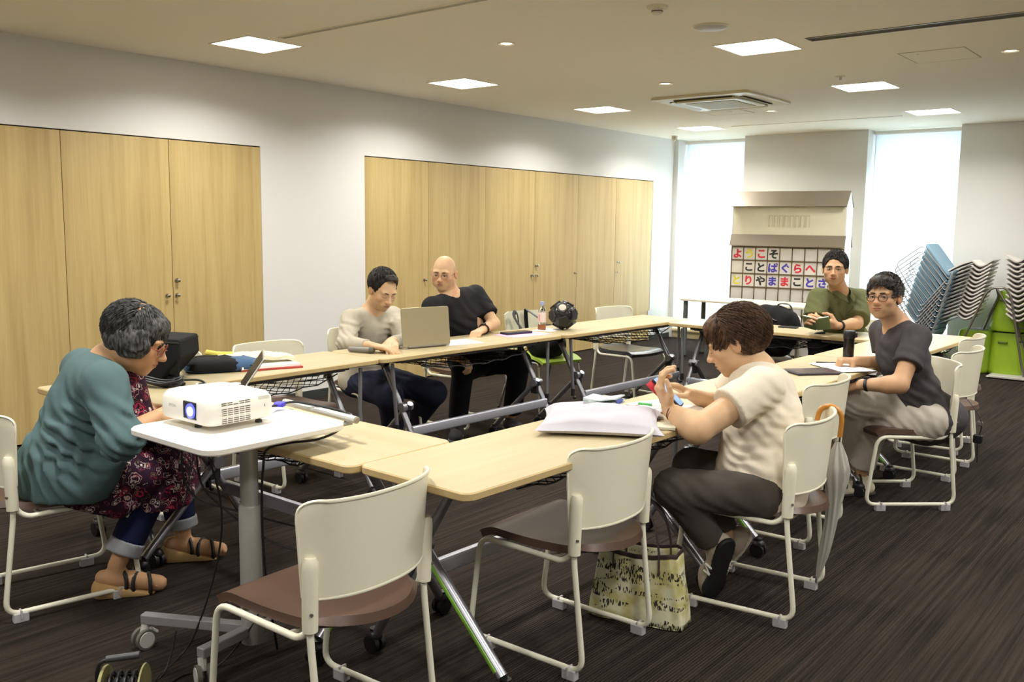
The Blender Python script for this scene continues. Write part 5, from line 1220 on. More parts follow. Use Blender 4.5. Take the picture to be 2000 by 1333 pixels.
# ============================================================ woman in the teal cardigan
def person_teal():
    J = J_('teal'); base = tuple(np.round([J['pelvis'][0],J['pelvis'][1],0],3)); R = hbasis(J['fwd'],0); s = 1.07
    hs = [(J['wrR']+V3((.03,.06,.0)), lambda S: hand(S, J['wrR'], (.25,.9,.05), (-.6,.1,-.6), (-.5,.1,.8), (.4,.5,.4))),
          (J['wrL']+V3((.04,.05,.0)), lambda S: hand(S, J['wrL'], (.75,.6,-.05), (.1,-.3,-.9), (.6,-.7,.2), (.7,.8,.5)))]
    b = make_person('woman with grey-black bobbed hair and glasses in a teal cardigan over a floral dress', J, base, SK3, dict(c=J['c'],R=R,s=s,f=dict(eyes='down',fat=1.12),blush=.35), hands=hs, neck=.056, tw=1.1, arms={'L':(.05,.045,.028),'R':(.052,.046,.029)})
    FL = floral(); m = cloth('teal_knit', (84,106,108), .9, 900, .05)
    # dress: body, front drape and full skirt over the thighs
    S = SDF(); torso(S, J, .90, .92, .05, .0, .95, .0)
    K0,K1 = J['kneeR'],J['kneeL']; Fd = V3((.18,.98,0)); md = (K0+K1)/2
    S.cap(J['hipR']*.8+K0*.2, K0, .095,.100,.06); S.cap(J['hipL'], K1, .105,.100,.06); S.cap(J['pelvis']*.8+md*.2, md-Fd*.03, .11,.11,.06); S.cap(K0,K1,.085,.085,.06)
    for kn in (K0,K1,md): S.cap(kn-Fd*.0+V3((0,0,-.02)), kn+Fd*.01+V3((0,0,-.11)), .092,.104,.05)
    S.cap(J['pelvis']+V3((.12,-.05,-.08)), J['pelvis']+V3((.16,.10,-.16)), .06,.05,.05)
    S.cap(J['fr1'], J['fr2'], .055,.075,.05)
    S.cut((0,0,.325),(0,0,-1)); S.fold(K0+V3((0,0,-.06)),.16,.012,(.9,.3,0),.07); S.fold(K1+V3((0,0,-.06)),.16,.012,(.9,.3,0),.07); S.fold(md,.16,.008,(.7,-.4,.3),.08)
    nb = J['neckb']; nd = J['c']-nb; nd /= np.linalg.norm(nd); S.sub_cap(nb+nd*.01, nb+nd*.2, .066,.085,.01)
    P,F = S.mesh(.009, noise=.001, nscale=22); sobj('floral_dress', (P,F), FL, b, base)
    # cardigan: open at the front
    JJ = dict(J)
    def ex(S):
        P_ = J['pelvis']; S.ell(P_+V3((-.0,-.055,-.02)), (.185,.125,.16), None, .06)
        S.cap(P_+V3((.08,-.05,.04)), P_+V3((.17,-.02,-.04)), .10,.085,.06); S.cap(J['chest']+V3((.06,-.06,-.1)), P_+V3((.2,.02,.04)), .09,.08,.06)
    f = [(J['pelvis']+V3((.08,-.12,.05)),.17,.010,(.8,.5,.25),.06),(J['chest']+V3((.08,-.10,-.12)),.15,.010,(.4,.3,.8),.06),(J['shR']*.3+J['elR']*.7,.10,.010,(.5,.2,.8),.05),(J['elR'],.09,.010,(.3,.5,.6),.04),(J['shR']+V3((-.06,-.03,-.12)),.10,.012,(.6,.2,.7),.05)]
    S = SDF(); f1,u1,f2,u2,ax = torso(S, J, 1.08, 1.18, .06, .0, 1.05, .08)
    for a in 'LR':
        sh,el,wr = J['sh'+a],J['el'+a],J['wr'+a]; S.cap(sh, el, .080,.070,.04); mid = el*.5+wr*.5; dd = (wr-el)/np.linalg.norm(wr-el); S.cap(el, mid+dd*.03, .066,.050,.03); S.cut(mid, dd, (mid+dd*.05,.085))
    ex(S)
    for q in f: S.fold(*q)
    S.sub_cap(nb+nd*.02-f2*.0, nb+nd*.22, .054,.085,.01)
    # open front: remove a wedge in front of the chest
    ft = J['chest']+f2*.17; S.sub_cap(nb+f2*.12, J['pelvis']+f1*.27+u1*.05, .055,.10,.03)
    S.cut((0,0,.420),(0,0,-1)); P,F = S.mesh(.009, noise=.0012, nscale=24); sobj('cardigan', (P,F), m, b, base)
    trousers(J, b, cloth('navy_jeans',(24,28,62),.85,700), base, r=(.08,.06,.070,.062), cuff=.74, name='jeans')
    for a in 'LR':
        kn,an = J['knee'+a],J['ank'+a]; S = SDF(); e0 = kn*.30+an*.70; e1 = kn*.10+an*.90; dd = (an-kn)/np.linalg.norm(an-kn); S.cap(e0,e1,.068,.068,.01); S.cut(e1-dd*.012,dd); S.cut(e0+dd*.01,-dd); P,F = S.mesh(.006); sobj('turned_up_cuff', (P,F), cloth('denim_cuff',(150,152,156),.9,700), b, base)
        # wedge sandal
        toe = J['toe'+a].copy(); toe[2] = 0; an2 = V3((an[0],an[1],0)); d = toe-an2; d /= np.linalg.norm(d); x_ = np.cross(d,UP)
        S = SDF(); hp = an2-d*.05; S.cap(hp+UP*.075, an2+d*.06+UP*.055, .030,.032,.02); S.cap(an2+d*.06+UP*.055, an2+d*.150+UP*.035, .034,.030,.02)
        S.cap(an2+UP*.07, an+UP*.0, .032,.033,.02)
        P,F = S.mesh(.005); sobj('foot', (P,F), SK3, b, base)
        mb = MB()
        for k in range(5): mb.ball(tuple(an2+d*(.168-.006*k)+x_*(.024-.0125*k)*(1 if a == 'L' else -1)+UP*.034-V3(base)), (.0105-.001*k,)*3)
        obj('toe', mb, SK3, b)
        S = SDF(); S.cap(hp+UP*.02, hp+UP*.022+d*.02, .036,.036,.02); S.cap(hp+UP*.02, toe-d*.0+UP*.008, .036,.042,.03); S.cap(hp+UP*.045, an2+d*.08+UP*.02, .034,.036,.03); S.cut((0,0,.0),(0,0,-1)); S.cut(hp+UP*.062,d*.30+UP)
        P,F = S.mesh(.006); sobj('wedge_sole', (P,F), mat('espadrille_sole',(176,142,92),.8,bump=.5,bscale=200), b, base)
        mb = MB()
        for k,tl in ((.02,.6),(.075,-.5),(.115,.3)):
            cc = an2+d*k+UP*(.062-.25*k)-V3(base); mb.tube([tuple(cc+x_*math.cos(q)*.040+UP*math.sin(q)*.042+d*tl*.03*math.cos(q)) for q in [2*PI*j/16 for j in range(16)]], .0085, 6, closed=True)
        obj('sandal_strap', mb, mat('strap_black',(30,26,24),.6), b)
    hm = hair_mat('hair_salt_pepper', (26,25,25), (112,110,106), .34)
    ex2 = lambda S,W_: (S.ell(W_(0,-.045,-.010), V3((.080,.060,.068))*s, R, .03), S.ell(W_(0,.045,.070), V3((.062,.046,.036))*s, R, .03), S.ell(W_(.070,.008,-.004), V3((.033,.062,.064))*s, R, .02), S.ell(W_(-.070,.008,-.004), V3((.033,.062,.064))*s, R, .02))
    cap_ = hair_cap(J['c'],R,s,(.082,.103,.091),(0,-.018,.030), ((0,.112,-.045),(.074,.070,.085)), -.062, .30, ex2, ears=False)
    hl = lambda p: not (p[1] > .074 and p[2] < .020) and p[2] > -.050+.35*p[1]
    lk = hair_locks(J['c'],R,s,2800,.075,lambda p:(p[0]*2.0,.25 if p[1] > -.02 else -.4,-1.0),hl,rad=(.0875,.108,.095),cen=(0,-.019,.030),seed=21,lift=.8,thick=.0026,seg=6)
    sobj('hair', (np.concatenate([cap_[0],lk[0]]), np.concatenate([cap_[1], lk[1]+len(cap_[0])])), hm, b, base)
    eyes_parts(b, J['c'], R, s, base, hm, .7, lash=1); glasses(b, J['c'], R, s, base, (150,70,56), .0016, .0215, .0165, .2)
def floral():
    m = mat('floral_print', (58,30,48), .85, spec=.2); N, L, b = nodes_of(m)
    tc = N.new('ShaderNodeTexCoord'); nz = N.new('ShaderNodeTexNoise'); nz.inputs['Scale'].default_value = 40
    mxv = N.new('ShaderNodeMix'); mxv.data_type = 'VECTOR'; mxv.inputs[0].default_value = .035; L.new(tc.outputs['Object'], nz.inputs['Vector']); L.new(tc.outputs['Object'], mxv.inputs[4]); L.new(nz.outputs['Color'], mxv.inputs[5])
    cur = None; base_c = N.new('ShaderNodeRGB'); base_c.outputs[0].default_value = lin((52,28,46)); cur = base_c.outputs[0]
    for sc, th, cols in ((17, .46, [(190,56,84),(214,190,186),(132,40,60),(200,150,160)]), (38, .42, [(226,206,200),(150,70,90),(120,112,84),(230,214,206)])):
        v = N.new('ShaderNodeTexVoronoi'); v.inputs['Scale'].default_value = sc; L.new(mxv.outputs[1], v.inputs['Vector'])
        ring = N.new('ShaderNodeMath'); ring.operation = 'MULTIPLY'; ring.inputs[1].default_value = 30 if sc < 30 else 18; L.new(v.outputs['Distance'], ring.inputs[0])
        sn = N.new('ShaderNodeMath'); sn.operation = 'SINE'; L.new(ring.outputs[0], sn.inputs[0])
        lt = N.new('ShaderNodeMath'); lt.operation = 'LESS_THAN'; lt.inputs[1].default_value = th; L.new(v.outputs['Distance'], lt.inputs[0])
        cr = N.new('ShaderNodeValToRGB'); cr.color_ramp.interpolation = 'CONSTANT'; e = cr.color_ramp.elements
        e[0].color = lin(cols[0]); e[1].position = .3; e[1].color = lin(cols[1])
        for k_,p_ in ((2,.55),(3,.8)): q = e.new(p_); q.color = lin(cols[k_])
        sc_ = N.new('ShaderNodeSeparateColor'); L.new(v.outputs['Color'], sc_.inputs[0]); L.new(sc_.outputs[0], cr.inputs[0])
        mr = N.new('ShaderNodeMapRange'); mr.inputs[1].default_value = -.2; mr.inputs[2].default_value = .6; L.new(sn.outputs[0], mr.inputs[0])
        ml = N.new('ShaderNodeMath'); ml.operation = 'MULTIPLY'; L.new(lt.outputs[0], ml.inputs[0]); L.new(mr.outputs[0], ml.inputs[1])
        gt = N.new('ShaderNodeMath'); gt.operation = 'GREATER_THAN'; gt.inputs[1].default_value = .12; L.new(sc_.outputs[1], gt.inputs[0])
        m2 = N.new('ShaderNodeMath'); m2.operation = 'MULTIPLY'; L.new(ml.outputs[0], m2.inputs[0]); L.new(gt.outputs[0], m2.inputs[1])
        mx = N.new('ShaderNodeMix'); mx.data_type = 'RGBA'; L.new(m2.outputs[0], mx.inputs[0]); L.new(cur, mx.inputs[6]); L.new(cr.outputs[0], mx.inputs[7]); cur = mx.outputs[2]
    L.new(cur, b.inputs['Base Color']); return m
for fn in (person_beige, person_black, person_olive, person_grey, person_cream, person_teal): fn()
# ------------------------------------------------------------ stacked chairs at the far wall
BLUEF = mat('blue_fabric', (120,150,168), .85, bump=.3, bscale=700, var=.05); GREYS = mat('grey_shell', (216,210,204), .5); GREYD = mat('grey_shell_dark', (136,126,120), .6); CHR2 = mat('chrome_rod', (176,176,176), .3, .7)
ORD = ['topmost','second','third','fourth','fifth','sixth','seventh','eighth','ninth','tenth','eleventh','twelfth','thirteenth','fourteenth','fifteenth']
def ordn(k, n): return 'topmost' if k == 0 else ('lowest' if k == n-1 else ORD[k]+' from the top')
A_, D_, B_, C_ = (-.253*.0,0), (.253,-.345), (-.266,-.211), (.014,-.651)
def blue_chair():
    t = thing('blue_stacked_chair', 'x', 'chair', (0,0,0), 0, 'blue padded chairs stacked at the far window')
    L2 = math.hypot(*D_); ang = math.atan2(D_[1],D_[0]); W2 = .44
    p = MB(); slab(p, L2*.98, W2, -.012, .022, .06, .01, T=Matrix.Translation((D_[0]/2,W2/2+.01,D_[1]/2)) @ Matrix.Rotation(-ang,4,'Y')); obj('seat_pad', p, BLUEF, t)
    p = MB(); slab(p, .11, W2*.96, -.01,.016,.06,.008, T=Matrix.Translation((D_[0]+.03,W2/2+.01,D_[1]+.045)) @ Matrix.Rotation(math.radians(-62),4,'Y')); obj('backrest_pad', p, BLUEF, t)
    for y in (0,W2+.02):
        p = MB(); p.tube(fillet([(D_[0]+.06,y,D_[1]+.10),(D_[0]+.01,y,D_[1]-.015),(A_[0]-.01,y,A_[1]-.012),(B_[0],y,B_[1]),(C_[0],y,C_[1]),(D_[0]-.02,y,D_[1]-.02)],.045,5), .0058, 8); obj('side_frame', p, CHR2, t)
    return t
def grey_chair(sg=1):
    t = thing('grey_stacked_chair', 'x', 'chair', (0,0,0), 0, 'grey shell chairs stacked at the far wall')
    Pf = [(-.36,-.38),(-.31,-.22),(-.25,-.13),(-.12,-.045),(-.02,-.003),(.01,-.002),(.045,-.03),(.08,-.045),(.12,-.03),(.19,.02)]
    Pf = [Vector((sg*a,0,b2)) for a,b2 in Pf]; S_ = spline(Pf, 4); n_ = len(S_)
    p = MB(); p.shell(lambda u,v: tuple(S_[min(n_-1,int(round(u*(n_-1))))]+Vector((0,.02+.34*v,0))), n_, 5, .014); obj('shell', p, GREYS, t)
    p = MB(); p.shell(lambda u,v: tuple(S_[int(n_*.45)+min(int(n_*.5)-1,int(round(u*(n_*.5-1))))]+Vector((0,.04+.30*v,-.014))), 12, 3, .010); obj('under_pad', p, GREYD, t)
    for y in (.0,.38):
        p = MB(); p.tube(fillet([(sg*.02,y,-.02),(-sg*.25,y,-.16),(-sg*.36,y,-.42),(-sg*.46,y,-.46)],.04,4), .006, 8); obj('side_frame', p, CHR2, t)
    return t
b0 = blue_chair(); NB = 12
for k in range(NB):
    loc = (-2.714-.0145*k, 10.0+.001*k, 1.311-.0575*k)
    lab = 'blue padded chair tipped forward in the blue stack, '+ordn(k,NB)
    if k == 0: b0.location = loc; b0['label'] = lab
    else: dup(b0, loc, 0, lab)
g0 = grey_chair(1); NG = 14
for k in range(NG):
    loc = (-2.275-.0085*k, 10.1-.02, 1.148-.0415*k); lab = 'grey shell chair in the stack beside the blue chairs, '+ordn(k,NG)
    if k == 0: g0.location = loc; g0['label'] = lab
    else: dup(g0, loc, 0, lab)
g1 = grey_chair(-1); NH = 13
for k in range(NH):
    loc = (-1.79+.004*k, 10.1-.02, 1.20-.048*k); lab = 'grey shell chair in the stack at the right edge, '+ordn(k,NH)
    if k == 0: g1.location = loc; g1['label'] = lab
    else: dup(g1, loc, 0, lab)
t = thing('stacking_trolley', 'chrome A-shaped chair trolley frame standing between the two grey stacks', 'trolley', (-2.0,10.1,0))
TR = mat('trolley_steel', (136,130,122), .35, .8)
for nm,P in (('handle_tube',[(-.42,0,.03),(-.30,0,.35),(-.13,0,.82),(-.076,0,.888),(.052,0,.90),(.104,0,.81),(.243,0,.137),(.27,0,.03)]),
             ('rear_tube',[(-.34,.3,.03),(-.20,.3,.40),(-.03,.12,.80),(-.03,.0,.885)]),('brace',[(-.03,.0,.885),(.15,.02,.60),(.27,.25,.10)])):
    p = MB(); p.tube(fillet(P,.05,5), .0115, 10); obj(nm, p, TR, t)
p = MB(); slab(p, .34,.30,.012,.022,.01,.002,T=xf((.13,.0,0))); slab(p, .30,.02,.022,.03,.002,.001,T=xf((.13,-.14,0))); obj('base_plate', p, mat('trolley_plate',(196,190,182),.4,.3), t)
for k,z in enumerate((.42,.50,.36)):
    p = MB(); p.tube([(.18,.05,z),(.40,.25,z+.03)], .008, 8); obj('rung', p, TR, t)
def tub(lab, x, y, z0, h_, w0, w1, d=.42):
    t = thing('lime_stool', lab, 'stool', (x,y,z0))
    rs = []
    for f_,zz,k in ((0,.0,.86),(0,.012,.95),(0,.04,1),(.5,h_*.5,1),(1,h_-.05,1),(1,h_-.012,.96),(1,h_,.88)):
        ww = (w0+(w1-w0)*f_)*k; dd = d*(.9+.1*k)*(1-.12*f_); rs.append([(px,py,zz) for px,py in rrect(ww,dd,min(ww,dd)*.30,6)])
    p = MB(); p.rings(rs); obj('shell', p, LIME, t, angle=60)
    p = MB(); slab(p, w0*.80, d*.8, -.0, .006, .08, .002); obj('base_ring', p, mat('lime_dark',(84,104,20),.6), t)
    p = MB(); slab(p, w1*.5, d*.42, h_-.004, h_+.010, .05, .004); obj('seat_pad', p, mat('stool_pad_grey',(150,156,160),.6), t)
    p = MB(); slab(p, .09,.02,-.02,.0,.009,.003,T=xf((-.05,-d*.46,h_*.80),rx=0)); obj('grip', p, mat('lime_dark',(84,104,20),.6), t)
tub('lime green rounded stool, lower of the two stacked by the wall', -1.915, 10.42, .004, .43, .37, .34)
tub('lime green rounded stool, upper of the two stacked by the wall', -1.925, 10.42, .452, .40, .38, .25)
tub('lime green rounded stool half hidden below the first grey stack', -2.24, 10.45, .004, .43, .37, .34)
# ------------------------------------------------------------ things on the tables
ZT = TZ+.0005
def plate(name, lab, cat, cx, cy, w_, d_, h_, rz, m, r=.004, e=.001, z=None, group=None):
    t = thing(name, lab, cat, (cx,cy,ZT if z is None else z), rz, group); p = MB(); slab(p, w_, d_, 0, h_, r, e); obj('body' if name != 'sheet' else 'sheet_body', p, m, t); return t
def flat(name, lab, cat, cx, cy, w_, d_, h_, rz, m, r=.004, e=.0008, z=None, group=None):
    p = MB(); slab(p, w_, d_, 0, h_, r, min(e,h_*.4)); o = obj(name, p, m); o.location = (cx,cy,ZT if z is None else z); o.rotation_euler = (0,0,rz); return tag(o, lab, cat, group)
# projector on the cart
PJ = mat('projector_white', (232,228,218), .38, spec=.5); PJG = mat('projector_side', (214,210,200), .42); DKG = mat('vent_shadow', (92,88,78), .7)
PZ = CZ+.001
prz = math.radians(20)
prz = math.radians(91)
t = thing('projector', 'white projector with a glowing blue lens standing on the cart', 'projector', (-2.586,1.661,PZ), prz)
PW, PDp, PH_ = .335, .255, .098      # local x = optical axis (length seen), lens looks to -x... built with the lens face at -Y
# local frame: lens face at -x side, vented flank at -y side
LX, LY = .248, .278
rs = []
for z,k,r in ((.018,.012,.03),(.024,.0,.035),(.045,-.002,.035),(.085,.0,.035),(.102,.010,.035),(.108,.03,.03)):
    rs.append([(x,y,z+ (.004 if z > .08 else 0)*(1 if x < 0 else 0)) for x,y in rrect(LX-2*k,LY-2*k,r,6)])
p = MB(); p.rings(rs); bd = obj('housing', p, PJ, t, angle=50)
p = MB(); slab(p, LX*.72, LY*.6, .1075,.1105,.02,.001,T=xf((.0,.01,0))); obj('top_cover', p, PJ, bd)
p = MB(); slab(p, .07,.03,.1105,.1125,.006,.0005,T=xf((.07,.03,0))); obj('control_panel', p, PJG, bd)
for k in range(4):
    p = MB(); slab(p, .012,.012,.1105,.1130,.004,.0005,T=xf((.02+.02*k,-.045,0))); obj('control_button', p, PJG, bd)
# lens window on the -x face
p = MB(); p.box((-LX/2-.001,-.040,.062),(.006,.070,.056)); obj('lens_window', p, mat('lens_recess',(26,30,44),.2,spec=.7), bd, smooth=False, bevel=.003)
lg = mat('lens_glow', (120,150,255), .1, emit=(150,170,255), es=5)
p = MB(); p.lathe([(.0005,0),(.024,.0),(.024,.004),(.0005,.006)],24,T=Matrix.Translation((-LX/2-.0045,-.05,.062)) @ Matrix.Rotation(-PI/2,4,'Y')); obj('lens', p, mat('lens_blue',(60,70,150),.08,spec=.8,emit=(90,90,230),es=1.2), bd)
p = MB(); p.lathe([(.0005,0),(.015,.0),(.014,.003),(.0005,.004)],24,T=Matrix.Translation((-LX/2-.0095,-.054,.062)) @ Matrix.Rotation(-PI/2,4,'Y')); obj('lens_light', p, lg, bd)
# vents on the -y flank
p = MB()
for cidx in range(5):
    for r_ in range(11):
        if r_ in (8,): continue
        if r_ == 10 and cidx in (2,): continue
        if cidx == 4 and r_ == 9: pass
        p.box((-.070+cidx*.0215,-LY/2-.0004,.026+r_*.0062),(.0175,.003,.0026))
obj('vent_slots', p, DKG, bd, smooth=False)
p = MB(); p.box((.078,-LY/2-.0003,.088),(.042,.0012,.012)); obj('input_label', p, PJG, bd, smooth=False)
p = MB(); p.box((.08,-LY/2-.0005,.062),(.002,.003,.008)); obj('lock_slot', p, DKG, bd, smooth=False)
for (fx,fy,hh) in ((-.085,-.02,.02),(.085,-.10,.018),(.085,.10,.018)):
    p = MB(); p.lathe([(.0005,0),(.011,0),(.012,.004),(.010,.009),(.006,.010),(.006,.024),(.0005,.024)],14,T=xf((fx,fy,0))); obj('foot', p, mat('foot_dark',(58,56,46),.6), t)
tl = mat('logo_grey', (150,150,148), .5)
def text_on(body_txt, parent, loc, rot, size, m, name='lettering'):
    g = obj(name, glyph(body_txt, m, size, .0002, 0), None, parent, smooth=False, loc=loc); g.rotation_euler = rot; return g
text_on('EPSON', bd, (-LX/2-.0012,.058,.066), (PI/2,0,-PI/2), .013, tl)
text_on('3LCD', bd, (-LX/2-.0012,.052,.048), (PI/2,0,-PI/2), .008, tl)
# cables of the cart
CAB = mat('cable_black', (18,18,18), .5)
def cable(lab, pts, r=.0035, m=CAB, name='cable', n=8, cat='cable', group=None):
    base = Vector(pts[0]); p = MB(); p.tube([q-base for q in spline(pts, n)], r, 8); o = obj(name, p, m); o.location = base; return tag(o, lab, cat, group)
cable('black video cable curving from the projector over the cart edge and down behind the column', [(-2.54,1.80,.835),(-2.59,1.89,.822),(-2.585,1.96,.826),(-2.505,2.0,.818),(-2.395,2.035,.80),(-2.375,1.99,.755),(-2.391,1.91,.732),(-2.43,1.82,.729),(-2.455,1.755,.715),(-2.450,1.735,.66),(-2.462,1.735,.53),(-2.465,1.745,.3),(-2.47,1.79,.012)], .0042)
vg = MB(); vg.box((0,0,0),(.030,.034,.016)); vg.box((-.018,0,0),(.012,.03,.012)); vo = obj('video_plug', vg, mat('vga_blue',(66,58,190),.45), smooth=False, bevel=.003); vo.location = (-2.60,1.915,.822); vo.rotation_euler = (0,0,2.1); tag(vo, 'blue video plug at the rear corner of the projector', 'plug')
for k,P in enumerate(([(-2.72,1.62,.775),(-2.74,1.62,.62),(-2.72,1.66,.52),(-2.6,1.76,.47),(-2.45,1.86,.43),(-2.3,1.95,.40)],
                      [(-2.62,1.60,.775),(-2.63,1.62,.60),(-2.58,1.68,.50),(-2.48,1.77,.40),(-2.38,1.84,.36)],
                      [(-2.60,1.61,.77),(-2.58,1.66,.52),(-2.62,1.66,.3),(-2.66,1.60,.08),(-2.68,1.55,.006),(-2.60,1.42,.005),(-2.50,1.34,.005)],
                      [(-2.44,1.76,.30),(-2.47,1.70,.14),(-2.53,1.60,.006),(-2.56,1.48,.005),(-2.50,1.36,.005),(-2.43,1.28,.005),(-2.30,1.22,.005)],
                      [(-2.64,1.52,.122),(-2.635,1.50,.06),(-2.62,1.46,.005),(-2.58,1.38,.005)])):
    cable(['thick black cable looping under the left side of the cart top','second black cable looping under the cart top','thin black cable hanging down to the carpet left of the column','long black cable trailing over the carpet to the cable reel','thin cable draped over the cart arm'][k], P, .0034 if k < 3 else .003)
cable('two-strand black cord leaving the reel', [(-2.46,1.30,.010),(-2.44,1.36,.006),(-2.50,1.36,.006),(-2.40,1.26,.02)], .005, name='reel_cord')
# cable reel at the lower left edge
t = thing('cable_reel', 'small cable reel with yellowish flanges and black cord at the lower left edge', 'reel', (-2.473,1.253,0), math.radians(46))
t.scale = (.72,.72,.72)
FLG = mat('reel_flange', (150,144,96), .4, .2)
for x in (-.075,.075):
    p = MB(); p.lathe([(.0005,-.002),(.088,-.002),(.100,.004 if x > 0 else -.006),(.103,0),(.100,.006),(.088,.003),(.0005,.003)],36,T=Matrix.Translation((x,0,.115)) @ Matrix.Rotation(PI/2,4,'Y')); obj('flange', p, FLG, t)
p = MB(); rr = .050
P = [(-.064+.128*((i/44)%1 if int(i/44)%2 == 0 else 1-(i/44)%1)*1.0, (rr+.012*int(i/44))*math.cos(i*.62), .115+(rr+.012*int(i/44))*math.sin(i*.62)) for i in range(132)]
p.tube(P, .0062, 6); obj('wound_cord', p, CAB, t)
p = MB(); p.tube([(-.072,0,.115),(.072,0,.115)], .045, 20); obj('drum', p, BLACKP, t)
p = MB(); p.tube(fillet([(-.10,0,.02),(-.10,-.01,.20),(-.085,-.01,.245),(.02,-.01,.262)],.03,5), .009, 10); p.tube([(-.1,-.09,.01),(-.1,.09,.01)],.009,8); p.tube([(.1,-.09,.01),(.1,.09,.01)],.009,8); p.tube([(.1,0,.012),(.1,0,.115)],.009,8); obj('stand_frame', p, BLACKP, t)
p = MB(); p.tube([(-.06,-.01,.254),(.07,-.01,.268)], .0145, 12); obj('grip', p, mat('grip_grey',(60,60,62),.45), t)
# black case behind the woman, standing open on the table
t = thing('black_case', 'tall soft black equipment case standing slanted on the table behind the teal cardigan', 'case', (-3.905,2.245,ZT), math.radians(39.2))
p = MB(); vs = []
for y in (-.13,.13):
    vs += [(-.17,y,0),(.01,y,0),(.115,y,.115),(.110,y,.200),(-.12,y,.210),(-.19,y,.14)]
p.add(vs, [(5,4,3,2,1,0),(6,7,8,9,10,11)]+[(i,(i+1)%6,6+(i+1)%6,6+i) for i in range(6)]); obj('shell', p, BLACKF, t, smooth=False, bevel=.012)
p = MB(); p.tube([(.105,-.135,.115),(.108,-.139,.06),(.10,-.14,.01)],[.005,.006,.008],8); obj('strap', p, BLACKF, t)
p = MB(); p.tube([(-.12,-.131,.193),(.108,-.131,.183)], .004, 6); p.tube([(-.12,.131,.193),(.108,.131,.183)], .004, 6); obj('piping', p, BLACKP, t)
# coil of cable
t = thing('cable_coil', 'coil of thick black cable piled in front of the black case', 'cable', (-3.82,2.14,ZT))
p = MB(); P = []; rr_ = random.Random(5)
for i in range(150):
    a = i*.30; rA = .155+.02*math.sin(i*.21); P.append((rA*math.cos(a)*1.05, .07*math.sin(a)+.02*math.sin(i*.05), .007+.030*(i/150)+.006*math.sin(i*.9)))
p.tube(P, .0055, 6); obj('cord', p, CAB, t)
p = MB(); p.tube(spline([(.10,.05,.02),(.17,.11,.022),(.24,.10,.012),(.25,.03,.007),(.18,-.01,.01),(.05,-.02,.02)],6), .005, 6); obj('loose_loop', p, CAB, t)
for k,(x,y,lab,rz) in enumerate(((-3.70,2.19,'small black plug with pins lying at the table seam',.4),(-3.60,2.245,'small black adapter with a white tip at the table seam',.2))):
    t = thing('adapter_plug', lab, 'plug', (x,y,ZT), rz)
    p = MB(); slab(p, .05,.022,0,.014,.006,.003); obj('plug_body', p, BLACKP, t)
    p = MB(); p.box((-.034,0,.007),(.016,.014,.009)); obj('connector', p, PAPER if k else CHROME, t, bevel=.001)
# pencil case / remote on the front table
flat('eyeglass_case', 'flat black case lying beside the projector on the front table', 'case', -3.43, 2.105, .155,.045,.016, math.radians(30), mat('leather_black',(34,30,30),.4), .012, .004)
# blue and black sleeve bag
t = thing('sleeve_bag', 'black and blue padded laptop sleeve lying on the cupboard-side table', 'bag', (-3.965,2.575,ZT), math.radians(64))
SB_ = mat('sleeve_blue', (58,88,124), .8, bump=.4, bscale=500)
rs = []
for z,k in ((0,.02),(.012,.0),(.035,.0),(.052,.025),(.058,.07)): rs.append([(x,y,z+.010*math.exp(-((x-.05)**2+y*y)/.012)*(z > .03)) for x,y in rrect(.36-2*k,.25-2*k,.06,6)])
p = MB(); p.rings(rs); obj('sleeve', p, SB_, t, angle=60)
rs = []
for z,k in ((.010,.004),(.018,.0),(.045,.002),(.060,.022),(.068,.06)): rs.append([(x-.055+.012,y-.01,z) for x,y in rrect(.27-2*k,.25-2*k,.07,6)])
p = MB(); p.rings(rs); obj('front_pocket', p, BLACKF, t, angle=60)
p = MB(); slab(p, .030,.012,.066,.069,.005,.001,T=xf((-.0,.02,0),rz=.3)); obj('badge', p, mat('badge_silver',(210,210,206),.3,.4), t)
p = MB(); p.tube(spline([(.10,-.11,.03),(.14,-.13,.032),(.17,-.10,.03),(.17,.1,.03)],5), .003, 6); obj('zip', p, BLACKP, t)
# papers, yellow bag, red folder
flat('red_folder', 'red folder at the bottom of the pile of papers beside the blue sleeve', 'folder', -3.870, 2.775, .31,.22,.008, math.radians(70), mat('folder_red',(176,58,50),.5), .004)
flat('paper_stack', 'white papers on the red folder', 'paper', -3.878, 2.765, .30,.215,.014, math.radians(74), PAPER, .003, z=ZT+.0085)
t = thing('cloth_bundle', 'cream and yellow cloth bundle lying over the papers', 'cloth', (-3.93,2.735,ZT+.023), math.radians(62))
p = MB(); p.shell(lambda u,v: (-.20+.40*u, (-.075+.15*v)*(.35+.65*math.sin(PI*(.15+.8*u))), .012+.030*math.sin(PI*u)**.6*(1-.5*(2*v-1)**2)+.005*math.sin(23*u+9*v)), 22, 9, .018); obj('cloth', p, mat('cream_cloth',(228,218,184),.85,bump=.4), t)
p = MB(); p.tube(spline([(-.23,.01,.055),(-.20,.0,.05),(-.16,.0,.04),(-.10,.01,.035)],5), [.006]+[.017]*8+[.020]*6+[.022], 10); obj('yellow_end', p, mat('cloth_yellow',(214,196,90),.8), t)
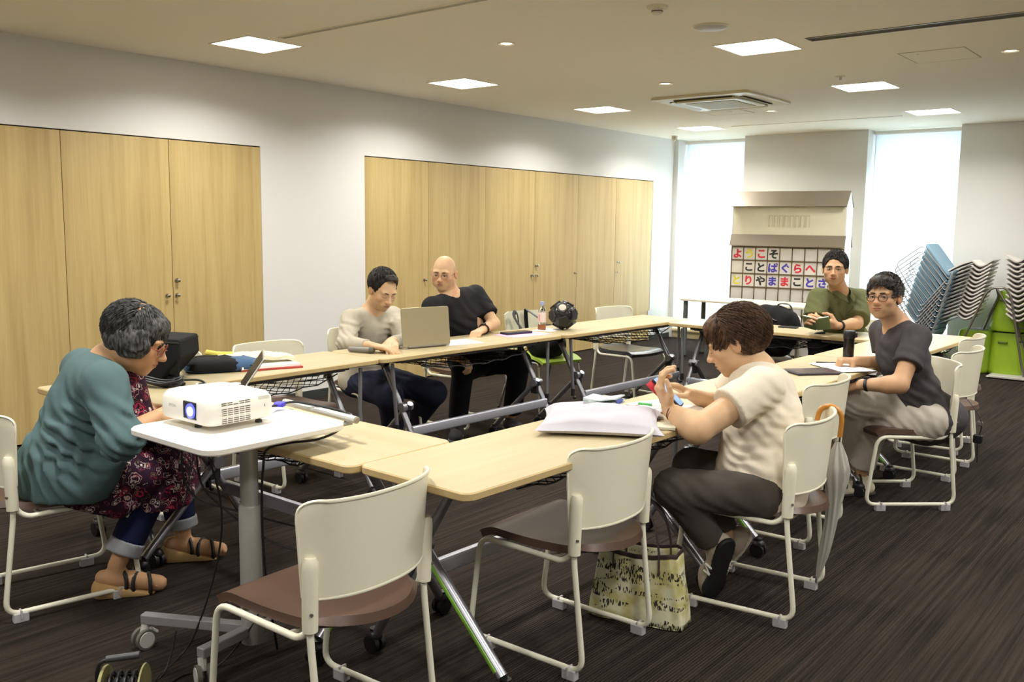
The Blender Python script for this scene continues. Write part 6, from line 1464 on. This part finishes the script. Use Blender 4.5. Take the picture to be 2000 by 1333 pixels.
# small open laptop on the front table behind the projector
t = thing('small_laptop', 'small silver laptop standing open behind the projector, its dark screen edge-on', 'laptop', (-3.413,2.203,ZT), math.radians(-35))
LS_ = mat('laptop_silver', (188,188,184), .35, .5)
p = MB(); slab(p, .29,.20,0,.014,.012,.003,T=xf((0,-.02,0))); obj('base', p, LS_, t)
p = MB(); slab(p, .25,.09,.0142,.0150,.004,.0003,T=xf((0,.02,0))); obj('keyboard', p, BLACKP, t)
SC_M = mat('screen_dark', (34,33,32), .4, spec=.25)
TL = Matrix.Translation((0,.082,.012)) @ Matrix.Rotation(math.radians(56),4,'X')
p = MB(); slab(p, .29,.185,-.007,.0,.010,.002,T=TL @ xf((0,.094,0))); ld_ = obj('lid', p, LS_, t)
p = MB(); slab(p, .275,.168,.0003,.0012,.004,.0003,T=TL @ xf((0,.094,0))); obj('screen', p, SC_M, ld_)
# silver laptop with its back to the camera
LBm = mat('laptop_champagne', (176,164,132), .38, .55, bump=.05, bscale=900)
bx0,by0 = -3.840,3.705; bx1,by1 = -3.765,4.03
a = math.atan2(by1-by0,bx1-bx0); Lw = math.hypot(bx1-bx0,by1-by0)
t = thing('silver_laptop', 'large silver laptop open on the table with its lid back towards the camera', 'laptop', ((bx0+bx1)/2-.0,(by0+by1)/2,ZT), a)
p = MB(); slab(p, Lw,.235,0,.014,.012,.003,T=xf((0,.125,0))); obj('base', p, LS_, t)
p = MB(); slab(p, Lw*.84,.10,.0142,.0152,.004,.0003,T=xf((0,.10,0))); obj('keyboard', p, BLACKP, t)
p = MB(); slab(p, .1,.06,.0142,.0150,.004,.0003,T=xf((0,.195,0))); obj('touchpad', p, mat('touchpad',(170,170,168),.4), t)
TL = Matrix.Translation((0,.006,.008)) @ Matrix.Rotation(math.radians(83),4,'X')
p = MB(); slab(p, Lw,.232,-.006,.002,.012,.002,T=TL @ xf((0,.117,0))); ld_ = obj('lid', p, LBm, t)
p = MB(); slab(p, Lw*.95,.208,-.0075,-.0062,.004,.0003,T=TL @ xf((0,.118,0))); obj('screen', p, mat('screen_lit',(200,210,220),.3,emit=(190,205,220),es=.6), ld_)
p = MB(); p.tube([(-Lw*.4,.004,.010),(Lw*.4,.004,.010)], .006, 10); obj('hinge', p, mat('hinge_grey',(120,116,104),.4,.4), t)
# grey microphone
t = thing('microphone', 'grey stubby microphone lying on the table before the beige sweater', 'microphone', (-3.915,3.445,ZT), math.radians(20))
p = MB(); p.tube([(-.078,0,.017),(-.07,0,.017),(.05,0,.018),(.056,0,.018)],[.012,.015,.0165,.0165],16); obj('handle', p, mat('mic_grey',(120,116,110),.5), t)
p = MB(); p.tube([(.056,0,.018),(.075,0,.018),(.082,0,.018)],[.0185,.0185,.014],16); obj('head', p, mat('mic_head',(86,80,68),.5,bump=.6,bscale=900), t)
PINK = mat('paper_pink', (222,176,206), .7); NAVY = mat('phone_navy', (34,34,62), .3)
flat('paper_sheet', 'white sheet of paper beside the silver laptop', 'paper', -3.845, 4.165, .21,.29,.001, math.radians(-14), PAPER, .001)
flat('pink_sheet', 'pink sheet of paper under the dark phone on the cupboard-side table', 'paper', -3.815, 4.79, .21,.36,.0012, math.radians(-6), PINK, .001)
t = thing('phone_pouch', 'dark blue phone lying on the pink sheet', 'phone', (-3.872,4.79,ZT+.0016), math.radians(-12))
p = MB(); slab(p, .085,.225,0,.014,.012,.003); obj('case', p, NAVY, t); p = MB(); slab(p, .070,.19,.0141,.0150,.008,.0003); obj('screen', p, mat('phone_glass',(46,48,66),.1,spec=.7), t)
flat('note_paper', 'small white paper under the drink bottle and black ball', 'paper', -3.86, 5.13, .15,.19,.0012, math.radians(8), PAPER, .001)
# drink bottle
t = thing('drink_bottle', 'clear plastic drink bottle with a lilac cap and an inch of tea left', 'bottle', (-3.885,5.09,ZT+.0014))
PET = mat('bottle_plastic', (240,244,246), .05, trans=1, spec=.5); 
p = MB(); p.lathe([(.0005,.002),(.026,.0),(.029,.006),(.029,.03),(.027,.045),(.029,.06),(.029,.12),(.027,.135),(.020,.155),(.012,.170),(.012,.178),(.0005,.178)],24); obj('bottle_body', p, PET, t)
p = MB(); p.lathe([(.0005,.004),(.0262,.004),(.0262,.040),(.0005,.040)],24); obj('tea', p, mat('tea',(196,116,70),.1), t)
p = MB(); p.lathe([(.0294,.055),(.0297,.057),(.0297,.122),(.0294,.124)],24); lbx = obj('label', p, mat('bottle_label',(226,206,196),.5), t)
p = MB(); p.tube([(.0,-.0300,.07),(.0,-.0300,.11)],.0055,6,sq=(1,.2)); obj('label_mark', p, mat('label_red',(206,110,96),.5), lbx)
p = MB(); p.lathe([(.0005,.176),(.0145,.176),(.0145,.196),(.013,.199),(.0005,.199)],20); obj('cap', p, mat('cap_lilac',(150,160,206),.45), t)
# black faceted ball (panelled)
t = thing('black_ball', 'black faceted ball with pentagon openings and a pale round label', 'ball', (-3.80,5.225,ZT+.103))
bmx = bmesh.new(); bmesh.ops.create_icosphere(bmx, subdivisions=1, radius=.100); bmx.faces.ensure_lookup_table()
bm2 = bmesh.new(); bmesh.ops.create_icosphere(bm2, subdivisions=3, radius=.0965); me = bpy.data.meshes.new('core'); bm2.to_mesh(me); bm2.free(); me.materials.append(mat('ball_core',(30,28,28),.25)); me.polygons.foreach_set('use_smooth',[True]*len(me.polygons))
bo_ = bpy.data.objects.new('core', me); COL.objects.link(bo_); bo_.parent = t
verts = [v.co.copy() for v in bmx.verts]; faces = [[v.co.copy() for v in f.verts] for f in bmx.faces]; bmx.free()
from mathutils import Quaternion
QR = Quaternion((.4,.7,.3),.5)
ico = [QR @ Vector(v).normalized() for v in ((0,1,1.618),(0,-1,1.618),(0,1,-1.618),(0,-1,-1.618),(1,1.618,0),(-1,1.618,0),(1,-1.618,0),(-1,-1.618,0),(1.618,0,1),(-1.618,0,1),(1.618,0,-1),(-1.618,0,-1))]
for v in ico:
    rotm = v.to_track_quat('Z','Y').to_matrix().to_4x4(); p = MB()
    ol = [(math.cos(2*PI*k/5)*.046,math.sin(2*PI*k/5)*.046) for k in range(5)]
    rs = [[(x*q,y*q,z) for x,y in ol] for q,z in ((1.02,.084),(1.04,.092),(.96,.0975),(.90,.0985))]; p.rings(rs, rotm); obj('panel', p, mat('ball_black',(20,20,21),.35), t, angle=20)
lb = max(ico, key=lambda v: v.dot(Vector((.62,-.6,.5)).normalized()))
p = MB(); p.lathe([(.0005,.1000),(.024,.0996),(.026,.0985)],20,T=lb.to_track_quat('Z','Y').to_matrix().to_4x4()); obj('round_label', p, mat('label_pale',(196,186,172),.5), t)
# lavender cushion
t = thing('cushion', 'pale lavender flat cushion lying on the near right table', 'cushion', (-1.825,2.755,ZT), math.radians(32))
CU = mat('lavender_cotton', (188,184,192), .85, bump=.4, bscale=800, var=.03)
def cush(u,v):
    U,V_ = 2*u-1,2*v-1; e = max(abs(U),abs(V_)); r = (1-abs(U)**3)*(1-abs(V_)**3)
    pin = 1-.10*(1-abs(U)**2)*(abs(V_)) ; pin2 = 1-.10*(1-abs(V_)**2)*abs(U)
    return U*.225*pin2, V_*.20*pin, r
def cpt(u,v,top):
    x,y,r = cush(u,v); wr = .004*math.sin(31*x+17*y)+.005*math.sin(-14*x+38*y+1)+.006*math.exp(-((x+.02)/.03)**2)*math.sin(20*y)
    return (x,y,.022+(.052*r**.40+wr*r**.5)) if top else (x,y,.022-.021*r**.35)
p = MB(); n_ = 30; vs = [cpt(i/(n_-1),j/(n_-1),True) for j in range(n_) for i in range(n_)]+[cpt(i/(n_-1),j/(n_-1),False) for j in range(n_) for i in range(n_)]; N2 = n_*n_; fs = []
for j in range(n_-1):
    for i in range(n_-1):
        a1,b1,c1,d1 = j*n_+i,j*n_+i+1,(j+1)*n_+i+1,(j+1)*n_+i; fs += [(a1,b1,c1,d1),(d1+N2,c1+N2,b1+N2,a1+N2)]
bd_ = list(range(n_))+[j*n_+n_-1 for j in range(1,n_)]+[(n_-1)*n_+i for i in range(n_-2,-1,-1)]+[j*n_ for j in range(n_-2,0,-1)]
for k in range(len(bd_)): a1,b1 = bd_[k],bd_[(k+1)%len(bd_)]; fs.append((b1,a1,a1+N2,b1+N2))
p.add(vs, fs); obj('cushion_cover', p, CU, t, angle=80)
t = thing('folded_handkerchief', 'folded pale blue patterned handkerchief on top of the cushion', 'handkerchief', (-1.885,2.865,ZT+.070), math.radians(12))
HK = mat('hanky', (196,206,204), .8, var=.12, vscale=60)
for k in range(3):
    p = MB(); p.shell(lambda u,v,k=k: (-.065+.13*u, -.05+.10*v, .006*k+.004*math.sin(6*u+k)+.008*u*(k == 2)), 12, 8, .0045); obj('fold', p, HK, t)
p = MB(); p.shell(lambda u,v: (.064+.006*math.sin(PI*v), -.045+.06*u, .001+.018*v), 6,6,.002); obj('blue_inside', p, mat('hanky_blue',(86,104,176),.8), t)
t = thing('clip_case', 'small silver clip with a pink end lying on the cushion corner', 'clip', (-1.765,2.935,ZT+.050), math.radians(-30))
p = MB(); slab(p, .045,.014,0,.009,.006,.003); obj('clip_body', p, mat('clip_silver',(200,196,194),.3,.4), t); p = MB(); slab(p, .014,.015,0,.010,.005,.003,T=xf((-.024,0,0))); obj('clip_end', p, mat('clip_pink',(190,110,110),.4), t)
flat('grey_coaster', 'grey slim card case beside the cushion', 'case', -1.775, 3.02, .10,.062,.010, math.radians(35), mat('case_grey',(150,146,138),.5), .008)
t = thing('patterned_towel', 'cream patterned small towel sticking out beside the cushion', 'towel', (-1.672,2.90,ZT), math.radians(24))
p = MB(); p.shell(lambda u,v: (-.07+.14*u, -.05+.10*v, .006+.004*math.sin(9*u)*math.sin(7*v)), 12,10,.009); obj('towel', p, mat('towel_cream',(222,216,192),.9,var=.08,vscale=90), t)
t = thing('open_notebook', 'open white notebook under the phone hands of the cream-shirted woman', 'notebook', (-1.815,3.235,ZT), math.radians(-16))
for s in (-1,1):
    p = MB(); p.shell(lambda u,v,s=s: (s*(.005+.145*u), -.10+.20*v, .003+.006*math.sin(PI*min(1,u*1.2))*(1-u*.5)), 12,3,.004); obj('page', p, PAPER, t)
t = thing('green_pen', 'white pen with a bright green cap lying on the open notebook', 'pen', (-1.895,3.185,ZT+.014), math.radians(8))
p = MB(); p.tube([(-.03,0,0),(.03,0,0)], .0055, 10); obj('cap', p, mat('pen_green',(70,168,84),.4), t); p = MB(); p.tube([(.03,0,0),(.09,0,0)], .0042, 10); obj('barrel', p, PAPER, t)
# tablet, papers, pen and tumbler before the grey-shirted man
t = thing('tablet', 'black tablet in a dark cover lying on the right-hand table', 'tablet', (-1.735,4.565,ZT), math.radians(52))
p = MB(); slab(p, .265,.175,0,.010,.010,.002); obj('cover', p, mat('tablet_cover',(44,38,44),.4), t); p = MB(); slab(p, .235,.155,.0101,.0112,.004,.0003); obj('screen', p, mat('tablet_glass',(100,88,96),.12,spec=.6), t)
p = MB(); p.box((-.0,.083,.0085),(.16,.008,.004)); obj('edge_strip', p, LS_, t, smooth=False)
for k in range(4):
    flat('paper_sheet', ['lowest sheet of the loose papers under the fist of the grey-shirted man','second sheet of the loose papers under the fist','third sheet of the loose papers under the fist','top sheet of the loose papers under the fist'][k], 'paper', -1.695+.006*k, 4.845-.008*k, .21,.297,.0014, math.radians(38+5*k), PAPER, .001, z=ZT+.0016*k, group='loose papers by the tumbler')
t = thing('dark_pen', 'dark pen lying behind the loose papers', 'pen', (-1.785,4.93,ZT+.005), math.radians(30)); p = MB(); p.tube([(-.07,0,0),(.065,0,0),(.072,0,0)],[.005,.005,.002],10); obj('barrel', p, BLACKP, t); p = MB(); p.box((.03,0,.006),(.04,.003,.002)); obj('clip', p, CHROME, t)
t = thing('tumbler', 'black vacuum tumbler with a flip lid beside the fist of the grey-shirted man', 'tumbler', (-1.725,5.045,ZT))
p = MB(); p.lathe([(.0005,.0),(.027,.0),(.029,.004),(.029,.135),(.0005,.135)],28); obj('tumbler_body', p, mat('tumbler_dark',(52,50,48),.18,.6), t)
p = MB(); p.lathe([(.0292,.010),(.0296,.012),(.0296,.016),(.0292,.018)],28); obj('ring', p, CHROME, t)
p = MB(); p.lathe([(.0005,.135),(.031,.135),(.032,.139),(.032,.172),(.028,.178),(.0005,.178)],28); l_ = obj('lid', p, BLACKP, t); p = MB(); p.box((.034,.006,.155),(.012,.018,.026)); obj('latch', p, BLACKP, l_, bevel=.003)
flat('black_phone', 'black phone lying on the far table beside the backpack', 'phone', -2.685, 6.53, .14,.07,.010, math.radians(6), mat('leather_black',(34,30,30),.4), .01, .003)
# green notebook held by the olive-shirted man
gb = V3(GB)
GNB = mat('notebook_green', (142,160,108), .55)
t = thing('green_notebook', 'open pale green notebook held up in the hands of the olive-shirted man', 'notebook', tuple(gb), math.radians(12))
for s in (-1,1):
    p = MB(); T_ = Matrix.Rotation(math.radians(-42),4,'X') @ Matrix.Rotation(s*math.radians(-14),4,'Y'); slab(p, .086,.130,-.004,0,.006,.001,T=T_ @ xf((s*.044,0,0))); obj('cover', p, GNB, t)
    p = MB(); slab(p, .082,.124,.0002,.006,.004,.001,T=T_ @ xf((s*.042,0,0))); obj('page_block', p, PAPER, t)
# smartphone in red flip case
PA,PB,PC,PD_ = [Vector(q) for q in PHC]
t = thing('smartphone', 'smartphone with a pale blue screen in a red flip case held by the cream-shirted woman', 'phone', tuple((PA+PD_)/2))
c0 = (PA+PB+PC+PD_)/4; e1 = (PC-PA).normalized(); e2 = (PB-PA); e2 = (e2-e1*e2.dot(e1)).normalized(); nn = e1.cross(e2)
if nn.z < 0: nn = -nn
Lp = ((PC-PA).length+(PD_-PB).length)/2; Wp = .074
Tph = Matrix([[e1[i],e2[i],e1.cross(e2)[i],(c0-(PA+PD_)/2)[i]] for i in range(3)]+[[0,0,0,1]])
sgn = 1 if e1.cross(e2).dot(nn) > 0 else -1
p = MB(); slab(p, Lp,Wp,-.0045,.0045,.010,.002,T=Tph); obj('phone_body', p, BLACKP, t)
p = MB(); slab(p, Lp-.008,Wp-.008,.0046 if sgn > 0 else -.0056,.0056 if sgn > 0 else -.0046,.008,.0002,T=Tph); obj('screen', p, mat('phone_screen',(104,132,176),.15,emit=(110,140,190),es=.35), t)
p = MB(); z0,z1 = (-.0085,-.0047) if sgn > 0 else (.0047,.0085); slab(p, Lp+.004,Wp+.004,z0,z1,.010,.001,T=Tph); fc = obj('case_back', p, mat('case_red',(186,44,58),.5), t)
p = MB(); p.shell(lambda u,v: (-Lp/2+Lp*.48*v, -Wp/2-.004-.026*u, z0+(-.012 if sgn > 0 else .012)*u), 8,8,.004,T=Tph); obj('flip_cover', p, mat('case_red',(186,44,58),.5), fc)
# ------------------------------------------------------------ bags and umbrella
t = thing('tote_bag', 'cream tote bag with a dark marching-figure print and brown handles on the floor', 'bag', (-1.692,2.845,0), math.radians(14))
TB = mat('tote_print', (206,200,156), .7, bump=.2, bscale=80); N,L,b = nodes_of(TB)
tc = N.new('ShaderNodeTexCoord'); mp = N.new('ShaderNodeMapping'); mp.inputs['Scale'].default_value = (190,190,52); L.new(tc.outputs['Object'], mp.inputs[0])
v_ = N.new('ShaderNodeTexNoise'); v_.inputs['Scale'].default_value = 1; v_.inputs['Detail'].default_value = 1; L.new(mp.outputs[0], v_.inputs['Vector'])
bn = N.new('ShaderNodeTexNoise'); bn.inputs['Scale'].default_value = 9; bn.inputs['Detail'].default_value = 2; mp2 = N.new('ShaderNodeMapping'); mp2.inputs['Scale'].default_value = (.8,.8,3.2); L.new(tc.outputs['Object'], mp2.inputs[0]); L.new(mp2.outputs[0], bn.inputs['Vector'])
g1_ = N.new('ShaderNodeMath'); g1_.operation = 'GREATER_THAN'; g1_.inputs[1].default_value = .54; L.new(v_.outputs[0], g1_.inputs[0])
g2_ = N.new('ShaderNodeMath'); g2_.operation = 'GREATER_THAN'; g2_.inputs[1].default_value = .53; L.new(bn.outputs[0], g2_.inputs[0])
mu = N.new('ShaderNodeMath'); mu.operation = 'MULTIPLY'; L.new(g1_.outputs[0], mu.inputs[0]); L.new(g2_.outputs[0], mu.inputs[1])
n3 = N.new('ShaderNodeTexNoise'); n3.inputs['Scale'].default_value = 14; L.new(tc.outputs['Object'], n3.inputs['Vector']); cr = N.new('ShaderNodeValToRGB'); cr.color_ramp.elements[0].position = .4; cr.color_ramp.elements[0].color = lin((188,180,118)); cr.color_ramp.elements[1].position = .6; cr.color_ramp.elements[1].color = lin((218,214,182)); L.new(n3.outputs[0], cr.inputs[0])
mx = N.new('ShaderNodeMix'); mx.data_type = 'RGBA'; L.new(mu.outputs[0], mx.inputs[0]); L.new(cr.outputs[0], mx.inputs[6]); mx.inputs[7].default_value = lin((44,40,30)); L.new(mx.outputs[2], b.inputs['Base Color'])
TH = mat('tote_handle', (52,36,36), .7)
def tote(u, v):
    a = 2*PI*u; w2 = .185*(1-.20*v); d2 = .075*(1-.15*v); ca,sa = math.cos(a),math.sin(a)
    x = w2*math.copysign(abs(ca)**.35,ca); y = d2*math.copysign(abs(sa)**.35,sa); k = 1+.05*math.sin(3*a+2)*math.sin(PI*v)+.02*math.sin(9*a+5*v)
    top = .265+.045*math.cos(2*a)*-1*.4+(.05*abs(ca)-.03)*(v)
    return (x*k, y*k, .004+top*v)
p = MB(); p.grid(tote, 64, 14, closed_u=True); p.add([tote(u/24,0) for u in range(24)], [tuple(range(23,-1,-1))])
me = mesh_of('tote_body', p, TB); o_ = obj('tote_body', me, None, t); sm = o_.modifiers.new('thickness','SOLIDIFY'); sm.thickness = .003
p = MB(); p.tube([tuple(Vector(tote(u/64,1))+Vector((0,0,0))) for u in range(64)], .006, 6, closed=True, sq=(.7,1.5)); obj('rim_binding', p, TH, t)
for y,dx in ((-.062,0),(.062,.01)):
    p = MB(); p.tube(spline([(-.085+dx,y,.20),(-.080+dx,y*1.0,.29),(-.055+dx,y*.8,.40),(.0+dx,y*.5,.445),(.055+dx,y*.8,.40),(.085+dx,y*1.0,.29),(.090+dx,y,.20)],6), .0085, 6, sq=(1.4,.35)); obj('handle', p, TH, t)
# umbrella hooked on the chair back
t = thing('umbrella', 'folded pale grey umbrella with a curved wooden handle hooked on a chair back', 'umbrella', (-1.225,3.53,0), 0)
UM = mat('umbrella_cloth', (176,172,164), .6, bump=.4, bscale=200, var=.06, stretch=(1,1,.1)); WD = mat('umbrella_wood', (186,124,48), .35, var=.08, stretch=(1,1,.2), vscale=20)
def umb(u, v):
    a = 2*PI*u; r = [.006,.016,.023,.026,.027,.028,.031,.037,.047,.052,.036,.012][min(11,int(v*11))]; f_ = v*11-int(v*11); r2 = [.006,.016,.023,.026,.027,.028,.031,.037,.047,.052,.036,.012][min(11,int(v*11)+1)]; r = r*(1-f_)+r2*f_
    r *= .86*(1+.20*math.sin(8*a+9*v)*(.3+.7*v)); z = .05+.575*v
    return (r*math.cos(a)-.055*(1-v)+.02*math.sin(PI*v), r*math.sin(a)*.7, z)
p = MB(); p.grid(umb, 48, 34, closed_u=True); obj('canopy', p, UM, t, angle=50)
p = MB(); p.tube([(-.060,0,.004),(-.055,0,.06)],[.003,.005],8); obj('ferrule', p, mat('ferrule_grey',(110,108,104),.4,.3), t)
p = MB(); p.tube([(.0,0,.60),(.004,0,.655)], .0055, 8); obj('shaft', p, CHROME, t)
hk = [(.004,0,.645),(.008,0,.70)]+[(.008-.045+.045*math.cos(q),-.004*q,.715+.048*math.sin(q)) for q in [PI*k/10 for k in range(11)]]+[(-.083,-.015,.700)]
p = MB(); p.tube(hk, .0098, 12); obj('handle', p, WD, t)
# soft bags
def soft_bag(name, lab, loc, rz, blobs, m, parts=None, seed=1, vox=.010, noise=.0045, ns=26):
    S = SDF()
    for q in blobs: (S.ell(q[1],q[2],None,.05) if q[0] == 'e' else S.cap(q[1],q[2],q[3],q[4],.05))
    S.cut((0,0,.004),(0,0,-1)); P_,F_ = S.mesh(vox, noise=noise, nscale=ns, seed=seed)
    t = thing(name, lab, 'bag', loc, rz); o = sobj('bag_body', (P_,F_), m, t)
    for nm,pts,r,mm in (parts or []):
        p = MB(); p.tube(spline(pts,6), r, 6, sq=(1.6,.5)); obj(nm, p, mm, t)
    return t
soft_bag('shoulder_bag', 'slouching black shoulder bag on the lime green chair seat', (-4.28,5.67,.435), .2, [('e',(0,0,.10),(.15,.19,.12)),('e',(.04,-.02,.19),(.09,.13,.06))], BLACKF, [('strap',[(-.1,-.13,.15),(-.22,-.12,.30),(-.235,-.08,.34),(-.24,-.03,.30),(-.22,.0,.1)],.012,BLACKP),('strap',[(.02,.1,.2),(-.2,.10,.33),(-.245,.12,.33),(-.24,.14,.15)],.010,BLACKP)])
soft_bag('black_backpack', 'large black backpack standing on the chair behind the far table', (-3.00,6.90,.44), 0, [('e',(0,0,.19),(.24,.13,.22)),('e',(.12,0,.26),(.14,.10,.13)),('e',(-.14,-.02,.16),(.12,.11,.16))], BLACKF, [('carry_loop',[(.05,0,.37),(.08,0,.42),(.16,0,.42),(.19,0,.37)],.010,BLACKP),('front_zip',[(-.12,-.12,.28),(0,-.135,.33),(.12,-.12,.30)],.004,CHROME)])
soft_bag('dark_floor_bag', 'dark olive-black bag lying on the carpet by the wall under the first tables', (-4.96,4.02,0), .4, [('e',(0,0,.07),(.16,.26,.09))], mat('bag_camo',(34,34,26),.8,var=.3,vscale=14,bump=.3), [('strap',[(-.08,-.2,.13),(0,-.24,.19),(.08,-.2,.13)],.009,BLACKP)])
soft_bag('black_jacket_bag', 'crumpled black jacket heaped on the second-farthest right-hand chair', (-1.64,6.32,.43), 0, [('e',(0,0,.10),(.12,.17,.12)),('e',(.03,.06,.17),(.06,.08,.06))], mat('jacket_black',(46,42,40),.85,bump=.5,var=.2,vscale=30), [('sleeve',[(.06,-.1,.14),(.12,-.14,.08),(.13,-.16,.02)],.02,BLACKF)])
soft_bag('grey_duffel', 'dark bag on the floor behind the legs under the far table', (-2.95,6.80,0), 0, [('e',(0,0,.14),(.30,.16,.16)),('e',(.2,0,.12),(.16,.13,.13))], BLACKF, [('strap',[(-.1,-.15,.2),(0,-.17,.27),(.12,-.15,.22)],.009,BLACKP)])
t = thing('hanging_strap', 'black webbing strap dangling from the chair behind the grey-shirted man', 'strap', (-1.20,5.62,0))
p = MB(); p.tube(spline([(-.03,-.02,.50),(.02,.0,.43),(.045,.02,.36),(.03,.02,.26),(.035,.02,.14)],6), .007, 6, sq=(1.6,.3)); obj('webbing', p, BLACKP, t)
p = MB(); slab(p, .05,.025,.25,.30,.008,.006,T=xf((.03,.02,0))); obj('buckle', p, BLACKP, t)
p = MB(); slab(p, .03,.02,.17,.20,.008,.006,T=xf((.035,.02,.18))); obj('silver_tag', p, mat('tag_silver',(150,140,140),.3,.5), t)
